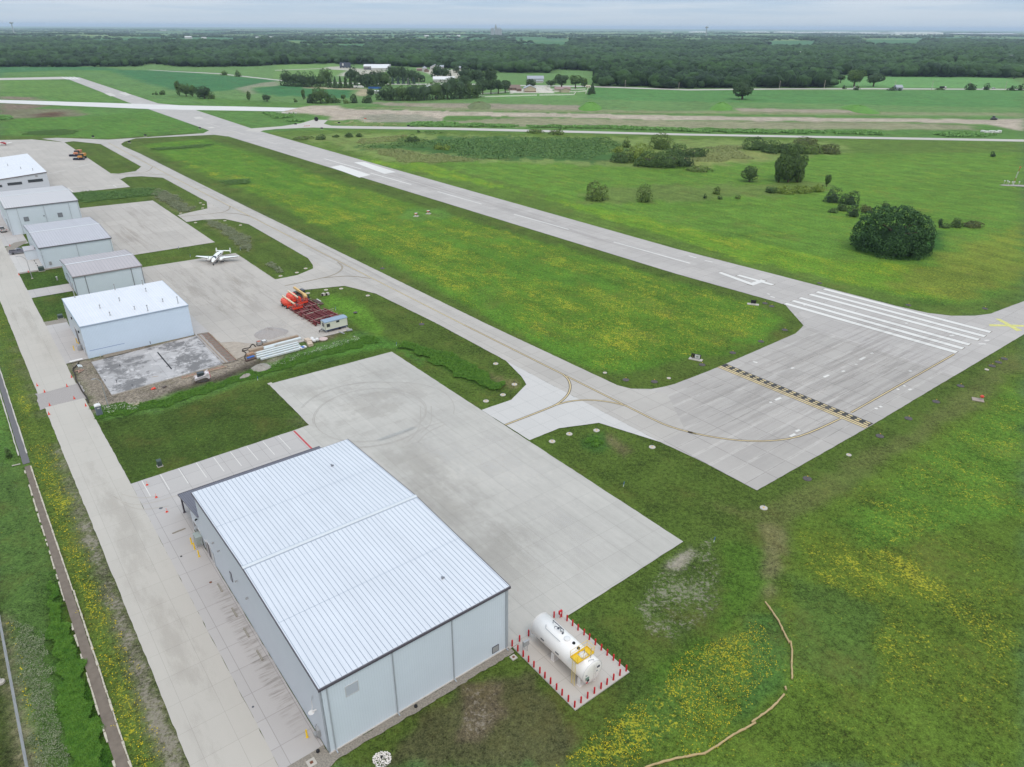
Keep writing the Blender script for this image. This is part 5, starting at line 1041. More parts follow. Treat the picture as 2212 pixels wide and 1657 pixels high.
for (rr, x, y, lb) in ((r4, 825, 110, 'small dark airfield sign above the far left grass island'), (r4, 1287, 100, 'small airfield sign by the top edge of the far connector'), (r4, 1145, 160, 'small black airfield sign at the far taxiway corner'), (r4, 1770, 36, 'small black airfield sign near the far runway junction'), (b4, 505, 332, 'small white and black sign left of the red and white barricade'), (b4, 795, 380, 'small white-topped sign below the barricade'), (b4, 985, 318, 'small black sign on the grass inside the segmented circle'), (b4, 1753, 352, 'small black sign at the start of the tall weeds')):
    q = rr((x, y))[0]; sign(q[0], q[1], 2.0, .9, math.radians(-10), lb, None, None, (2.4, .8))
# approach-slope indicators
for i, (x, y) in enumerate(((710, 560), (1480, 400))):
    q = R(1620, 830, 15.8)((x, y))[0]; p = at(*q); e = empty('slope_indicator', ('left' if i == 0 else 'right') + ' red and white light box on a concrete pad in the meadow', 'light box', (p.x, p.y, 0), math.radians(30), 'slope indicator boxes')
    t = MB(); t.loft([[(1.35 * math.cos(2 * math.pi * j / 4), 1.35 * math.sin(2 * math.pi * j / 4), z_) for j in range(4)] for z_ in (-.1, .08)], None, True, False); t.build('pad', CONCW, e)
    t = MB()
    for a, b in ((-.4, -.3), (.4, -.3), (0, .4)): t.tube([(a, b, .05), (a, b, .8)], .04, 6)
    t.build('leg', WHITE, e); t = MB(); t.box(-.6, -.45, .75, .6, .5, 1.25, bev=.05); bx = t.build('housing', mat('orange red housing', alb(226, 120, 100), .5), e)
    t = MB(); t.box(-.55, -.48, 1.24, .55, .45, 1.28); t.build('lid', WHITE, bx); t = MB(); t.box(.1, -.5, .8, .62, -.44, 1.15); t.build('lens', BLACK, bx)
q = r7((1920, 950))[0]; p = at(*q); e = empty('red_marker', 'red-capped light on a concrete slab south of the turning pad', 'marker light', (p.x, p.y, 0), math.radians(-25))
t = MB(); t.box(-1.1, -.8, -.1, 1.1, .8, .07); t.build('slab', mat('grey slab', alb(170, 160, 152), .9), e)
t = MB()
for a, b in ((.35, .0), (.8, .0), (.6, .35)): t.tube([(a, b, .05), (a, b, .6)], .035, 6)
t.build('leg', GALV, e); t = MB(); t.blob((.58, .1, .85), .42, .35, .32, 2, .1); t.build('cap', mat('coral red cap', alb(226, 84, 68), .5), e)
# weather station mast
q = R(3900, 640, 11.286)((1700, 1150))[0]; p = at(*q); e = empty('weather_station', 'weather station with tall red and white tilted mast at the right image edge', 'weather station', (p.x, p.y, 0), 0)
t = MB(); t.prism([(-6.5, .3), (-5.5, -1.2), (0, -2.4), (9, -4.5), (14, -4.0), (12, -1), (4, 1.0), (-4, 1.6)], -.1, .08, plane='xy'); t.build('pad', GRAVEL, e)
mred = mat('mast red', alb(176, 110, 84), .6); hs = [0, 2.0, 3.6, 5.2, 6.9, 8.4]
for i in range(5):
    t = MB(); p0 = Vector((.9 * hs[i] / 8.4 * 1.0, 0, hs[i])); p1 = Vector((.9 * hs[i + 1] / 8.4, 0, hs[i + 1]))
    for dx, dy in ((-.2, -.12), (.2, -.12), (0, .2)): t.tube([p0 + Vector((dx, dy, 0)), p1 + Vector((dx, dy, 0))], .045, 5)
    t.bar(p0 + Vector((-.2, -.12, 0)), p1 + Vector((.2, -.12, 0)), .05); t.bar(p0 + Vector((.2, -.12, 0)), p1 + Vector((-.2, -.12, 0)), .05)
    t.build('mast_section', WHITE if i % 2 == 0 and i < 5 and i != 4 or i == 3 else mred, e)
t = MB(); t.blob((1.05, 0, 8.9), .45, .25, .3, 3, .1); t.build('beacon', mat('beacon red', alb(236, 90, 80), .4), e)
for x, y, s2 in ((-2.1, .2, .5), (-.7, -.3, .45), (.6, .2, .5), (3.0, .1, .4), (-2.6, 3, .4), (-1.2, 3, .4)):
    t = MB(); t.tube([(x, y, 0), (x, y, 1.5)], .05, 5); t.box(x - s2 / 2, y - .3, 1.4, x + s2 / 2, y + .3, 1.9, bev=.05); t.build('sensor', WHITE, e)
# ---------------------------------------------------------------- aircraft
PLW = mat('aircraft white', alb(244, 245, 248, k=1.2), .3, noise=.01, spec=.5); MAROON = mat('maroon stripe', alb(96, 44, 62), .4); CHROME = mat('propeller grey', alb(150, 152, 158), .35)
def wing(mb, root_, tip, cr, ct, th, sweep=0, n=8):
    """lofted aerofoil between two points; chord along +y (nose -> -y leading edge)"""
    rings = []
    for p, c, t_ in ((root_, cr, th), (tip, ct, th * .5)):
        rings.append([(p[0], p[1] + c * (u - .3), p[2] + s * t_) for u, s in ((0, 0), (.12, .5), (.35, .6), (.7, .3), (1, 0), (.7, -.12), (.35, -.35), (.12, -.3))])
    mb.loft(rings, None, True, True)
def twin_plane():
    c_ = W(49.25, 191.8, 0); A = ANG + math.radians(180 - 90 + 53.5 - 90 - 0)
    e = empty('twin_engine_aeroplane', 'white twin-engined propeller aeroplane with twin tail fins and maroon stripe', 'aeroplane', c_, 0)
    # nose points along local -y
    hd = (W(46.45, 188.0) - W(53.4, 197.5)); e.rotation_euler = (0, 0, math.atan2(hd.y, hd.x) + math.pi / 2)
    f = MB(); prof = [(-5.1, .05, .05, 1.35), (-4.9, .25, .25, 1.38), (-4.3, .52, .5, 1.45), (-3.4, .68, .68, 1.58), (-2.6, .74, .85, 1.78), (-1.6, .78, .95, 1.92), (0, .8, .98, 1.95), (2.0, .76, .92, 1.92), (3.6, .58, .70, 1.88), (5.2, .36, .44, 1.84), (6.6, .16, .22, 1.82), (7.2, .03, .05, 1.82)]
    f.loft([[(w_ * math.cos(t_), y, z_ + h * math.sin(t_)) for t_ in [2 * math.pi * j / 20 for j in range(20)]] for y, w_, h, z_ in prof], None, True, True); fu = f.build('fuselage', PLW, e)
    t = MB()
    for s_ in (-1, 1):
        pts = [(-4.6, .46, 1.42), (-3.4, .70, 1.5), (-1.6, .80, 1.75), (0, .82, 1.78), (2.0, .78, 1.8), (3.6, .60, 1.85), (5.2, .38, 1.9), (6.4, .2, 2.0)]
        for (y0, x0, z0), (y1, x1, z1) in zip(pts[:-1], pts[1:]): t.bar((s_ * x0, y0, z0), (s_ * x1, y1, z1), .05, .11)
    t.build('stripe', MAROON, fu)
    t = MB(); t.loft([[(w_ * math.cos(t_), y, z_ + .9 * math.sin(t_) * hh) for t_ in [math.pi * (.12 + .76 * j / 10) for j in range(11)] + []] + [(0, y, z_)] for y, w_, z_, hh in ((-3.35, .66, 1.66, .62), (-2.95, .78, 1.75, .85), (-2.35, .80, 1.85, .98))], None, True, False); t.build('windscreen', GLASS, fu)
    for s_ in (-1, 1):
        for y, l in ((-1.55, .5), (-.75, .35), (0.0, .35), (1.05, .75)):
            t = MB(); t.box(min(s_ * .72, s_ * .83), y, 2.12, max(s_ * .72, s_ * .83), y + l, 2.48); t.build('window', GLASS, fu)
    t = MB(); t.box(-.03, -1.2, 2.85, .03, -1.0, 3.3); t.tube([(.3, -2.0, 2.78), (.3, -2.0, 2.95)], .08, 6); t.build('antenna', PLW, fu)
    t = MB(); t.box(-.06, -4.95, 1.25, .06, -5.15, 1.4); t.build('nose_light', BLACK, fu)
    for s_, nm in ((-1, 'wing'), (1, 'wing')):
        t = MB(); wing(t, (s_ * .5, -.2, 1.25), (s_ * 7.1, .35, 1.75), 2.9, 1.1, .36); t.build(nm, PLW, e)
        t = MB(); t.tube([(s_ * 7.15, -.1, 1.76), (s_ * 7.2, .7, 1.78)], [.05, .03], 6); t.build('wing_tip', mat('tip grey', alb(190, 170, 170), .4), e)
        t = MB(); t.bar((s_ * 2.6, -.86, 1.3), (s_ * 7.0, -.0, 1.72), .07, .14); t.build('deice_boot', BLACK, e)
        n_ = MB(); n_.loft([[(s_ * 1.95 + w_ * math.cos(t_), y, z_ + w_ * 1.05 * math.sin(t_)) for t_ in [2 * math.pi * j / 14 for j in range(14)]] for y, w_, z_ in ((-3.0, .18, 1.5), (-2.85, .42, 1.5), (-2.3, .50, 1.5), (-1.4, .50, 1.48), (-.4, .4, 1.42), (.9, .2, 1.4), (1.6, .04, 1.42))], None, True, True); na = n_.build('engine_nacelle', PLW, e)
        t = MB(); t.lathe([(.02, -.38), (.12, -.25), (.17, 0)], 10, (s_ * 1.95, -3.0, 1.5), axis='y'); t.build('spinner', PLW, na)
        for k in range(3):
            an = math.radians(90 + 120 * k + 15 * s_); t = MB(); d = Vector((math.cos(an), 0, math.sin(an))); p0 = Vector((s_ * 1.95, -3.12, 1.5)); t.bar(p0 + d * .12, p0 + d * 1.2, .15, .04, up=(0, 1, 0)); t.build('propeller_blade', CHROME, na)
        t = MB(); t.tube([(s_ * 1.95, -.5, 1.2), (s_ * 1.95, -.55, .35)], .07, 6); t.build('gear_leg', GALV, e)
        t = MB(); t.lathe([(.12, -.12), (.34, -.1), (.36, 0), (.34, .1), (.12, .12)], 14, (s_ * 1.95, -.55, .36), axis='x'); t.build('wheel', BLACK, e)
    t = MB(); t.tube([(0, -4.2, 1.1), (0, -4.35, .25)], .05, 6); t.build('nose_gear_leg', GALV, e)
    t = MB(); t.lathe([(.08, -.08), (.24, -.07), (.26, 0), (.24, .07), (.08, .08)], 12, (0, -4.35, .26), axis='x'); t.build('nose_wheel', BLACK, e)
    t = MB(); wing(t, (-2.3, 6.1, 1.95), (0, 6.1, 1.95), 1.1, 1.1, .16); wing(t, (0, 6.1, 1.95), (2.3, 6.1, 1.95), 1.1, 1.1, .28); t.build('tailplane', PLW, e)
    for s_ in (-1, 1):
        t = MB(); t.prism([(5.75, 1.55), (6.0, 1.25), (6.6, 1.25), (6.95, 1.7), (7.0, 2.3), (6.7, 2.85), (6.3, 2.95), (6.0, 2.6), (5.75, 2.0)], s_ * 2.32 - .05, s_ * 2.32 + .05, plane='yz'); t.build('tail_fin', PLW, e)
    return e
twin_plane()
p = at(8, 314); e = empty('light_aeroplane', 'small red and white light aeroplane on the far left apron', 'aeroplane', (p.x, p.y, 0), math.radians(60))
t = MB(); t.loft([[(w_ * math.cos(t_), y, z_ + h * math.sin(t_)) for t_ in [2 * math.pi * j / 12 for j in range(12)]] for y, w_, h, z_ in ((-3.2, .3, .3, 1.2), (-2.9, .5, .45, 1.25), (-1, .6, .7, 1.45), (1, .5, .55, 1.45), (3.8, .12, .18, 1.4))], None, True, True); t.build('fuselage', mat('aircraft red', alb(190, 60, 62), .4), e)
for s_ in (-1, 1):
    t = MB(); wing(t, (s_ * .3, -.7, 1.0), (s_ * 5.2, -.6, 1.3), 1.6, 1.3, .25); t.build('wing', PLW, e)
    t = MB(); t.tube([(s_ * 1.3, -.5, 1.0), (s_ * 1.3, -.5, .25)], .06, 6); t.lathe([(.1, -.07), (.22, 0), (.1, .07)], 10, (s_ * 1.3, -.5, .24), axis='x'); t.build('main_gear', BLACK, e)
t = MB(); wing(t, (-1.7, 3.4, 1.5), (0, 3.4, 1.5), .9, .9, .1); wing(t, (0, 3.4, 1.5), (1.7, 3.4, 1.5), .9, .9, .2); t.prism([(3.0, 1.5), (3.9, 1.5), (4.1, 2.5), (3.7, 2.5)], -.04, .04, plane='yz'); t.build('tail', PLW, e)
t = MB(); t.bar((-.9, -3.35, 1.1), (.9, -3.35, 1.3), .12, .04); t.build('propeller', BLACK, e); t = MB(); t.box(-.5, -1.2, 1.75, .5, .4, 2.15, bev=.12); t.build('canopy', GLASS, e)
t = MB(); t.tube([(0, -2.4, 1.0), (0, -2.4, .2)], .05, 6); t.lathe([(.08, -.06), (.2, 0), (.08, .06)], 10, (0, -2.4, .2), axis='x'); t.build('nose_gear', BLACK, e)

# ---------------------------------------------------------------- pickups and plough trucks
def wheel(e, x, y, r=.38, w_=.24, rim=True):
    t = MB(); t.lathe([(r * .6, -w_ / 2), (r * .95, -w_ / 2), (r, -w_ * .3), (r, w_ * .3), (r * .95, w_ / 2), (r * .6, w_ / 2)], 16, (x, y, r), axis='y'); w = t.build('wheel', BLACK, e)
    if rim: t = MB(); s_ = 1 if y > 0 else -1; t.lathe([(.05, s_ * w_ * .30), (r * .55, s_ * w_ * .42), (r * .6, s_ * w_ * .5)], 12, (x, y, r), axis='y'); t.build('rim', GALV, w)
def pickup(a, b, rz, paint, label):
    e = empty('pickup_truck', label, 'pickup', W(a, b, .03), ANG + rz)      # faces +x
    m = MB()
    lower = [(-2.85, .55), (-2.85, 1.05), (-.6, 1.08), (-.6, 1.1), (1.15, 1.12), (2.45, 1.05), (2.8, .9), (2.85, .55)]
    m.prism(lower, -.96, .96); body = m.build('body', paint, e)
    c_ = MB(); c_.loft([[(-.75, -.93, 1.1), (1.2, -.93, 1.1), (1.2, .93, 1.1), (-.75, .93, 1.1)], [(-.62, -.86, 1.45), (.95, -.86, 1.45), (.95, .86, 1.45), (-.62, .86, 1.45)], [(-.5, -.76, 1.8), (.4, -.76, 1.8), (.4, .76, 1.8), (-.5, .76, 1.8)]]); cb = c_.build('cab', paint, e)
    g = MB()
    for s_ in (-1, 1): g.add([(-.6, s_ * .925, 1.2), (.15, s_ * .925, 1.2), (.15, s_ * .81, 1.7), (-.48, s_ * .81, 1.7)], [(0, 1, 2, 3)]); g.add([(.22, s_ * .925, 1.2), (.98, s_ * .925, 1.2), (.5, s_ * .81, 1.7), (.22, s_ * .81, 1.7)], [(0, 1, 2, 3)])
    g.add([(1.13, -.8, 1.2), (1.13, .8, 1.2), (.47, .7, 1.78), (.47, -.7, 1.78)], [(0, 1, 2, 3)]); g.add([(-.73, -.75, 1.2), (-.73, .75, 1.2), (-.55, .7, 1.75), (-.55, -.7, 1.75)], [(0, 1, 2, 3)]); g.build('window', GLASS, cb)
    t = MB(); t.box(-2.75, -.8, 1.03, -.85, .8, 1.09); t.build('bed_floor', BLACK, e)
    t = MB(); t.box(-2.85, -.96, 1.05, -2.77, .96, 1.3); t.box(-2.85, -.96, 1.05, -.75, -.86, 1.32); t.box(-2.85, .86, 1.05, -.75, .96, 1.32); t.build('bed_side', paint, e)
    t = MB(); t.box(-2.98, -.9, .5, -2.84, .9, .75); t.box(2.84, -.9, .45, 3.0, .9, .75); t.build('bumper', GALV, e)
    for y in (-.9, .9):
        t = MB(); t.box(-2.87, min(y, y * .85), .85, -2.84, max(y, y * .85), 1.2); t.build('tail_light', RED, e)
        t = MB(); t.box(2.78, min(y, y * .75), .8, 2.84, max(y, y * .75), .95); t.build('headlight', WHITE, e)
    for x in (-1.85, 1.85):
        for y in (-.88, .88): wheel(e, x, y)
    return e
pickup(-1.6 - .6, 242.8, math.radians(-6), mat('metallic grey paint', alb(128, 132, 148), .35, metal=.2), 'grey pickup truck parked beside the hut of the seamed-roof hangar')
pickup(-3.6, 281.2, math.radians(100), mat('silver white paint', alb(205, 208, 212), .35), 'white pickup truck at the far left beside the tall hangar')
def plough(x, y, rz, label, cabm):
    p = at(x, y); e = empty('snow_plough_truck', label, 'snow plough', (p.x, p.y, 0), rz)      # faces -y
    t = MB(); t.prism([(-3.3, .4), (-3.05, .2), (3.05, .2), (3.3, .4), (3.15, 1.3), (-3.15, 1.3)], -5.1, -4.8); t.prism([(-3.2, 1.25), (3.2, 1.25), (3.2, 1.45), (-3.2, 1.45)], -5.25, -4.9); t.box(-.6, -4.8, .5, .6, -4.0, .9); pl_ = t.build('plough_blade', mat('navy black blade', alb(44, 46, 72), .5), e)
    t = MB()
    for x_ in (-2.9, 0, 2.9): t.box(x_ - .22, -5.3, 1.2, x_ + .22, -5.24, 1.42)
    t.build('blade_marker', WHITE, pl_)
    t = MB(); t.box(-1.1, -3.9, .9, 1.1, -1.9, 2.2, bev=.15); t.build('bonnet', cabm, e)
    t = MB(); t.box(-1.2, -1.9, .9, 1.2, -.1, 3.1, bev=.12); c_ = t.build('cab', mat('cab dark trim', alb(78, 74, 66), .4), e)
    t = MB(); t.box(-1.05, -1.96, 2.1, 1.05, -1.86, 2.9); t.box(-1.24, -1.7, 2.1, -1.16, -.4, 2.9); t.box(1.16, -1.7, 2.1, 1.24, -.4, 2.9); t.build('windscreen', GLASS, c_)
    t = MB(); t.prism([(-1.2, 1.5), (-1.3, 2.9), (1.3, 2.9), (1.2, 1.5)], .1, 3.8); t.box(-.9, -.3, 2.9, .9, .4, 3.2); t.build('hopper', cabm, e)
    t = MB(); t.box(-.5, -4.2, .6, .5, 4.0, 1.0); t.build('chassis', BLACK, e)
    for x_ in (-1.1, 1.1):
        for y_ in (-2.9, 1.6, 2.9):
            t = MB(); t.lathe([(.3, -.2), (.55, -.18), (.55, .18), (.3, .2)], 14, (x_, y_, .55), axis='x'); t.build('wheel', BLACK, e)
plough(178, 343.5, math.radians(8), 'front snow plough truck with orange bonnet and wide blade', mat('plough orange', alb(226, 160, 84), .5))
plough(169, 336, math.radians(8), 'rear snow plough truck with peach body partly hidden behind the other', mat('plough peach', alb(222, 150, 118), .5))

# ---------------------------------------------------------------- construction plant
LIFT_O = mat('lift orange red', alb(238, 98, 78), .45); LIFT_O2 = mat('lift deep orange', alb(232, 72, 40), .5); CREAM = mat('boom cream', alb(238, 226, 196), .45); MTAN = mat('telehandler tan', alb(222, 192, 132), .5)
def boom_lift(a, b, label, jib):
    e = empty('boom_lift', label, 'boom lift', W(a, b, .025), ANG + math.radians(4))   # boom points -y
    t = MB(); t.box(-.9, -1.6, .45, .9, 1.6, .85, bev=.06); t.box(-1.1, -1.75, .3, 1.1, -1.1, .75, bev=.05); t.build('chassis', LIFT_O2, e)
    for x in (-1.05, 1.05):
        for y in (-1.25, 1.25):
            t = MB(); t.lathe([(.2, -.17), (.45, -.16), (.48, 0), (.45, .16), (.2, .17)], 16, (x, y, .48), axis='x'); w = t.build('wheel', BLACK, e)
            t = MB(); t.lathe([(.05, -.2 if x < 0 else .2), (.22, -.18 if x < 0 else .18)], 10, (x, y, .48), axis='x'); t.build('hub', WHITE, w)
    t = MB(); t.loft([[(-.6, -1.0, .95), (.6, -1.0, .95), (1.2, .2, .95), (1.2, 1.6, .95), (.7, 2.5, .95), (-.7, 2.5, .95), (-1.2, 1.6, .95), (-1.2, .2, .95)], [(-.65, -.9, 1.5), (.65, -.9, 1.5), (1.28, .2, 1.5), (1.28, 1.7, 1.5), (.75, 2.6, 1.5), (-.75, 2.6, 1.5), (-1.28, 1.7, 1.5), (-1.28, .2, 1.5)], [(-.5, -.6, 2.0), (.5, -.6, 2.0), (1.0, .3, 2.1), (1.0, 1.5, 2.1), (.6, 2.2, 2.1), (-.6, 2.2, 2.1), (-1.0, 1.5, 2.1), (-1.0, .3, 2.1)]]); tt = t.build('turntable', LIFT_O, e)
    t = MB(); t.box(-1.3, .9, 1.35, -1.27, 1.2, 1.6); t.box(-.15, 1.3, 2.1, .05, 1.5, 2.14); t.build('vent_grille', BLACK, tt)
    t = MB(); t.bar((0, 2.5, 2.45), (0, -4.6, 2.05), .30, .34); t.bar((0, 2.2, 2.1), (0, 2.7, 2.5), .2, .5); t.build('boom', CREAM, e)
    t = MB()
    if jib: t.prism([(-3.9, 1.9), (-3.9, 2.6), (-4.8, 2.4), (-5.2, 1.4), (-5.0, 1.2), (-4.5, 1.8)], -.2, .2, plane='yz'); t.prism([(-5.2, 1.3), (-5.2, 1.6), (-5.7, .9), (-5.6, .7)], -.15, .15, plane='yz')
    else: t.bar((0, -4.5, 2.1), (0, -5.3, 1.2), .22, .3)
    t.build('jib', LIFT_O2, e)
    t = MB(); bz = .85; t.box(-1.3, -6.7, .42 + bz, 1.3, -5.6, .5 + bz)
    for x in (-1.3, 0, 1.3):
        for y in (-6.7, -5.6): t.bar((x, y, .45 + bz), (x, y, 1.5 + bz), .06)
    for z in (.8 + bz, 1.5 + bz): t.bar((-1.3, -6.7, z), (1.3, -6.7, z), .06); t.bar((-1.3, -5.6, z), (1.3, -5.6, z), .06); t.bar((-1.3, -6.7, z), (-1.3, -5.6, z), .06); t.bar((1.3, -6.7, z), (1.3, -5.6, z), .06)
    t.box(-1.3, -6.75, .42 + bz, 1.3, -6.69, .85 + bz); t.build('work_basket', LIFT_O2, e); t = MB(); t.box(-.35, -6.1, 1.0 + bz, .35, -5.8, 1.45 + bz); t.build('control_box', DGREY, e)
boom_lift(50.9, 136.1, 'orange boom lift nearer the camera, wheels on the apron', False)
boom_lift(53.8, 139.3, 'orange boom lift farther back with folded orange jib', True)
e = empty('telehandler', 'tan telehandler with dark cab and lowered boom behind the lifts', 'telehandler', W(56.6, 140.2, .025), ANG + math.radians(6))
t = MB(); t.box(-1.0, -2.6, .55, 1.0, 2.6, 1.1, bev=.06); t.box(-.9, 1.4, 1.1, .9, 2.8, 1.7, bev=.1); t.build('chassis', mat('telehandler grey', alb(88, 88, 86), .6), e)
t = MB(); t.bar((-.35, 2.9, 2.75), (-.35, -2.6, 2.1), .5, .55); t.bar((-.35, -1.2, 2.2), (-.35, -3.9, 1.6), .38, .4); t.build('boom', MTAN, e)
t = MB(); t.prism([(-2.9, .9), (-2.2, 2.2), (-2.7, 2.4), (-3.6, 1.9), (-3.6, .8)], -.75, .1, plane='yz'); t.build('boom_head', MTAN, e)
t = MB(); t.box(.15, -1.0, 1.1, 1.05, .8, 2.75, bev=.08); c_ = t.build('cab', DGREY, e); t = MB(); t.box(1.04, -.8, 1.7, 1.08, .6, 2.5); t.box(.3, -1.04, 1.6, .95, -.99, 2.5); t.build('window', GLASS, c_)
for x in (-1.1, 1.1):
    for y in (-1.9, 1.9): t = MB(); t.lathe([(.3, -.22), (.62, -.2), (.66, 0), (.62, .2), (.3, .22)], 18, (x, y, .66), axis='x'); t.build('wheel', BLACK, e)
t = MB(); t.box(-.8, -3.9, .5, .7, -3.75, 1.2); t.box(-.6, -5.0, .35, -.48, -3.8, .42); t.box(.35, -5.0, .35, .47, -3.8, .42); t.build('fork', BLACK, e)
# beams
def ibeam(L, h=.35, w_=.2): 
    t = MB(); t.box(-w_ / 2, 0, 0, w_ / 2, L, .025); t.box(-w_ / 2, 0, h - .025, w_ / 2, L, h); t.box(-.012, 0, .02, .012, L, h - .02); return t
beams = [ibeam(L, h, w_).mesh('steel_beam', BEAMRED) for L, h, w_ in ((8.5, .42, .22), (7.2, .3, .18), (6.0, .25, .3), (9.6, .55, .26))]
rnd = random.Random(11)
stacks = [('on the left stack in front of the boom lift baskets', 50.6, 53.6, 126.0, 7, 0, -.04), ('on the back stack nearest the telehandler', 54.2, 57.2, 129.0, 7, 0, .05), ('on the middle stack crossing towards the trailer', 52.6, 56.8, 118.6, 8, .6, .12), ('on the short stack left of the trailer', 50.9, 53.0, 118.0, 4, 0, .06), ('on the back right stack behind the trailer', 56.6, 58.6, 117.5, 4, .2, .08)]
for lab, a0, a1, b0, n_, sp, tilt in stacks:
    for lay in range(2):
        for i in range(n_):
            a = a0 + (a1 - a0) * (i + .5 * lay) / n_ + rnd.uniform(-.08, .08); k = rnd.randrange(4)
            o = link('steel_beam', beams[k], None, W(a, b0 + rnd.uniform(-1.6, 1.2), .12 + lay * .56), ANG + tilt + rnd.uniform(-.09, .09)); tag(o, ('upper' if lay else 'lower') + ' red steel beam ' + lab, 'steel beam', ('upper' if lay else 'lower') + ' red steel beams ' + lab)
    for j in range(3):
        bb = b0 + 1.2 + j * 2.6
        for z in (.03, .58, 1.12):
            if z > 1 and j == 1: continue
            t = MB(); t.box(a0 - .7, -.05, 0, a1 + .6, .05, .09, T(-(a0 + a1) / 2, 0, 0)); o = t.build('timber', mat('grey timber', alb(176, 168, 158), .8, noise=.12), None, W((a0 + a1) / 2, bb, z), ANG + tilt + rnd.uniform(-.05, .05)); tag(o, {.03: 'grey timber at the bottom, ', .58: 'grey timber between layers, ', 1.12: 'grey timber on top, '}[z] + lab, 'timber', 'timber bearers ' + lab)
for i in range(3):
    t = MB(); t.box(-.11, 0, 0, .11, 5.5 - i * .4, .16); o = t.build('steel_channel', mat('brown steel', alb(118, 92, 88), .6), None, W(58.9 + i * .42, 131.8 + i * .1, .02), ANG + .05); tag(o, ('left', 'middle', 'right')[i] + ' of three long brown channels lying on the grass behind the beams', 'steel channel', 'brown channels on the grass')
t = MB(); t.box(-.12, 0, 0, .12, 2.6, .1); tag(t.build('pale_plank', WHITE, None, W(59.9, 134.0, .2), ANG + .05), 'short white plank on top of the brown channels', 'plank')
e = empty('sawhorse_frame', 'thin grey rack frame lying on the apron left of the beams', 'frame', W(51.6, 124.2, .03), ANG - .1); t = MB(); t.bar((-1.8, 0, .3), (1.8, 0, .3), .06); t.bar((-1.8, -.5, .3), (1.8, -.5, .3), .06)
for x in (-1.7, 0, 1.7): t.bar((x, 0, .0), (x, 0, .3), .05); t.bar((x, -.5, .0), (x, -.5, .3), .05)
t.build('rail', GALV, e)
# office trailer
e = empty('site_trailer', 'cream site office trailer with blue grey roof beside the steel beams', 'trailer', W(51.0, 111.5, .025), ANG + math.radians(1))
t = MB(); t.box(0, 0, .62, 6.3, 2.4, 2.75); wl = t.build('wall', mat('cream trailer siding', alb(222, 232, 220), .5, noise=.02), e)
t = MB(); t.prism([(-.1, 2.72), (2.5, 2.72), (2.45, 2.9), (1.8, 3.05), (1.2, 3.09), (.6, 3.05), (-.05, 2.9)], -.08, 6.38, plane='yz'); t.build('roof', mat('blue grey trailer roof', alb(150, 172, 196), .45), e)
t = MB(); t.box(0, .0, .45, 6.3, 2.4, .62); t.box(-.02, -.02, .6, 6.32, .0, .7); t.build('frame', mat('trailer frame blue', alb(54, 72, 112), .5), e)
panel(e, 'window', 'n', .5, 1.3, 1.5, 2.3, GLASS, .02, 0, mat('window trim', alb(150, 146, 140), .5), .08); panel(e, 'window', 'n', 3.2, 4.0, 2.15, 2.6, GLASS, .02, 0, mat('window trim', alb(150, 146, 140), .5), .06); panel(e, 'window', 'l', .6, 1.6, 1.5, 2.4, GLASS, .02, 0, mat('window trim', alb(150, 146, 140), .5), .08)
for x in (-.02, 6.25): t = MB(); t.box(x, -.03, .7, x + .07, .02, 2.75); t.build('corner_trim', mat('window trim', alb(150, 146, 140), .5), e)
for y in (-.02, 2.2): t = MB(); t.lathe([(.15, -.1), (.36, -.09), (.36, .09), (.15, .1)], 14, (4.0, y + .1, .37), axis='y'); t.build('wheel', BLACK, e)
t = MB(); t.bar((0, .3, .5), (-1.3, 1.2, .45), .1); t.bar((0, 2.1, .5), (-1.3, 1.2, .45), .1); t.bar((-1.2, 1.2, .0), (-1.2, 1.2, .75), .07); t.build('drawbar', BLACK, e)
for x in (.3, 5.9): t = MB(); t.box(x - .15, .1, 0, x + .15, .4, .45); t.build('support_block', GALV, e)
t = MB(); t.box(0, 0, 0, .35, 2.3, .16); tag(t.build('metal_channel', GALV, None, W(54.4, 108.1, 0), ANG + .25), 'light metal channel lying in the grass below the trailer', 'metal channel')
t = MB(); t.box(0, 0, 0, 1.4, .9, .25, bev=.03); t.box(.1, .2, .25, 1.3, .6, .34); tag(t.build('panel_bundle', GALV, None, W(55.9, 109.2, 0), ANG - .2), 'small bundle of metal pieces in the grass below the trailer wheel', 'metal bundle')
# skid steer
e = empty('skid_steer', 'white tracked skid steer with dark cab and red rear grille', 'skid steer', W(17.2, 102.6, .02), ANG + math.radians(172))   # faces +x
TR = mat('rubber track', alb(92, 88, 84), .9, noise=.15)
for y in (-.85, .85):
    t = MB(); t.prism([(-1.1, .05), (1.0, .02), (1.25, .25), (1.15, .5), (-.7, .8), (-1.2, .62), (-1.35, .3)], y - .18, y + .18); k = t.build('track', TR, e)
    t = MB()
    for x in (-.7, -.25, .2, .65): t.lathe([(.15, -.2), (.15, .2)], 10, (x, y, .22), axis='y')
    t.build('roller', DGREY, k)
t = MB(); t.prism([(-1.75, .5), (-1.75, 1.5), (-1.1, 1.75), (-.2, 1.2), (1.2, .95), (1.35, .35), (.9, .3), (-1.5, .35)], -.65, .65); t.build('body', mat('skid white', alb(232, 230, 238), .4), e)
t = MB(); t.box(-.75, -.5, 1.0, .75, .5, 2.05, bev=.1); cb = t.build('cab', mat('cab charcoal', alb(76, 84, 90), .5), e)
t = MB(); t.box(-.5, -.53, 1.2, .5, -.49, 1.8); t.box(-.5, .49, 1.2, .5, .53, 1.8); t.box(.74, -.4, 1.1, .78, .4, 1.85); t.build('window', GLASS, cb)
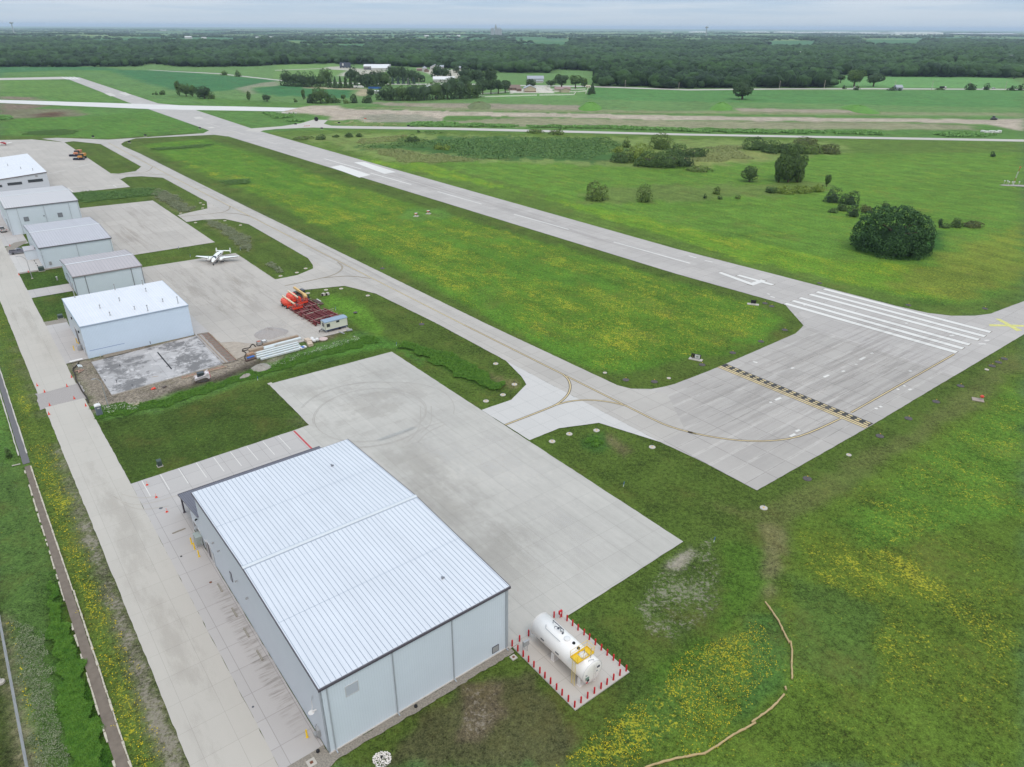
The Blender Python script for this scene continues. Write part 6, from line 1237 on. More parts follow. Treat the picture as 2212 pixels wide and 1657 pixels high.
for y in (-.78, .78):
    t = MB(); t.bar((-1.6, y, 1.95), (-1.35, y, 1.45), .12, .22, up=(0, 1, 0)); t.bar((-1.6, y, 1.95), (-.9, y, 1.5), .1, .16, up=(0, 1, 0)); t.bar((-1.4, y, 1.45), (1.35, y, 1.0), .12, .2, up=(0, 1, 0)); t.bar((1.35, y, 1.05), (1.5, y, .35), .12, .18, up=(0, 1, 0)); t.build('lift_arm', mat('skid white', alb(232, 230, 238), .4), e)
t = MB(); t.box(-1.85, -.62, .55, -1.74, .62, 1.5, bev=.02); t.build('rear_grille', RED, e)
t = MB(); t.prism([(1.45, .05), (2.1, .05), (1.95, .18), (1.6, .7), (1.45, .7)], -.95, .95); t.build('bucket', mat('bucket grey', alb(128, 122, 112), .7), e)
# gravel heaps
def heap(name, pts, h, m, label, cat, seed=1, kind='stuff'):
    q = LP(pts); ca = sum(a for a, b in q) / len(q); cb = sum(b for a, b in q) / len(q); n = 64; rings = []; rnd = random.Random(seed)
    ph = [rnd.uniform(0, 6.28) for _ in range(4)]
    def edge(t_):
        d = (math.cos(t_), math.sin(t_)); best = 0
        for i in range(len(q)):
            (x0, y0), (x1, y1) = q[i], q[(i + 1) % len(q)]; x0 -= ca; x1 -= ca; y0 -= cb; y1 -= cb
            den_ = d[0] * (y1 - y0) - d[1] * (x1 - x0)
            if abs(den_) < 1e-9: continue
            s = (x0 * (y1 - y0) - y0 * (x1 - x0)) / den_; u = (x0 * d[1] - y0 * d[0]) / den_
            if s > 0 and -1e-6 <= u <= 1.000001: best = max(best, s)
        return best
    R_ = [edge(2 * math.pi * j / n) for j in range(n)]
    R_ = [(R_[j - 2] + R_[j - 1] + R_[j] + R_[(j + 1) % n] + R_[(j + 2) % n]) / 5 for j in range(n)]
    t = MB()
    for k in range(15):
        f = 1 - k / 14
        ring = []
        for j in range(n):
            t_ = 2 * math.pi * j / n; r_ = R_[j] * f; z = h * (1 - f ** 1.9) * (1 + .12 * math.sin(3 * t_ + ph[0] + 4 * f) + .08 * math.sin(7 * t_ + ph[1])) if k else -.06
            if 0 < k < 14: z += rnd.uniform(-.03, .03) * h * 1.4
            ring.append((r_ * math.cos(t_) * (1 + rnd.uniform(-.015, .015)), r_ * math.sin(t_), z))
        rings.append(ring)
    t.loft(rings, None, True, True); o = t.build(name, m, None, W(ca, cb, 0), ANG); return tag(o, label, cat, kind=kind)
heap('gravel_heap', r9((290, 735), (330, 705), (430, 668), (560, 672), (650, 690), (655, 715), (600, 745), (470, 790), (350, 790), (300, 765)), 1.25, GRAVEL, 'grey gravel heap on the construction apron', 'gravel')
heap('rubble_heap', kp((250, 660), (370, 590), (580, 560), (690, 640), (590, 700), (430, 745), (300, 720)), .8, mat('crushed rubble', alb(160, 158, 152), .95, noise=.22, nscale=2, bump=.8), 'grey rubble heap at the edge of the weeds', 'rubble', 4)
heap('rubble_heap', kp((0, 880), (100, 800), (230, 750), (280, 800), (180, 850)), .5, mat('crushed rubble', alb(160, 158, 152), .95), 'low grey broken rubble on the muddy track', 'rubble', 6)
# material yard
INS = mat('white insulated panel', alb(214, 226, 232), .4); 
def yard_box(name, x, y, L, w_, h, rz, m, label, cat, z=.03, bev=.02, group=None):
    a, b = LP(kp((x, y)))[0]; t = MB(); t.box(-L / 2, -w_ / 2, 0, L / 2, w_ / 2, h, bev=bev); o = t.build(name, m, None, W(a, b, z), ANG + rz); return tag(o, label, cat, group)
for i, (x, y, L) in enumerate(((790, 265, 10.6), (800, 305, 10.8), (820, 345, 11.0), (850, 385, 9.8))):
    o = yard_box('panel_stack', x, y + 8, L, .62, .42, math.radians(1.2), INS, ('first', 'second', 'third', 'fourth')[i] + ' long white panel bundle from the apron side', 'panel stack', group='long white wrapped panel bundles')
    t = MB()
    for k in range(4): xx = -L * .38 + k * L * .25; t.box(xx - .06, -.34, .0, xx + .06, .34, .45)
    t.build('strap', WHITE, o)
for (x, y, L, w_, h, rz, m, lb) in ((700, 225, 4.6, .9, .4, .02, INS, 'short white panel stack on top left of the long bundles'), (1010, 150, 6.4, .9, .5, .02, INS, 'white panel stack behind the long bundles'), (620, 265, 2.6, .8, .35, .03, INS, 'small white panel offcut stack'),
    (850, 125, 9.2, .75, .45, .02, WOOD, 'long brown crate of cladding strips behind the panels'), (370, 310, 3.4, 1.0, .6, .05, WOOD, 'open brown crate of fittings by the hose'), (255, 400, 1.8, .8, .5, .3, mat('cardboard scrap', alb(176, 146, 122), .9, noise=.2), 'pile of cardboard scraps beside the panel ends')):
    yard_box('material_crate' if m is WOOD else 'panel_stack', x, y, L, w_, h, rz, m, lb, 'crate' if m is WOOD else 'panel stack')
for x, y, m2, lb in ((430, 205, mat('tote red top', alb(180, 110, 90), .6), 'caged liquid tote with reddish top'), (530, 185, WHITE, 'caged white liquid tote right of the red-topped one')):
    a, b = LP(kp((x, y)))[0]; e = empty('liquid_tote', lb, 'tote', W(a, b, .03), ANG)
    t = MB(); t.box(-.5, -.5, .12, .5, .5, 1.0, bev=.08); t.build('tank', mat('translucent tote', alb(206, 210, 214), .4), e); t = MB(); t.box(-.42, -.42, 1.0, .42, .42, 1.04); t.build('lid', m2, e)
    t = MB()
    for i in range(6):
        u = -.52 + i * .208
        for s_ in (-.53, .53): t.bar((u, s_, .1), (u, s_, 1.05), .03); t.bar((s_, u, .1), (s_, u, 1.05), .03)
    for z in (.1, .4, .7, 1.05):
        for s_ in (-.53, .53): t.bar((-.53, s_, z), (.53, s_, z), .03); t.bar((s_, -.53, z), (s_, .53, z), .03)
    t.build('cage', GALV, e); t = MB(); t.box(-.55, -.55, 0, .55, .55, .12); t.build('pallet', BLACK, e)
for i, (x, y) in enumerate(((1370, 125), (1405, 150), (1420, 190), (1435, 220))): yard_box('cardboard_pallet', x, y, 1.2, .9, .7, 0, mat('tan carton', alb(208, 194, 178), .8), ('farthest', 'second', 'third', 'nearest')[i] + ' tan carton pallet beside the white bags', 'pallet load', group='tan carton pallets')
for i, (x, y) in enumerate(((1470, 105), (1478, 128), (1512, 145), (1570, 125))):
    a, b = LP(kp((x, y)))[0]; t = MB(); t.blob((0, 0, .42), .52, .5, .45, i, .08, 12, 7); o = t.build('bulk_bag', WHITE, None, W(a, b, .02), ANG); tag(o, ('farthest', 'second', 'nearest', 'right-hand')[i] + ' white bulk bag in the cluster by the pallets', 'bulk bag', 'white bulk bags')
a, b = LP(kp((1685, 95)))[0]; t = MB(); t.lathe([(1.05, 0), (1.15, .25), (1.05, .3), (.9, .12), (.1, .08)], 24); tag(t.build('fabric_bundle', mat('pink white sheeting', alb(208, 192, 190), .7, noise=.12), None, W(a, b, .02), ANG), 'round bundle of pinkish white sheeting right of the bags', 'sheeting')
e = yard_box('wrapped_pallet', 1285, 262, 1.7, 1.1, .35, .2, WHITE, 'flat white package with blue wrap on the grass', 'package'); t = MB(); t.box(-.4, -.57, .3, .3, .4, .38); t.build('wrap', BLUE, e)
yard_box('blue_tarp', 612, 410, 1.8, .6, .15, .1, BLUE, 'crumpled blue sheet below the panel bundles', 'tarpaulin', bev=.06)
yard_box('blue_tarp', 262, 450, 1.9, .7, .3, .15, BLUE, 'blue sheet over scrap at the lower left of the yard', 'tarpaulin', bev=.1)
yard_box('scrap_pile', 260, 490, 2.6, .8, .25, .1, mat('dark scrap', alb(96, 78, 72), .8, noise=.3, nscale=5), 'dark strips of scrap under the blue sheet', 'scrap', bev=.05)
rnd = random.Random(8)
def hose(pts, r, label, smooth=2):
    q = LP(pts)
    for _ in range(smooth):
        rr = [q[0]]
        for (a, b), (c, d) in zip(q[:-1], q[1:]): rr += [(a * .75 + c * .25, b * .75 + d * .25), (a * .25 + c * .75, b * .25 + d * .75)]
        q = rr + [q[-1]]
    a0, b0 = q[0]; t = MB(); t.tube([(a - a0, b - b0, r) for a, b in q], r, 7); o = t.build('drain_hose', mat('black corrugated hose', alb(62, 56, 50), .8), None, W(a0, b0, .02), ANG); tag(o, label, 'hose')
hose(kp((360, 240), (320, 195), (270, 200), (250, 265), (150, 275), (90, 300), (110, 330), (210, 300)), .11, 'thick black hose looped beside the caged totes')
hose(kp((95, 330), (140, 340), (180, 380), (140, 420), (155, 500), (200, 505)), .11, 'black hose running down past the scrap pile')
hose(r5((700, 1000), (680, 1030), (640, 1060), (670, 1110), (670, 1150), (700, 1200), (730, 1260), (770, 1310), (785, 1355)), .14, 'black hose snaking along the road edge left of the floor slab', 1)
t = MB(); t.tube([(0, 0, .25), (2.7, .1, .25)], .26, 10); a, b = LP(r5((620, 1003)))[0]; tag(t.build('white_pipe', WHITE, None, W(a, b, .02), ANG), 'thick white pipe lying at the corner of the hangar driveway', 'pipe')
for i in range(3):
    a, b = LP(r5((690 + i * 14, 1035)))[0]; t = MB(); t.box(0, 0, 0, .25, 1.9 - .3 * i, .2); tag(t.build('white_trim', INS, None, W(a, b - .6, .03 + .02 * i), ANG + .05), ('left', 'middle', 'right')[i] + ' of three white trim lengths beside the black hose', 'trim length', 'white trim lengths')
# scrap timber and rebar round the slab
RB = mat('rebar rust', alb(184, 110, 92), .8)
e = empty('rebar_grid', 'rusty rebar grid in the trench right of the floor slab', 'rebar', W(25.2, 108.8, .05), ANG); t = MB()
for x in (.2, 1.6): t.bar((x, 0, .12), (x, 21, .12), .025)
for i in range(15): t.bar((.1 + .2 * (i % 3), .4 + i * 1.4, .14), (1.8 - .3 * (i % 2), .4 + i * 1.4, .14), .035)
t.build('bar_mat', RB, e)
e = empty('rebar_grid', 'rusty rebar and form boards along the near right slab edge', 'rebar', W(14, 106.4, .05), ANG); t = MB()
for i in range(9): t.bar((i * 1.1, -.2, .1), (i * 1.1 + .3, .9, .1), .05)
t.bar((0, .1, .12), (9.6, .35, .12), .06); t.build('bar_mat', RB, e)
for i, (a, b, L, rz, lb) in enumerate(((27.1, 108.6, 21, math.pi / 2, 'long form board on the apron side of the trench'), (24.6, 108.6, 21, math.pi / 2, 'long form board on the slab side of the trench'), (14, 106.0, 10, .03, 'form board along the near right slab edge'))):
    t = MB(); t.box(0, -.06, 0, L, .06, .22); tag(t.build('form_board', mat('pale timber', alb(190, 176, 158), .8), None, W(a, b, .03), ANG + rz), lb, 'board')
for (x0, y0, x1, y1, w_, lb) in ((1395, 912, 1520, 1062, .3, 'long dark trench drain set in the floor slab'), (1285, 865, 1332, 857, .25, 'short dark slot in the floor slab near the hangar wall'), (1345, 1132, 1403, 1122, .2, 'short tan slot near the camera edge of the slab')):
    (a0, b0), (a1, b1) = LP(r5((x0, y0), (x1, y1))); L = math.hypot(a1 - a0, b1 - b0); t = MB(); t.box(0, -w_ / 2, 0, L, w_ / 2, .02); tag(t.build('floor_drain', BLACK if 'dark' in lb else WOOD, None, W(a0, b0, .165), ANG + math.atan2(b1 - b0, a1 - a0)), lb, 'floor drain')
for i, (x, y, h) in enumerate(((1063, 1035, .5), (933, 1168, .5), (1037, 1185, .9), (1172, 1207, .4), (1333, 838, .7), (890, 948, .6), (1480, 1040, .3))):
    a, b = LP(r5((x, y)))[0]; t = MB(); t.tube([(0, 0, 0), (0, 0, h)], .07, 7); tag(t.build('pipe_stub', WHITE if i == 5 else DGREY, None, W(a, b, .16), ANG), ('pipe stub in the floor slab, ' + ('farther left one', 'left one near the camera edge', 'tallest one near the camera edge', 'one beside the lower slab edge', 'one against the hangar wall', 'white one at the hangar wall', 'one inside the dark drain')[i]), 'pipe stub', 'pipe stubs in the slab')
for i, (x, y) in enumerate(((1358, 1230), (1455, 1215))):
    a, b = LP(r5((x, y)))[0]; t = MB(); t.prism([(-.5, 0), (.5, 0), (.35, .28), (-.1, .18)], -.3, .3); tag(t.build('broken_slab' if i else 'orange_mesh', mat('dark plate', alb(100, 92, 88), .7) if i else CONE, None, W(a, b, 0), ANG), 'dark plate leaning in the mud below the slab' if i else 'scrap of orange mesh in the mud below the slab', 'plate' if i else 'mesh')
for i, (x, y) in enumerate(((690, 1070), (720, 1078), (700, 1085))):
    a, b = LP(r5((x, y)))[0]; t = MB(); t.box(-.8, -.1, 0, .8, .1, .1); tag(t.build('scrap_board', mat('pinkish board', alb(184, 150, 136), .8), None, W(a, b, .02 + i * .1), ANG + i * .7), ('bottom', 'middle', 'top')[i] + ' pinkish board of the scrap heap by the black hose', 'board', 'pinkish scrap boards')
for i, (x, y) in enumerate(((1320, 215), (1435, 200))):
    q = kb((x, y))[0]; p = at(*q); e = empty('culvert_end', ('left' if i == 0 else 'right') + ' concrete culvert mouth in the grass behind the beams', 'culvert', (p.x, p.y, -.15), ANG - .9); e.scale = (.75,) * 3
    t = MB(); t.prism([(-.75, 0), (.75, 0), (.55, .75), (0, .95), (-.55, .75)], -.3, .9); t.build('apron_wall', CONCW, e); t = MB(); t.lathe([(.42, -.33), (.42, -.29)], 16, (0, 0, .42), axis='y', smooth=False); t.build('mouth', BLACK, e)
# dark strips (rubber mats) by the hut
for i in range(4):
    a, b = LP([((690 + i * 31) / 5.02 * .53979, (820 + (1130 + i * 47) / 5.02) * .53979)])[0]; t = MB(); t.box(-.12, -.75, 0, .12, .75, .06); tag(t.build('rubber_strip', BLACK, None, W(a, b, .035), ANG), ('farthest', 'second', 'third', 'nearest')[i] + ' of four dark strips in line beside the hut', 'rubber strip', 'dark strips beside the hut')
for i, (x, y) in enumerate(((505, 750), (322, 322))):
    pass
q = r5((508, 270))[0]; p = at(*q); e = empty('utility_pedestal', 'pale utility pedestal on the small lawn by the low hangar', 'pedestal', (p.x, p.y, 0), ANG); t = MB(); t.box(-.2, -.2, 0, .2, .2, 1.1, bev=.04); t.build('cabinet', GALV, e); t = MB(); t.box(-.22, -.22, 1.08, .22, .22, 1.2); t.build('cap', WHITE, e)
q = kp((640, 962))[0]; p = at(*q); t = MB(); t.box(-.45, -.4, -.05, .45, .4, .08); tag(t.build('drain_block', CONCW, None, (p.x, p.y, 0), ANG), 'small white drain block at the left corner of the near apron', 'drain')
q = r5((1200, 375 + 995))[0]; p = at(*q); t = MB(); t.box(-.7, -.4, 0, .7, .4, .14, bev=.02); tag(t.build('stone_slab', mat('tan slab', alb(176, 164, 146), .9), None, (p.x, p.y, 0), ANG + .2), 'flat tan stone slab in the weeds right of the portable toilet', 'slab')
t = MB(); q = LP(rs((100, 550), (170, 535))); t.tube([(q[0][0], q[0][1], .08), (q[1][0], q[1][1], .1)], .1, 6); o = t.build('channel_outlet', CONCW, None, (O.x, O.y, 0), ANG); tag(o, 'pale pipe end at the break of the drainage channel', 'pipe')
# chain link fence, lower left
e = empty('chain_link_fence', 'grey chain link fence along the lower left image edge', 'fence', W(-26.15, 4, 0), ANG)
b_ = -4.0; FL = 56.0
for i in range(20):
    y = -6 + i * 3.0; t = MB(); t.tube([(0, y, -.1), (0, y, 1.95)], .035, 6); t.build('post', GALV, e)
t = MB()
for z in (.08, 1.88): t.tube([(0, -6, z), (0, 51, z)], .022, 5)
t.build('rail', GALV, e)
t = MB(); y = -6.0
while y < 51:
    t.bar((.01, y, .05), (.01, y + 1.83, 1.88), .012); t.bar((-.01, y + 1.83, .05), (-.01, y, 1.88), .012); y += .16
t.build('wire_mesh', mat('wire', alb(178, 184, 190), .4), e)
a, b = LP(rb((10, 930)))[0]; e = empty('light_pole', 'white pole base on concrete at the far left edge beyond the fence', 'pole', W(a, b, 0), ANG); t = MB(); t.lathe([(.45, 0), (.42, .25)], 14); t.build('footing', CONCW, e); t = MB(); t.tube([(0, 0, .2), (-.05, 0, 5)], .11, 8); t.build('pole', WHITE, e)
# straw wattles in the lower right
STRAW = mat('straw wattle', alb(190, 170, 128), .95, noise=.15, nscale=3, bump=.5)
def wattle(pts, label):
    q = LP(pts); a0, b0 = q[0]; t = MB(); rnd = random.Random(len(pts))
    for (a, b), (c, d) in zip(q[:-1], q[1:]):
        L = math.hypot(c - a, d - b); n = max(2, int(L / .4)); t.tube([(a - a0 + (c - a) * k / n + rnd.uniform(-.04, .04), b - b0 + (d - b) * k / n + rnd.uniform(-.04, .04), .08) for k in range(n + 1)], [rnd.uniform(.10, .15) for _ in range(n + 1)], 7)
    tag(t.build('straw_wattle', STRAW, None, W(a0, b0, 0), ANG), label, 'straw wattle', 'straw wattles in the meadow')
wattle(r8((512, 722), (545, 768), (590, 835)), 'uppermost straw wattle, at the top of the curved line'); wattle(r8((590, 835), (612, 885), (648, 955)), 'second straw wattle down the curved line'); wattle(r8((655, 945), (664, 1000), (662, 1070), (664, 1160)), 'nearly upright straw wattle in the middle of the line')
wattle(r8((625, 1205), (630, 1222)), 'very short straw wattle remnant in the gap'); wattle(r8((618, 1245), (575, 1298), (545, 1325), (435, 1405)), 'straw wattle running down to the left below the gap'); wattle(r8((455, 1405), (400, 1440), (330, 1475), (240, 1540)), 'long straw wattle next to last in the line'); wattle(r8((240, 1540), (170, 1580), (60, 1600), (-60, 1625), (-220, 1680)), 'last straw wattle leaving at the bottom of the image')
# barricade, far junction
q = b4((625, 352))[0]; p = at(*q); e = empty('barricade', 'red and white barricade across the far taxiway junction', 'barricade', (p.x, p.y, 0), .9)
for i in range(6): t = MB(); t.box(-3 + i, -.15, .3, -2.1 + i, .15, .8); t.build('barrier_board', RED if i % 2 else WHITE, e)
t = MB(); t.box(-3, -.3, 0, 3, .3, .3); t.build('foot', WHITE, e)
q = b4((735, 290))[0]; p = at(*q); t = MB(); t.lathe([(1.2, -1.0), (1.6, -.9), (1.6, .9), (1.2, 1.0)], 18, (0, 0, 1.6), axis='y'); tag(t.build('cable_drum', BLACK, None, (p.x, p.y, 0), .4), 'large black drum standing at the far construction entrance', 'drum')
rnd = random.Random(2)
for i, (x, y) in enumerate(((955, 308), (1120, 297), (1100, 310), (1065, 315), (1178, 303), (1130, 290), (1230, 302), (1290, 305), (1340, 306), (1430, 310), (1465, 318), (1460, 328), (1380, 345), (1445, 345), (1600, 327), (1165, 338), (1255, 300))):
    q = b4((x, y))[0]; p = at(*q); t = MB(); t.box(-1.6, -.35, 0, 1.6, .35, .12); tag(t.build('ground_marker', mat('cream marker', alb(222, 206, 168), .7), None, (p.x, p.y, 0), rnd.uniform(-.4, .2)), 'cream ground marker panel of the far segmented circle', 'marker panel', 'segmented circle markers')
q = b4((1268, 310))[0]; p = at(*q); e = empty('windsock', 'small orange windsock in the far segmented circle', 'windsock', (p.x, p.y, 0), 0); t = MB(); t.tube([(0, 0, 0), (0, 0, 3.6)], .08, 6); t.build('mast', WHITE, e); t = MB(); t.lathe([(.4, 0), (.2, 1.8)], 10, (0, 0, 3.3), axis='x'); t.build('sock', ORANGE, e)
# ---------------------------------------------------------------- farmsteads beyond the airfield
def px_obj(x, y): p = at(x, y); return p, mpp(x, y)
def building(x0, x1, ybase, d, wall_h, rise, label, wallm, roofm, rz=0.0, cat='building', name='farm_building', ridge='x', doors=(), windows=(), over=.5, base=None):
    """front wall spans survey columns x0..x1 at row ybase; d metres deep; ridge parallel ('x') or at right angles ('y') to the front"""
    p0, p1 = at(x0, ybase), at(x1, ybase); L = (p1 - p0).length; az = math.atan2(p1.y - p0.y, p1.x - p0.x) + rz
    e = empty(name, label, cat, (p0.x, p0.y, 0), az)
    m = MB(); r = MB(); o_ = over
    if ridge == 'x':
        m.prism([(0, -.3), (0, wall_h), (d / 2, wall_h + rise), (d, wall_h), (d, -.3)], 0, L, plane='yz'); s_ = rise / (d / 2)
        r.prism([(-o_, wall_h - s_ * o_ + .05), (-o_, wall_h - s_ * o_ + .3), (d / 2, wall_h + rise + .3), (d + o_, wall_h - s_ * o_ + .3), (d + o_, wall_h - s_ * o_ + .05), (d / 2, wall_h + rise + .05)], -o_, L + o_, plane='yz')
    else:
        m.prism([(0, -.3), (0, wall_h), (L / 2, wall_h + rise), (L, wall_h), (L, -.3)], 0, d, plane='xz'); s_ = rise / (L / 2)
        r.prism([(-o_, wall_h - s_ * o_ + .05), (-o_, wall_h - s_ * o_ + .3), (L / 2, wall_h + rise + .3), (L + o_, wall_h - s_ * o_ + .3), (L + o_, wall_h - s_ * o_ + .05), (L / 2, wall_h + rise + .05)], -o_, d + o_, plane='xz')
    m.build('wall', wallm, e); r.build('roof', roofm, e)
    if base: t = MB(); t.box(-.08, -.08, -.2, L + .08, 0, base[0]); t.build('wall_base', base[1], e)
    for u0, u1, h in doors: t = MB(); t.box(L * u0, -.12, 0, L * u1, -.02, h); t.build('door', M_DOOR if wallm is not WHITE else DGREY, e)
    for u0, u1, z0, z1 in windows: t = MB(); t.box(L * u0, -.12, z0, L * u1, -.02, z1); t.build('window', GLASS, e)
    return e
FW = mat('farm white siding', alb(206, 210, 212), .6, nscale=.3); FG = mat('farm grey siding', alb(150, 152, 160), .6, nscale=.3); FR = mat('pale metal roof', alb(226, 230, 236), .45, nscale=.3); FGR = mat('grey metal roof', alb(168, 176, 188), .5, nscale=.3)
FT = mat('tan siding', alb(196, 190, 170), .6, nscale=.3); FBR = mat('brown shingle', alb(134, 118, 108), .8, noise=.1, nscale=.6); FMV = mat('mauve roof', alb(158, 136, 134), .7, nscale=.4); FNV = mat('dark blue siding', alb(72, 80, 100), .6); SILO = mat('dark silo steel', alb(84, 92, 112), .5)
building(785.5, 842, 150.5, 24, 5.2, 3.0, 'long grey barn with white roof right of the dark silos', FG, FR, doors=((.72, .8, 3.5),), windows=((.15, .2, 2, 3), (.3, .34, 2, 3)), base=(1.6, FNV))
building(802, 836, 152.3, 14, 3.6, 2.6, 'lower white-roofed shed in front of the long barn', FW, FR, doors=((.75, .95, 3),))
for i in range(7):
    x = 735.5 + i * 3.4; p, k = px_obj(x, 147.2 - (i % 2) * .9); e = empty('storage_silo', ('first', 'second', 'third', 'fourth', 'fifth', 'sixth', 'seventh')[i] + ' dark blue silo from the left of the cluster', 'silo', (p.x, p.y, 0), 0, 'dark silos in a cluster')
    t = MB(); t.lathe([(1.5, 0), (1.5, 8.2), (1.2, 8.8), (.3, 9.4)], 14); t.build('tank_shell', SILO, e)
    if i == 2: t = MB(); t.box(-2.2, -1.75, 4.0, .4, -1.6, 8); t.build('sign_panel', WHITE, e)
p, k = px_obj(917, 154.9); e = empty('grain_bin', 'pale grain bin with conical roof left of the grey-roofed farmhouse', 'grain bin', (p.x, p.y, 0), 0); t = MB(); t.lathe([(4.2, 0), (4.2, 6)], 18); t.build('bin_wall', FW, e); t = MB(); t.lathe([(4.4, 5.95), (.5, 8.6), (.4, 9)], 18); t.build('roof', FGR, e)
building(916, 926, 156, 6, 3, 2, 'small brown shed in front of the grain bin', FBR, FBR, ridge='y'); building(900, 912, 153.5, 9, 2.6, 1.6, 'small dark brown shed left of the grain bin', FBR, FMV)
building(929, 950, 151.5, 20, 4.6, 4.0, 'white farmhouse with grey gabled roof left of the driveway', FW, FGR, windows=((.1, .18, 1.5, 2.6), (.5, .6, 1.5, 2.6)), ridge='y'); building(950, 958, 150.5, 16, 4.2, 2.6, 'white wing with open bays joined to the farmhouse', FW, FGR, doors=((.1, .4, 3), (.6, .9, 3)))
building(984, 995, 150.5, 9, 3, 2.2, 'small grey house right of the gravel yard', FG, FGR, windows=((.3, .5, 1, 2),))
building(935.5, 981, 178.6, 15, 4.0, 3.4, 'long white building with pale roof behind the tree belt', FW, FR, doors=((.15, .2, 2.4), (.5, .55, 2.4)), windows=((.3, .34, 1.5, 2.6), (.7, .74, 1.5, 2.6)))
building(919, 962, 192.5, 22, 2.6, .6, 'low flat white-roofed building before the long white one', mat('beige block', alb(196, 192, 182), .7, nscale=.4), FR)
building(1139, 1174, 177.2, 12, 4.2, 3.4, 'pale blue house with ribbed grey roof across the road', mat('pale blue siding', alb(186, 196, 204), .6), FGR, windows=((.2, .27, 1.4, 2.6), (.5, .57, 1.4, 2.6)), doors=((.75, .8, 2.4),)); building(1158, 1172, 179, 5, 2.6, .8, 'small porch wing on the pale blue house', FW, FGR)
building(1097, 1123, 195.5, 14, 3.0, 2.8, 'brown roofed house left of the tan gabled barn', FBR, FBR, windows=((.2, .3, 1, 2.2), (.6, .7, 1, 2.2))); building(1116, 1126, 197.5, 7, 2.4, 1.4, 'small brown patio pavilion beside the brown house', FBR, FBR)
building(1132.5, 1157.5, 199.3, 16, 4.2, 3.0, 'tan gabled barn with its gable to the airfield', FT, FGR, ridge='y', base=(1.0, FBR)); building(1198.5, 1231.5, 199.0, 9, 3.2, 2.0, 'long tan shed with mauve roof', FT, FMV, doors=((.5, .56, 2.3),)); building(1212, 1230, 200.2, 8, 3.2, 1.9, 'tan gabled front wing of the mauve-roofed shed', FT, FMV, ridge='y')
building(1296 - 30, 1274, 190, 3, 2, 1, 'tiny tan kiosk at the corner of the white fence', FT, FT)
building(798, 819, 202.5, 11, 2.4, .5, 'white low building with blue edge amid the trees', FW, mat('very white roof', alb(216, 218, 224), .5)); p, k = px_obj(809, 192); t = MB(); t.box(-8, -.4, 0, 8, .4, 2.2); tag(t.build('blue_screen', BLUE, None, (p.x, p.y, 0), .03), 'blue screen wall at the far edge of the white yard', 'screen')
for x, lb in ((769, 'left white box truck parked by the tree belt'), (779.5, 'right white box truck parked by the tree belt')):
    p, k = px_obj(x, 191); e = empty('box_truck', lb, 'truck', (p.x, p.y, 0), .2, 'box trucks by the tree belt'); t = MB(); t.box(-3.2, -1.1, .7, 1.8, 1.1, 3.2, bev=.08); t.build('cargo_box', WHITE, e); t = MB(); t.box(1.9, -1.05, .6, 3.6, 1.05, 2.4, bev=.2); t.build('cab', WHITE, e)
    for x_ in (-2.2, 2.6): t = MB(); t.lathe([(.2, -1.1), (.45, -1.05), (.45, 1.05), (.2, 1.1)], 10, (x_, 0, .45), axis='y'); t.build('wheel', BLACK, e)
building(1935, 1948.5, 195.4, 8, 3.4, 2.6, 'small hip-roofed metal bin house at the field edge on the right', mat('bin steel', alb(170, 182, 200), .5), FGR)
for (x0, x1, yb, d, wh, rs_, lb, wm, rm) in ((2033, 2050, 192.3, 2.6, 2.6, .01, '', WHITE, WHITE),): pass
def roadcar(x, y, lb, paint, big=False):
    p, k = px_obj(x, y); e = empty('dump_truck' if big else 'parked_car', lb, 'truck' if big else 'car', (p.x, p.y, .05), .05); L = 4.5 if big else 2.2
    t = MB(); t.prism([(-L, .5), (-L, 2.6 if big else 1.0), (L * .3, 2.6 if big else 1.0), (L * .3, 1.0), (L, 1.0), (L, .5)], -1.0, 1.0); t.build('body', BLACK if big else paint, e)
    t = MB(); t.prism([(L * .35 if big else -L * .6, 1.0), (L * .4 if big else -L * .4, 2.5 if big else 1.5), (L * .75 if big else L * .2, 2.5 if big else 1.5), (L * .95 if big else L * .5, 1.0)], -.95, .95); t.build('cab', paint, e)
    for x_ in (-L * .6, L * .65): t = MB(); t.lathe([(.2, -1.05), (.42, -1.0), (.42, 1.0), (.2, 1.05)], 10, (x_, 0, .42), axis='y'); t.build('wheel', BLACK, e)
roadcar(2036, 191.4, 'white and black dump truck on the county road at right', WHITE, True); roadcar(2125, 192, 'white car half hidden by bushes on the county road', WHITE); roadcar(2145, 192, 'second pale car on the county road near the right edge', GALV); roadcar(1846, 190.5, 'white car between the trees on the county road', WHITE); roadcar(1768, 188.5, 'pale car at the wood edge by the power pole', GALV); roadcar(863, 195.2, 'dark car on the lawn by the tree belt', BLACK)
# white paddock fence
def rail_fence(pts, label, h=1.5):
    P_ = [at(x, y) for x, y in pts]; o0 = P_[0]; e = empty('paddock_fence', label, 'fence', (o0.x, o0.y, 0)); posts = 0
    t = MB(); ps = []
    for a, b in zip(P_[:-1], P_[1:]):
        L = (b - a).length; n = max(1, int(L / 2.6))
        for k in range(n + 1): ps.append(a + (b - a) * k / n - o0)
        for z in (.45, .9, 1.35): t.bar(a - o0 + Vector((0, 0, z)), b - o0 + Vector((0, 0, z)), .06, .28)
    t.build('rail', FENCEW, e); t = MB()
    for q in ps: t.box(q.x - .11, q.y - .11, -.1, q.x + .11, q.y + .11, h + .1)
    t.build('post', FENCEW, e)
FENCEW = mat('white vinyl fence', alb(236, 240, 238, k=1.2), .5)
rail_fence(z3((882, 404), (940, 416), (1200, 408), (1512, 399)), 'long white rail fence nearest the airfield, left run'); rail_fence(z3((1545, 398), (1925, 392), (1947, 356)), 'white rail fence nearest the airfield, right run with corner'); rail_fence(z3((898, 384), (1050, 374), (1206, 358)), 'white rail fence rising left of the brown house')
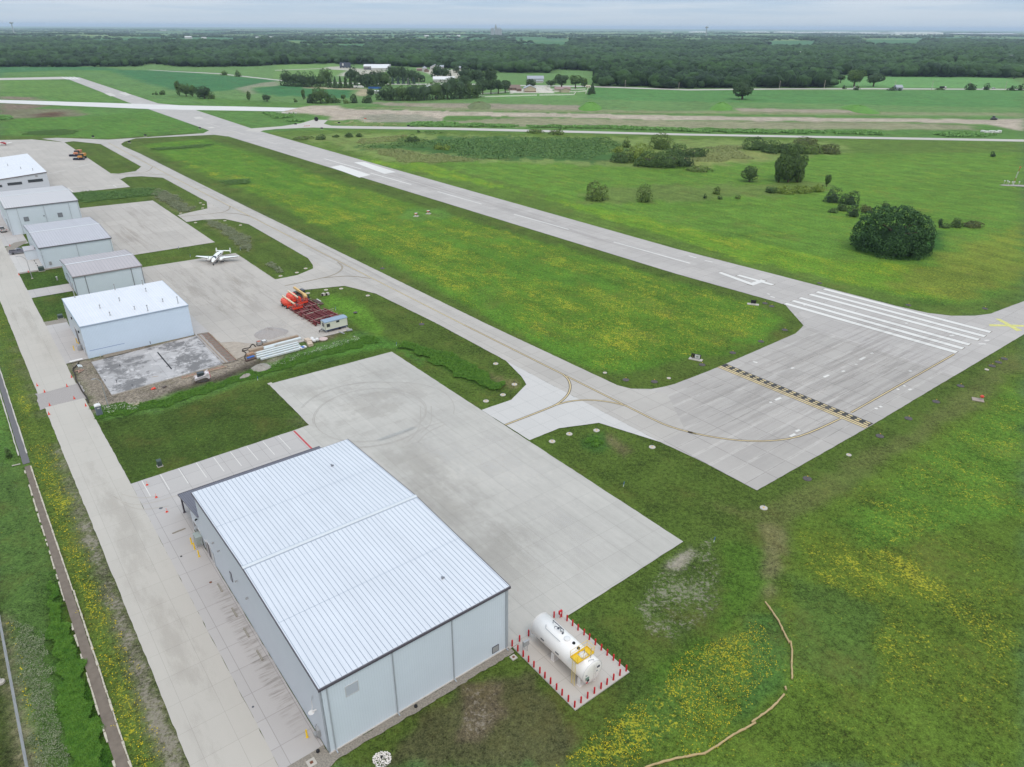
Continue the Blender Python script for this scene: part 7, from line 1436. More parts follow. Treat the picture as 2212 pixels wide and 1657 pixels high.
rail_fence(z3((1510, 358), (1760, 358)), 'white rail fence in front of the long tan shed'); rail_fence(z3((1620, 288), (1610, 325), (1640, 334), (1715, 332)), 'curved white rail fence round the paddock, left'); rail_fence(z3((1890, 334), (2048, 332)), 'short white rail fence right of the tan shed'); rail_fence(z3((1875, 362), (1945, 360), (1965, 360), (2060, 352)), 'white rail fence at the paddock right side'); rail_fence(z3((2052, 380), (2092, 292)), 'white rail fence running back to the road')
# power poles
for i, (x, yb, h) in enumerate(((843, 184, 17), (881.5, 184, 14), (905, 183, 13), (893, 181, 12), (1349.4, 191, 16.5), (1465, 194.5, 15), (1682.5, 192, 16), (1779, 192, 17), (1853, 189, 11), (1931, 191, 15), (2011, 194, 18), (2091, 194.5, 16.5), (2169.5, 194.5, 17))):
    p, k = px_obj(x, yb); e = empty('power_pole', ('first', 'second', 'third', 'fourth', 'fifth', 'sixth', 'seventh', 'eighth', 'ninth', 'tenth', 'eleventh', 'twelfth', 'thirteenth')[i] + ' power pole from the left along the county road', 'power pole', (p.x, p.y, 0), 0, 'power poles along the county road')
    H_ = h * k; t = MB(); t.tube([(0, 0, 0), (0, 0, H_)], [.28, .18], 7); t.build('pole', mat('pale pole wood', alb(196, 192, 184), .8), e); t = MB(); t.bar((-1.2, 0, H_ - .7), (1.2, 0, H_ - .7), .14); t.build('crossarm', WOOD, e)
# earth mounds and plant on the earthworks
MND = mat('weedy mound', alb(98, 148, 60), .95, noise=.25, nscale=.35, bump=1.0); MND2 = mat('dark weedy mound', alb(110, 124, 84), .95, noise=.3, nscale=.3, bump=1.0)
heap('earth_mound', [(1008, 230), (1022, 226), (1040, 224), (1060, 227), (1058, 236), (1035, 238), (1015, 236)], 4.2, MND2, 'grassy spoil mound with bare flank left of centre', 'mound', 2)
heap('earth_mound', [(1248, 234), (1262, 228), (1285, 227), (1300, 231), (1298, 238), (1275, 241), (1252, 239)], 4.8, MND, 'bright green spoil mound right of centre', 'mound', 3)
heap('earth_mound', [(1532, 234), (1545, 228), (1570, 226), (1582, 231), (1580, 238), (1556, 240), (1535, 238)], 4.5, MND, 'bright green spoil mound below the lone round tree', 'mound', 4)
heap('earth_mound', [(1812, 229), (1840, 228), (1870, 234), (1905, 246), (1885, 248), (1850, 244), (1820, 234)], 3.6, MND, 'long green spoil mound toward the right', 'mound', 5)
p, k = px_obj(2145, 259); e = empty('bulldozer', 'small grey bulldozer at the right of the graded strip', 'bulldozer', (p.x, p.y, 0), .3)
for y in (-1.2, 1.2): t = MB(); t.prism([(-2, 0), (2, 0), (2.4, .5), (2, 1), (-2, 1), (-2.4, .5)], y - .25, y + .25); t.build('track', BLACK, e)
t = MB(); t.box(-2, -1, .8, 1.8, 1, 1.9, bev=.1); t.build('body', DGREY, e); t = MB(); t.box(-1.2, -.8, 1.9, .3, .8, 3.1, bev=.1); t.build('cab', GLASS, e); t = MB(); t.prism([(2.5, .1), (2.8, .1), (2.7, 1.4), (2.5, 1.3)], -1.8, 1.8); t.build('blade', GALV, e)
for i in range(7):
    p, k = px_obj(2121 + i * 6.0, 287.5 + .5 * (i % 2)); t = MB(); t.box(-1.1, -1.4, 0, 1.1, 1.4, 2.0 - .25 * (i % 3), bev=.25); tag(t.build('wrapped_bundle', mat('white shrink wrap', alb(226, 232, 230), .5), None, (p.x, p.y, 0), .2 + .1 * i), ('first', 'second', 'third', 'fourth', 'fifth', 'sixth', 'seventh')[i] + ' white wrapped bundle from the left by the perimeter road', 'wrapped bundle', 'white wrapped bundles by the perimeter road')
p, k = px_obj(683, 238 + 7); 
t = MB(); rnd = random.Random(4)
for i in range(26): t.blob((rnd.uniform(-9, 9), rnd.uniform(-2, 2), .4), rnd.uniform(.5, 1.3), rnd.uniform(.5, 1), rnd.uniform(.4, .9), i, .3, 7, 4)
q = b4((410, 208))[0]; p = at(*q); tag(t.build('broken_concrete', mat('broken white concrete', alb(214, 214, 212), .8), None, (p.x, p.y, 0), 0), 'heap of broken white concrete at the end of the white runway', 'rubble', kind='stuff')
# houses in the wood and along the skyline
WOODHOUSES = [(432, 117, 24, FMV, 'mauve roofed house sunk in the wood at left'), (1836, 118, 46, mat('wine roof', alb(152, 118, 128), .7), 'large wine-red roof rising from the wood at right'), (1838 - 10 * 11, 119, 22, FR, 'white roofed house in the wood left of the wine-red roof'), (2175, 131, 26, FGR, 'grey gabled house in the wood near the right edge'), (2196, 153, 16, FW, 'small white shed at the wood edge far right')]
hexcl = []
for x, y, wd, rm, lb in WOODHOUSES:
    p, k = px_obj(x, y); L = wd * k; e = empty('house', lb, 'house', (p.x, p.y, float(hill(p.x, p.y))), .1); m = MB(); m.prism([(0, -.2), (0, 8), (6, 13), (12, 8), (12, -.2)], -L / 2, L / 2, plane='yz'); m.build('wall', FW, e); r = MB(); r.prism([(-.8, 7.6), (-.8, 8), (6, 13.6), (12.8, 8), (12.8, 7.6), (6, 13)], -L / 2 - .6, L / 2 + .6, plane='yz'); r.build('roof', rm, e); hexcl.append((p.x, p.y, L * .6 + 5))
ordn = lambda i: ords[i] if i < 20 else str(i)
for i, (x, y, wd, h, rm) in enumerate(((8, 77, 14, 7, FT), (141, 64, 10, 8, FW), (352, 66.5, 14, 9, FR), (406, 84, 14, 9, FR), (440, 86, 10, 8, FW), (557, 84.5, 10, 7, FR), (585, 84, 8, 8, FR), (719, 79, 6, 8, FW), (921, 81, 9, 8, FR), (968, 82, 8, 7, FW), (990, 82, 7, 9, FR), (1030, 69, 9, 8, FR), (1440, 71, 24, 10, FR), (880, 66, 9, 9, FW))):
    p, k = px_obj(x, y); L = wd * k; e = empty('distant_barn', ordn(i) + ' far white farm building among the fields, counting roughly from the left', 'barn', (p.x, p.y, float(hill(p.x, p.y))), 0, 'far farm buildings'); m = MB(); m.prism([(0, -.5), (0, h), (L * .15 + 4, h * 1.5), (L * .3 + 8, h), (L * .3 + 8, -.5)], -L / 2, L / 2, plane='yz'); m.build('wall', FW, e); r = MB(); r.prism([(-1, h * .97), (-1, h * 1.02), (L * .15 + 4, h * 1.56), (L * .3 + 9, h * 1.02), (L * .3 + 9, h * .97), (L * .15 + 4, h * 1.5)], -L / 2 - 1, L / 2 + 1, plane='yz'); r.build('roof', rm, e)
WHB = mat('warehouse white', alb(225, 228, 230, k=1.0), .5, nscale=.02)
for i, (x0, x1, y, h, lb) in enumerate(((1495, 1524, 71.5, 14, 'far low white warehouse just right of the water tower'), (1610, 1662, 71.8, 18, 'far white works with several roofs near the skyline'), (1681, 1716, 72.5, 20, 'far white warehouse with level roof, left of the long row'), (1724, 1768, 72.5, 16, 'far pale warehouse in the long row'), (1778, 1850, 72.5, 13, 'far thin long warehouse mid row'), (1856, 1922, 73.0, 22, 'far wide white warehouse left of the brightest one'), (1932, 2036, 76, 30, 'brightest and largest white warehouse on the right skyline'), (2060, 2110, 75, 10, 'far thin grey works right of the brightest warehouse'), (2120, 2200, 76.5, 12, 'far grey works at the right edge'))):
    p0, p1 = at(x0, y), at(x1, y); L = (p1 - p0).length; e = empty('warehouse', lb, 'warehouse', (p0.x, p0.y, float(hill(p0.x, p0.y)) + 3), math.atan2(p1.y - p0.y, p1.x - p0.x)); m = MB(); m.box(0, 0, -1, L, L * .3, h); m.build('wall', WHB if 'grey' not in lb else FG, e); m = MB(); m.prism([(-2, h), (L * .15, h + 6), (L * .3 + 2, h)], -2, L + 2, plane='yz'); m.build('roof', FR, e); m = MB()
    for j in range(6): m.box(L * (.1 + .14 * j), -.6, 0, L * (.15 + .14 * j), -.1, h * .5)
    m.build('dock_door', FG, e)
def tower(x, ytop, D_, label, kind):
    u = (x - 1105.5) / F * D_; hz = 58.6 + (x - 1105.5) * .00452; Ht = CAMH + (hz - ytop) / F * D_
    e = empty('water_tower' if kind else 'grain_elevator', label, 'water tower' if kind else 'grain elevator', (u, D_, 0))
    GRY = mat('far concrete', alb(176, 184, 192), .8)
    if kind: t = MB(); t.tube([(0, 0, 0), (0, 0, Ht - 12)], [5, 3], 10); t.build('shaft', GRY, e); t = MB(); t.lathe([(3, Ht - 14), (13, Ht - 8), (14, Ht - 4), (10, Ht), (1, Ht + 1)], 16); t.build('tank', GRY, e)
    else:
        t = MB(); t.box(-10, -8, 0, 10, 8, Ht * .82); t.box(-4, -4, Ht * .82, 6, 4, Ht); t.build('headhouse', GRY, e)
        for k in range(5): t = MB(); t.lathe([(8, 0), (8, Ht * .62)], 12, (-38 + k * 14 if k < 2 else k * 14 - 10, 0, 0)); t.build('silo', GRY, e)
        t = MB(); t.bar((-40, 0, Ht * .66), (46, 0, Ht * .68), 4); t.build('conveyor', GRY, e)
tower(1071, 54.0, 7200, 'grey grain elevator breaking the skyline near the centre', 0); tower(1479, 58, 6500, 'water tower on the skyline right of the centre', 1); tower(135.6, 49.5, 6000, 'faint water tower on the left skyline', 1)

# ---------------------------------------------------------------- foliage
rng = np.random.default_rng(7)
L_DK = leaf_mat('dark foliage', alb(44, 62, 42), alb(90, 120, 74)); L_MD = leaf_mat('mid foliage', alb(54, 76, 44), alb(110, 142, 76)); L_LT = leaf_mat('willow foliage', alb(70, 96, 46), alb(134, 160, 84)); L_YL = leaf_mat('yellow green foliage', alb(92, 124, 46), alb(156, 176, 84)); L_BL = leaf_mat('blue spruce foliage', alb(52, 72, 72), alb(96, 120, 116)); L_SM = leaf_mat('sumac foliage', alb(34, 60, 36), alb(84, 124, 70)); L_BR = leaf_mat('brown shrub foliage', alb(70, 86, 50), alb(124, 134, 80))
def leaf_arrays(P, Nn, size, rg):
    n = len(P); r = rg.normal(size=(n, 3)) * .55; Nn = Nn + r; Nn /= np.linalg.norm(Nn, axis=1)[:, None] + 1e-9
    t = rg.normal(size=(n, 3)); t -= (t * Nn).sum(1)[:, None] * Nn; t /= np.linalg.norm(t, axis=1)[:, None] + 1e-9; b = np.cross(Nn, t)
    s = (size * rg.uniform(.6, 1.3, n))[:, None]; a = s * rg.uniform(.5, .9, n)[:, None]
    V = np.stack([P - t * s, P - b * a, P + t * s, P + b * a], 1).reshape(-1, 3)
    return V, np.arange(n * 4).reshape(n, 4)
def crown(w_, h, z0, leaf, seed, shape='round', dens=1.0, lumps=None):
    rg = np.random.default_rng(seed); Rx = w_ / 2
    if shape == 'conifer':
        n = int(2.2 * w_ * h / leaf ** 2 * dens); u = rg.random(n) ** .75; z = z0 + h * (1 - u); tier = .78 + .22 * np.abs(np.sin(u * 22)); rr = Rx * u * tier * rg.uniform(.75, 1.05, n); th = rg.random(n) * 6.283
        P = np.stack([rr * np.cos(th), rr * np.sin(th), z - .15 * rr], 1); Nn = np.stack([np.cos(th), np.sin(th), np.full(n, .5)], 1); tint = rg.random(n) * .7
    else:
        k = lumps or {'round': 16, 'hedge': 16, 'bush': 13, 'poplar': 11, 'dome': 220}[shape]
        d = rg.normal(size=(k, 3)); d /= np.linalg.norm(d, axis=1)[:, None]
        if shape in ('bush', 'dome', 'hedge'): d[:, 2] = np.abs(d[:, 2])
        lr = {'round': .42, 'hedge': .42, 'bush': .46, 'poplar': .42, 'dome': .14}[shape]; fr = rg.uniform(.45, .72, k) if shape != 'dome' else rg.uniform(.84, .90, k)
        if shape == 'round': d[:, 2] = d[:, 2] * .9 + .08
        sq = ((np.hypot(d[:, 0], d[:, 1]) ** 3 + np.abs(d[:, 2]) ** 3) ** (-1 / 3))[:, None] if shape in ('bush', 'dome', 'hedge') else 1.0; C_ = d * fr[:, None] * sq; C_ = np.vstack([C_, [[0, 0, .15]]]); Lr = np.append(rg.uniform(lr * .75, lr * 1.2, k), .55 if shape != 'dome' else .84); k += 1
        S = np.array([Rx, Rx, h / 2 if shape in ('round', 'poplar') else h]); zc = z0 + (h / 2 if shape in ('round', 'poplar') else 0)
        area = 4 * math.pi * (Rx * Rx * h / 2) ** (2 / 3); n = int(1.7 * area / leaf ** 2 * dens); n = max(120, min(n, 42000))
        li = rg.integers(0, k, n); dd = rg.normal(size=(n, 3)); dd /= np.linalg.norm(dd, axis=1)[:, None]
        P = C_[li] + dd * (Lr[li] * rg.uniform(.72, 1.08, n))[:, None]
        D2 = ((P[:, None, :] - C_[None]) ** 2).sum(2); ins = (D2 < (Lr[None] * .78) ** 2).any(1); ok = ~ins & (P[:, 2] > (-.98 if shape in ('round', 'poplar') else -.02)); P, dd, li = P[ok], dd[ok], li[ok]
        tint = np.clip(rg.random(k)[li] * .6 + rg.random(len(li)) * .6 - .1, 0, 1); P = P * S; P[:, 2] += zc; Nn = dd + np.array([0, 0, .35])
    V, Fs = leaf_arrays(P, Nn, leaf, rg); return V, Fs, tint
def ico(sub):
    import bmesh; bm = bmesh.new(); bmesh.ops.create_icosphere(bm, subdivisions=sub, radius=1); v = np.array([x.co[:] for x in bm.verts]); f = np.array([[q.index for q in x.verts] for x in bm.faces]); bm.free(); return v, f
I2, I1, I3 = ico(2), ico(1), ico(3)
def tree(x, yb, wpx, hpx, label, shape='round', m=None, leaf=None, trunk=.05, cat='tree', name=None, group=None, dens=1.0, lean=0, bush=False):
    p, k = px_obj(x, yb); w_, h = wpx * k * (1.12 if shape == 'round' else 1.3 if shape == 'hedge' else 1), hpx * k; D_ = k * F; seed = int(x * 13 + yb * 7); rg = np.random.default_rng(seed)
    lf = leaf or max(.16, D_ * .00085)
    bush = bush or shape in ('bush', 'dome'); p = p + Vector((0, w_ * .25, 0))
    e = empty(name or ('shrub' if bush else ('conifer_tree' if shape == 'conifer' else 'leafy_tree')), label, cat if not bush else 'shrub', (p.x, p.y, 0), rg.uniform(0, 6), group)
    z0 = 0 if bush or shape == 'hedge' else h * trunk * (.5 if shape == 'conifer' else 1); V, Fs, ti = crown(w_ * .98, h - z0, z0, lf, seed, shape, dens)
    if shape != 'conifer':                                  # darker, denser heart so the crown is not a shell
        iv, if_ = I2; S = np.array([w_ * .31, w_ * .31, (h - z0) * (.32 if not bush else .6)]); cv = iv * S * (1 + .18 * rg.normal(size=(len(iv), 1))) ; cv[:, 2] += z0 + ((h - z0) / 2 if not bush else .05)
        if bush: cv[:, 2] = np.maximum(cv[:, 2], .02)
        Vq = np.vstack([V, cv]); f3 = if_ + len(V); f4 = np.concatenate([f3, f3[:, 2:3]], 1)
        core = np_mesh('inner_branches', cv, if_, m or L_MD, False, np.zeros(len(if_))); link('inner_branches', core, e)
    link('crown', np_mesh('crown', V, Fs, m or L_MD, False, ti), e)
    t = MB(); rt_ = max(.1, w_ * .035); t.tube([(0, 0, -.2), (lean * .3, 0, h * .3), (lean, .1, h * .62)], [rt_ * 1.3, rt_, rt_ * .45], 7)
    for j in range(4 if not shape == 'conifer' else 0):
        an = j * 1.57 + rg.uniform(0, 1); zz = h * rg.uniform(.22, .42); t.tube([(0, 0, zz), (w_ * .2 * math.cos(an), w_ * .2 * math.sin(an), zz + h * .2), (w_ * .36 * math.cos(an), w_ * .36 * math.sin(an), zz + h * .3)], [rt_ * .6, rt_ * .4, rt_ * .15], 5)
    t.build('trunk', BROWN, e); return e
# beside the runways
tree(386, 207, 17, 35, 'tall dark tree at the left of the clump beyond the white runway', 'poplar', L_MD); tree(400, 209, 22, 26, 'second tree of the clump beyond the white runway', 'round', L_MD); tree(414, 209, 20, 23, 'third tree of the clump beyond the white runway'); tree(438, 214, 34, 25, 'round dark tree right of the clump beyond the white runway', 'round', L_DK); tree(455, 214, 18, 13, 'low shrub at the foot of the round dark tree', 'bush', L_MD)
tree(350, 205, 14, 9, 'small bush left of the clump', 'bush', L_MD); tree(337, 205, 6, 6, 'tiny bush between two others left of the clump', 'bush'); tree(330, 205, 5, 4, 'tiniest bush far left of the clump', 'bush'); tree(537, 219, 10, 22, 'slim leaning tree left of the low field', 'poplar', L_MD); tree(575, 220, 20, 15, 'sparse small tree between two slim ones', 'round', L_DK, dens=.6); tree(655, 216, 11, 20, 'slim tree left of the broad willow clump', 'poplar', L_MD); tree(638, 221, 9, 7, 'tiny bush beneath the slim tree', 'bush')
tree(483, 163, 17, 9, 'roundish bush by the far field road, left', 'bush', L_MD); tree(512, 166, 17, 12, 'roundish bush by the far field road, right', 'bush', L_MD)
tree(690, 224, 34, 31, 'broad willow, centre of the clump', 'hedge', L_MD); tree(671, 223, 28, 19, 'dark shrub at the left foot of the broad willow', 'bush', L_DK); tree(713, 223, 28, 16, 'shrub at the right foot of the broad willow', 'bush', L_MD); tree(728, 223, 18, 9, 'low shrub trailing right of the willow clump', 'bush', L_MD); tree(741, 217, 11, 13, 'small upright tree behind the trailing shrubs', 'poplar', L_MD); tree(747, 224, 16, 8, 'light shrub below the small upright tree', 'bush', L_LT); tree(763, 223, 20, 16, 'dark bush before the dirt yard', 'bush', L_DK); tree(792, 223, 24, 15, 'dark bush right of the dirt yard track', 'bush', L_DK); tree(801, 210, 17, 17, 'tree standing over the white yard', 'round', L_DK)
BELT = [(618, 186, 26, 31, 'round', L_DK), (637, 187, 26, 29, 'round', L_DK), (655, 188, 24, 27, 'round', L_DK), (672, 189, 24, 27, 'round', L_DK), (690, 188, 24, 24, 'round', L_MD), (703, 181, 26, 32, 'round', L_MD), (712, 190, 15, 24, 'conifer', L_DK), (724, 191, 14, 23, 'conifer', L_DK), (735, 191, 14, 24, 'conifer', L_DK), (746, 191, 13, 22, 'conifer', L_DK), (757, 191, 14, 24, 'conifer', L_DK), (758, 176, 28, 27, 'round', L_DK), (768, 191, 14, 23, 'conifer', L_DK), (778, 186, 24, 26, 'round', L_DK), (791, 188, 27, 30, 'round', L_DK), (806, 190, 26, 33, 'round', L_DK), (818, 187, 26, 33, 'round', L_DK), (829, 187, 24, 30, 'round', L_MD)]
for i, (x, y, w_, h, sh, mm) in enumerate(BELT): tree(x, y, w_, h, f'{ordn(i)} tree from the left in the dark windbreak before the farm sheds', 'hedge' if sh == 'round' else sh, mm, group='windbreak trees')
SB = [(828, 217, 28, 26), (847, 218, 32, 28), (868, 218, 32, 31), (891, 218, 34, 33), (915, 217, 34, 32), (940, 216, 36, 37), (965, 215, 38, 42), (992, 214, 38, 40), (1013, 213, 30, 34), (1030, 211, 24, 27)]
for i, (x, y, w_, h) in enumerate(SB): tree(x, y, w_, h, f'{ordn(i)} tree from the left in the big belt nearest the graded strip', 'hedge', (L_DK, L_MD)[i in (2, 5, 8)], trunk=.04, group='trees of the near belt')
for i, (x, y, w_, h) in enumerate(((1042, 205, 30, 34), (1060, 204, 26, 31), (1076, 203, 26, 30), (1091, 201, 24, 27), (1004, 190, 30, 26), (1030, 188, 34, 38), (1060, 186, 34, 36))): tree(x, y, w_, h, f'{ordn(i)} dark shade tree in the grove left of the brown house', 'round', L_DK, trunk=.2, group='grove by the brown house')
for i, (x, y, w_, h) in enumerate(((848, 176, 26, 34), (868, 174, 24, 30), (888, 176, 26, 24), (905, 178, 22, 20), (945, 167, 26, 24), (962, 166, 20, 18), (985, 158, 14, 17), (976, 186, 18, 17), (1003, 174, 30, 26))): tree(x, y, w_, h, f'{ordn(i)} tree of the loose group around the far farm sheds', 'hedge', L_DK, group='trees round the far sheds')
for i, x in enumerate((848, 860, 871, 882, 893)): tree(x, 182, 9, 15, f'{ordn(i)} bluish spruce from the left along the road', 'conifer', L_BL, group='blue spruces by the road')
tree(1146, 190.5, 21, 19, 'round tree in front of the pale blue house', 'round', L_DK); tree(1190, 187, 19, 13, 'low dark round tree by the road bend', 'round', L_DK, trunk=.1); tree(1213, 192, 34, 30, 'large spreading tree behind the tan shed', 'round', L_DK, trunk=.2); tree(1243, 193, 30, 28, 'tall grey-green tree right of the spreading one', 'round', L_MD, trunk=.22); tree(1262, 189, 16, 18, 'small tree at the paddock corner', 'round', L_MD); tree(1279, 203, 18, 23, 'conifer at the end of the white fence', 'conifer', L_DK); tree(1272, 205, 10, 12, 'small conifer beside the larger one at the fence end', 'conifer', L_DK)
tree(1606, 216, 46, 41, 'lone large round tree at the edge of the crop field', 'round', L_DK, trunk=.06); tree(1817, 180, 18, 16, 'small spreading tree in the light field', 'round', L_DK, trunk=.3, dens=.7); tree(1848, 188, 36, 35, 'large round tree left of the driveway at right', 'round', L_MD, trunk=.15); tree(1890, 188, 36, 29, 'large dark tree right of the driveway at right', 'round', L_DK, trunk=.15); tree(1851, 195, 14, 8, 'bush under the power pole at right', 'bush', L_DK); tree(1823, 192.5, 10, 8, 'tiny pointed bush by the road', 'bush', L_DK); tree(1928, 196, 22, 6, 'low bush left of the small bin house', 'bush', L_DK); tree(1943, 196.5, 9, 5, 'dark bush in front of the small bin house', 'bush', L_DK); tree(2098, 195, 23, 14, 'roadside bush left of the small round one at right', 'bush', L_DK); tree(2131, 194.5, 14, 12, 'small round roadside bush near the right edge', 'bush', L_DK); tree(2187, 196, 20, 9, 'low roadside bush near the right edge', 'bush', L_DK); tree(2205, 196, 13, 14, 'rounded bush at the right edge by the road', 'bush', L_DK); tree(2033, 194.8, 22, 3, 'very low scrub under the dump truck', 'bush', L_MD); tree(2193, 171, 22, 16, 'dark tree at the wood edge far right', 'round', L_DK)
# in the meadow
tree(1290, 434, 55, 38, 'bluish willow bush, left of two below the marsh', 'bush', L_LT); tree(1392, 437, 33, 37, 'upright willow bush, right of two below the marsh', 'bush', L_LT); tree(1621, 394, 38, 34, 'small round tree left of the tall grove', 'round', L_MD, trunk=.08)
for i, (x, y, w_, h) in enumerate(((1684, 395, 34, 60), (1697, 390, 40, 72), (1713, 389, 42, 71), (1725, 395, 34, 64), (1705, 396, 44, 58))): tree(x, y, w_, h, ('left', 'centre left', 'centre right', 'right', 'front')[i] + ' poplar of the tall meadow grove', 'poplar', L_MD, trunk=.01, dens=1.4, group='tall meadow grove')
tree(1786, 404, 15, 28, 'slim young tree at the end of the yellow thicket', 'poplar', L_MD); tree(1800, 438, 36, 29, 'dark bush, topmost of the row above the giant shrub', 'bush', L_DK); tree(1838, 443, 38, 26, 'dark bush, second of the row above the giant shrub', 'bush', L_DK); tree(1845, 469, 28, 27, 'dark round bush left of the giant shrub', 'bush', L_DK); tree(1822, 456, 32, 14, 'lighter scrub between the dark bushes', 'bush', L_MD); tree(1872, 459, 28, 15, 'low scrub touching the top of the giant shrub', 'bush', L_BR); tree(1801, 460, 22, 9, 'low scrub at the left end of the dark bushes', 'bush', L_MD); tree(1911, 458, 20, 22, 'thin sapling sticking up behind the giant shrub', 'poplar', L_MD, dens=.5)
tree(1941, 552, 170, 94, 'giant dark dome-shaped shrub in the right meadow', 'dome', L_SM, leaf=.3, dens=3.2, name='giant_shrub'); tree(2029, 493, 9, 22, 'slim sapling just right of the giant shrub', 'poplar', L_DK); tree(2069, 492, 27, 19, 'round bush right of the giant shrub', 'bush', L_MD); tree(2044, 493, 26, 8, 'low scrub between sapling and round bush', 'bush', L_MD); tree(2104, 492, 50, 11, 'long low scrub right of the round bush', 'bush', L_BR)
tree(1353, 319, 22, 18, 'small willow above the yellow thicket in the marsh', 'bush', L_LT); tree(1431, 323, 58, 28, 'large willow clump at the marsh top', 'bush', L_LT); tree(1336, 330, 27, 14, 'yellowish willow at the left of the marsh thicket', 'bush', L_YL)
for i, (x, y, w_, h, mm) in enumerate(((1345, 352, 52, 24, L_MD), (1383, 349, 66, 34, L_YL), (1403, 361, 66, 28, L_MD), (1442, 363, 76, 34, L_MD), (1476, 359, 52, 24, L_DK), (1468, 339, 56, 24, L_MD), (1508, 340, 56, 18, L_MD), (1512, 372, 60, 9, L_LT))): tree(x, y, w_, h, ('far left', 'yellow-green', 'lower centre', 'largest dark', 'right', 'upper', 'upper right', 'pale low')[i] + ' shrub of the big marsh thicket', 'bush', mm, group='marsh thicket shrubs')
for i, (x, y, w_, h) in enumerate(((1635, 325, 56, 25), (1672, 331, 60, 25), (1712, 333, 60, 22), (1752, 333, 60, 22), (1795, 333, 54, 18), (1745, 312, 60, 12))): tree(x, y, w_, h, f'{ordn(i)} shrub from the left in the long thicket by the perimeter road', 'bush', (L_MD, L_MD, L_MD, L_LT, L_BR, L_BR)[i], group='long thicket shrubs')
for i, (x, y, w_, h) in enumerate(((1666, 417, 30, 12), (1698, 419, 42, 14), (1733, 418, 42, 14), (1766, 415, 32, 15))): tree(x, y, w_, h, f'{ordn(i)} yellowish shrub from the left below the tall grove', 'bush', (L_MD, L_YL, L_YL, L_YL)[i], group='yellowish shrubs')
for x, y, w_, h, mm, lb in ((1549, 420, 20, 15, L_LT, 'small pale bush in the damp strip'), (1522, 429, 8, 8, L_DK, 'tiny dark bush in the damp strip'), (1555, 431, 12, 7, L_MD, 'tiny round bush below the small pale one'), (1594, 430, 14, 7, L_LT, 'tiny pale bush at the right of the damp strip'), (692, 302, 26, 9, L_MD, 'dark low bush in the grass near the junction'), (650, 302, 50, 5, L_LT, 'long pale low scrub near the junction'), (724, 297, 16, 5, L_MD, 'small low bush right of the dark low bush'), (753, 297, 22, 8, L_MD, 'rounded bush left of two near the perimeter road'), (775, 296, 18, 7, L_MD, 'rounded bush right of two near the perimeter road'), (888, 308, 34, 13, L_MD, 'round green bush in the pale marsh'), (946, 323, 20, 11, L_YL, 'yellow-green bush, left of two in the marsh'), (964, 325, 22, 10, L_YL, 'yellow-green bush, right of two in the marsh'), (904, 286, 6, 4, L_DK, 'tiny dark bush under the perimeter road'), (1202, 291, 36, 9, L_LT, 'pale willow scrub hiding the road edge, left'), (1156, 288, 36, 7, L_LT, 'pale willow scrub hiding the road edge, far left'), (1570 - 0, 437 - 7, 1, 1, None, None), (2145, 339, 12, 11, L_DK, 'tiny dark bush far right under the perimeter road')):
    if lb: tree(x, y, w_, h, lb, 'bush', mm)
tree(18, 990, 16, 24, 'dark green bush at the break of the drainage channel', 'bush', L_MD, leaf=.12)
# the wood: one mass of crowns
lower = [(-400, 148), (0, 146), (307, 144.5), (312, 140), (335, 140), (410, 145.5), (512, 145), (635, 139.5), (728, 139.5), (800, 141), (930, 146), (1000, 150), (1100, 158), (1190, 158), (1213, 153), (1290, 154), (1296, 170), (1288, 186), (1400, 189.5), (1457, 192), (1600, 190.5), (1790, 189.5), (1798, 176), (1800, 164), (1910, 166), (2172, 168), (2600, 170)]
upper = [(2900, 83), (2211, 80.5), (1900, 84), (1661, 92), (1484, 88.5), (1213, 89), (1100, 97), (1012, 97.5), (865, 96), (755, 103), (660, 96), (580, 90), (480, 98), (307, 96), (200, 88), (147, 86), (0, 90), (-500, 88)]
poly = [(p.x, p.y) for p in (at(x, y) for x, y in lower + upper)]
clear = [[(p.x, p.y) for p in (at(x, y) for x, y in q)] for q in ([(1590, 96), (1665, 95), (1700, 101), (1600, 101)], [(920, 104), (955, 104), (950, 112), (925, 110)], [(530, 108), (580, 104), (585, 110), (540, 113)], [(1185, 158), (1280, 158), (1278, 153), (1200, 150)], [(1080, 88), (1240, 88), (1220, 103), (1120, 103)], [(1650, 90), (1770, 90), (1745, 105), (1690, 105)], [(90, 88), (300, 88), (280, 97), (120, 97)], [(600, 90), (800, 92), (790, 107), (640, 106)], [(1840, 84), (2010, 84), (1980, 98), (1880, 98)])]
def crowns(name, pts, hs, ws, base, m, label, cat, seed=1):
    iv, if_ = base; n = len(pts); rg = np.random.default_rng(seed); k = len(iv)
    S = np.stack([ws / 2, ws / 2, hs * .46], 1); rot = rg.random(n) * 6.283; c, s = np.cos(rot), np.sin(rot)
    D = 1 + rg.normal(size=(n, k)) * .15
    V = iv[None] * D[..., None]; x = V[..., 0] * c[:, None] - V[..., 1] * s[:, None]; y = V[..., 0] * s[:, None] + V[..., 1] * c[:, None]
    V = np.stack([x, y, V[..., 2]], 2) * S[:, None] + np.stack([pts[:, 0], pts[:, 1], hs * .52 + hill(pts[:, 0], pts[:, 1])], 1)[:, None]
    Fs = (if_[None] + (np.arange(n) * k)[:, None, None]).reshape(-1, 3); ti = np.repeat(np.clip(rg.normal(.0, .28, n) + vnoise(pts[:, 0], pts[:, 1], 130, 21) * .9, 0, 1), len(if_)) + rg.normal(size=n * len(if_)) * .10
    o = link(name, np_mesh(name, V.reshape(-1, 3), Fs, m, True, np.clip(ti, 0, 1))); return tag(o, label, cat, kind='stuff')
F_W = leaf_mat('woodland canopy', alb(10, 26, 18), alb(80, 116, 62), far=True)
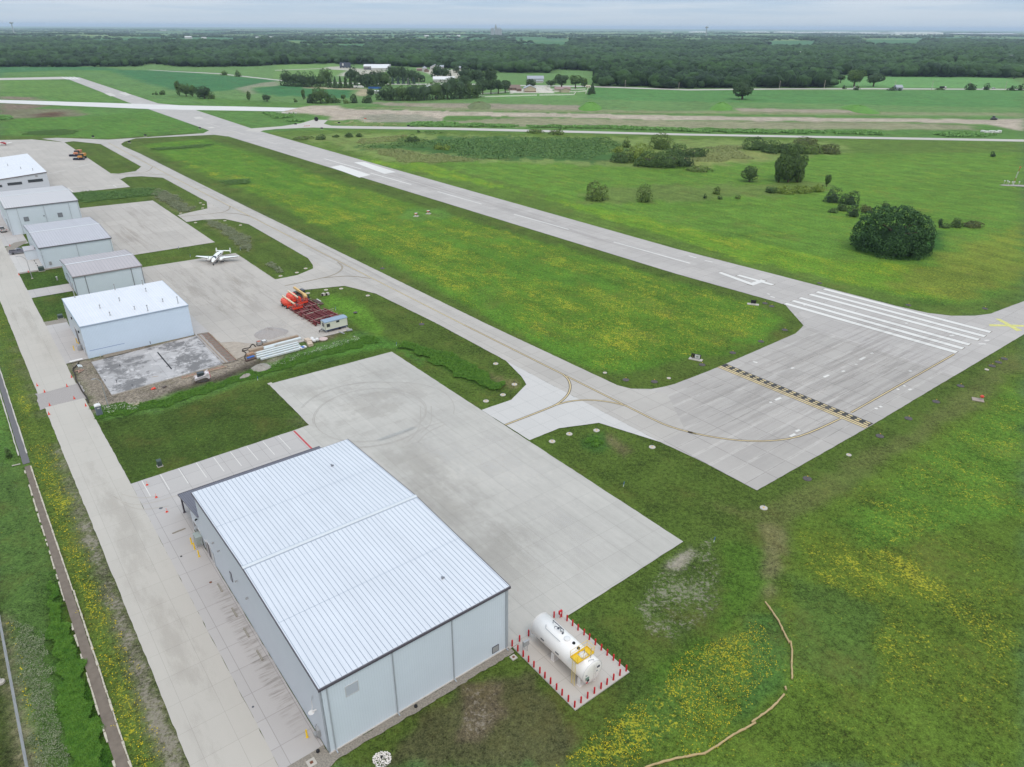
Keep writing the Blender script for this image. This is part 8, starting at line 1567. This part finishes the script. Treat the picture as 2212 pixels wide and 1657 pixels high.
def scatter_band(y0, y1, sp, xl, xr):
    n = int((y1 - y0) * (y1 + y0) / 2 * (xr - xl) / sp ** 2); Y = np.sqrt(rng.random(n) * (y1 ** 2 - y0 ** 2) + y0 ** 2); X = (xl + rng.random(n) * (xr - xl)) * Y; return X, Y
near_p, far_p = [], []
for y0, y1, sp in ((850, 1200, 12), (1200, 1600, 13), (1600, 2000, 14.5), (2000, 2600, 16), (2600, 3400, 19), (3400, 5200, 25)):
    X, Y = scatter_band(y0, y1, sp, -.86, .86); ok = inside(X, Y, poly)
    for q in clear: ok &= ~inside(X, Y, q)
    for hx, hy, hr in hexcl: ok &= ~((np.abs(X - hx) < hr) & (Y > hy - 16 * (hy / 1500) - 22) & (Y < hy + 16))
    X, Y = X[ok], Y[ok]; hv = vnoise(X, Y, 160, 4) * .9 + vnoise(X, Y, 45, 5) * .5; h = (8.0 + 9.0 * hv) * rng.uniform(.7, 1.35, len(X)); w_ = np.full(len(X), sp * 1.45) * rng.uniform(.55, 1.45, len(X))
    (near_p if y1 <= 2000 else far_p).append(np.stack([X, Y, h, w_], 1))
A = np.vstack(near_p); B = np.vstack(far_p); print('forest crowns', len(A), len(B))
crowns('woodland', A[:, :2], A[:, 2], A[:, 3], I2, F_W, 'dense broadleaf wood behind the farmsteads', 'wood', 1); crowns('far_woodland', B[:, :2], B[:, 2], B[:, 3], I1, F_W, 'farther part of the broadleaf wood toward the fields', 'wood', 2)
# leafy spray over the nearest crowns so the wood edge is not smooth
edge = A[A[:, 1] < 1560]; pk = rng.integers(0, len(edge), 110000); dd = rng.normal(size=(110000, 3)); dd /= np.linalg.norm(dd, axis=1)[:, None]; dd[:, 2] = np.abs(dd[:, 2]) * .9 + dd[:, 2] * .1; E_ = edge[pk]
P = np.stack([E_[:, 0] + dd[:, 0] * E_[:, 3] * .52, E_[:, 1] + dd[:, 1] * E_[:, 3] * .52, E_[:, 2] * .52 + dd[:, 2] * E_[:, 2] * .5 + hill(E_[:, 0], E_[:, 1])], 1); V, Fs = leaf_arrays(P, dd, .85, rng)
tag(link('woodland_leaves', np_mesh('woodland_leaves', V, Fs, leaf_mat('woodland leaves', alb(22, 42, 28), alb(84, 122, 68)), False, rng.random(len(Fs)))), 'leafy outer twigs of the nearer wood', 'foliage', kind='stuff')
# tree lines and copses in the far fields
pts = []
for _ in range(330):
    Y0 = float(np.exp(rng.uniform(math.log(3300), math.log(16000)))); X0 = rng.uniform(-.85, .85) * Y0; L = rng.uniform(150, 1300) * Y0 / 5000; th = rng.choice([0.05, .08, 1.5]) + rng.uniform(-.1, .1); n = max(4, int(L / (7 + Y0 / 600))); s = rng.uniform(-.5, .5, n) * L; wv = rng.normal(0, 18 + (60 if rng.random() < .3 else 0), n)
    pts.append(np.stack([X0 + s * math.cos(th), Y0 + s * math.sin(th) + wv], 1))
pts = np.vstack(pts); D_ = pts[:, 1]; ok = (D_ > 3000) & ~inside(pts[:, 0], pts[:, 1], poly); pts = pts[ok]; n = len(pts); print('far crowns', n)
crowns('tree_lines', pts, rng.uniform(8, 15, n), rng.uniform(14, 24, n) + pts[:, 1] / 900, I1, F_W, 'hedgerows and copses dividing the far fields', 'tree lines', 3)

# ---------------------------------------------------------------- rank growth: reeds, roadside weeds, ditch grass
def tufts(name, polys, n, h, w_, m, label, cat, blades=3, ab=False, lean=.9):
    Ps = []
    for q in polys:
        q = [tuple(W(a, b))[:2] for a, b in q] if ab else [tuple(at(x, y))[:2] for x, y in q]; q = np.array(q); lo, hi = q.min(0), q.max(0)
        A_ = abs(sum(q[i - 1][0] * q[i][1] - q[i][0] * q[i - 1][1] for i in range(len(q)))) / 2; Ps.append((q, lo, hi, A_))
    tot = sum(p[3] for p in Ps); out_ = []
    for q, lo, hi, A_ in Ps:
        k = int(n * A_ / tot); bb = (hi - lo).prod(); c = rng.random((int(k * bb / A_ * 1.1) + 5, 2)) * (hi - lo) + lo; ex = .55 * A_ / sum(math.hypot(*(q[i] - q[i - 1])) for i in range(len(q))); c = c[inside(c[:, 0] + (vnoise(c[:, 0], c[:, 1], ex * 2.2, 8) - .5) * ex * 2.4, c[:, 1] + (vnoise(c[:, 0], c[:, 1], ex * 2, 9) - .5) * ex * 2.4, [tuple(v) for v in q])][:k]; c = c[rng.random(len(c)) < .25 + 1.3 * vnoise(c[:, 0], c[:, 1], ex * 3, 10)]; out_.append(c)
    c = np.repeat(np.vstack(out_), blades, 0); k = len(c); c = c + rng.normal(0, w_ * 2.0, (k, 2)); cl = vnoise(c[:, 0], c[:, 1], h * 2.2, 3); z = h * rng.random(k) ** .7 * (.35 + .9 * cl) + .02
    V, Fs = leaf_arrays(np.stack([c[:, 0], c[:, 1], z], 1), np.tile(np.array([0, 0, 1.15]), (k, 1)), w_ * (1.25 if h < .7 else 1.7), rng)
    o = link(name, np_mesh(name, V, Fs, m, False, np.clip(rng.random(k) * .55 + cl * .5, 0, 1))); return tag(o, label, cat, kind='stuff')
G_L = leaf_mat('lush grass blades', alb(56, 104, 32), alb(108, 152, 56)); G_R = leaf_mat('reed blades', alb(82, 118, 62), alb(120, 156, 90)); G_W = leaf_mat('weed leaves', alb(84, 140, 66), alb(150, 196, 116)); G_S = leaf_mat('straw blades', alb(118, 138, 80), alb(176, 184, 128)); G_F = leaf_mat('white flower heads', alb(190, 196, 186), alb(226, 228, 224)); G_Y = leaf_mat('yellow flower heads', alb(180, 168, 26), alb(240, 220, 54)); G_P = leaf_mat('grey thistle', alb(98, 116, 80), alb(164, 172, 144))
tufts('ditch_grass', [[(-22.2, -20), (-19.35, -20), (-19.35, 50), (-20.4, 46), (-22.2, 25)]], 60000, .25, .05, G_L, 'tall lush grass along the drainage channel', 'grass', ab=True)
tufts('ditch_reeds', [r6((0, 120), (60, 130), (330, 200), (700, 400), (770, 440), (740, 475), (640, 470), (420, 370), (100, 190), (0, 165)), r6((1360, 850), (1440, 820), (1500, 860), (1440, 900))], 20000, .2, .08, G_L, 'reeds in the ditch between apron and taxiway', 'reeds')
tufts('swale_growth', [r4((640, 600), (1330, 562), (1400, 590), (1380, 640), (1330, 625), (700, 690)), r4((1320, 215), (1800, 175), (1900, 170), (1780, 200), (1400, 225)), r4((1940, 500), (2212, 480), (2212, 525), (1980, 530)), r4((250, 60), (600, 40), (690, 75), (480, 95), (260, 90))], 22000, .55, .13, G_R, 'dark reeds in the hollows of the far lawns', 'reeds')
tufts('dry_weeds', [r4((1370, 570), (1460, 590), (1720, 745), (1700, 770), (1560, 770), (1360, 620)), r4((1800, 850), (1900, 850), (2212, 1000), (2212, 1130), (2000, 980)), r9((480, 0), (560, 60), (600, 110), (540, 110), (420, 20))], 14000, .5, .11, G_P, 'grey and straw weeds between the aprons', 'weeds')
tufts('weed_strip', [[W2 for W2 in q] for q in ([(-4.6, 97), (6, 94.5), (28, 97), (45, 98.5), (60, 99), (60, 103), (40, 102), (20, 99.5), (6, 98.5), (-4.6, 104)],)], 24000, .14, .07, G_L, 'rank weeds between the slab and the near lawn', 'weeds', ab=True)
tufts('white_flowers', [q for q in ([(-4, 99), (3, 97), (4, 100), (-3, 103)], [(30, 99), (44, 101.5), (44, 103), (30, 101)], [(44, 101), (56, 102), (56, 104.5), (44, 103)])], 520, .5, .07, G_F, 'white daisies in the weed strip', 'flowers', 2, ab=True)
tufts('roadside_weeds', [r2((440, 795), (520, 775), (700, 776), (800, 785), (1140, 795), (1140, 806), (700, 800), (500, 800)), r2((1200, 795), (1700, 802), (2212, 812), (2212, 828), (1700, 818), (1200, 806)), r3((0, 818), (500, 826), (900, 832), (945, 845), (800, 849), (0, 835)), r3((960, 835), (1200, 832), (1310, 845), (1300, 858), (1000, 846)), r3((1650, 855), (1750, 842), (1950, 845), (2050, 860), (1950, 870), (1700, 866)), b4((130, 205), (250, 200), (480, 240), (330, 265)), b4((400, 285), (580, 285), (600, 297), (420, 298)), r1((0, 735), (60, 735), (70, 755), (0, 760))], 34000, 1.1, .34, G_W, 'tall bright weeds along the perimeter road', 'weeds', lean=.9)
tufts('marsh_reeds', [[(760, 316), (790, 311), (850, 309), (880, 312), (870, 322), (800, 323)], [(850, 312), (960, 296), (1300, 300), (1345, 318), (1320, 345), (1060, 343), (900, 328)], [(898, 287), (930, 283), (955, 288), (930, 291)]], 7000, .8, .26, G_R, 'dark cattail reeds covering the marsh', 'reeds', lean=.8)
tufts('dry_marsh_grass', [[(790, 322), (860, 325), (1060, 347), (900, 352), (820, 338)], [(1420, 330), (1600, 322), (1620, 345), (1440, 350)], [(780, 300), (880, 292), (860, 306), (770, 312)], [(1500, 320), (1620, 312), (1600, 324), (1480, 322)]], 14000, .5, .22, G_S, 'straw-coloured grass round the marsh', 'grass')
tufts('meadow_flowers', [r8((0, 1130), (120, 1010), (300, 870), (440, 820), (540, 960), (600, 1100), (500, 1300), (240, 1500), (0, 1600)), [(1190, 1657), (1280, 1590), (1400, 1500), (1400, 1657)]], 2000, .34, .05, G_Y, 'dense yellow bloom inside the straw wattle curve', 'flowers', 2)
tufts('verge_flowers', [[(-17, -16), (-14.6, -16), (-14.2, 40), (-13.8, 92), (-17.2, 92)], [(-25.4, 0), (-24.6, 0), (-24.8, 44), (-25.5, 44)]], 1500, .34, .06, G_Y, 'yellow flowers on the verge beside the service road', 'flowers', 2, ab=True)
tufts('thistle_patch', [[(-25.2, -16), (-22.6, -16), (-22.6, 40), (-25.2, 44)]], 9000, .42, .05, G_P, 'greyish weeds between fence and tall grass', 'weeds', 2, ab=True)

# ---------------------------------------------------------------- the air
hz = MB(); hz.box(-56000, -600, -30, 56000, 56000, 125)
hm = bpy.data.materials.new('haze'); hm.use_nodes = True; hn = hm.node_tree; hn.nodes.clear(); ho = N(hn, 'ShaderNodeOutputMaterial'); hv_ = N(hn, 'ShaderNodeVolumePrincipled')
hv_.inputs['Color'].default_value = (.74, .84, .96, 1); hv_.inputs['Density'].default_value = 4.8e-5; hv_.inputs['Anisotropy'].default_value = 0.0
hn.links.new(hv_.outputs[0], ho.inputs['Volume'])
try: hm.volume_intersection_method = 'FAST'
except Exception: pass
hob = hz.build('haze', hm); tag(hob, kind='stuff')
# tidy: part names take plain suffixes
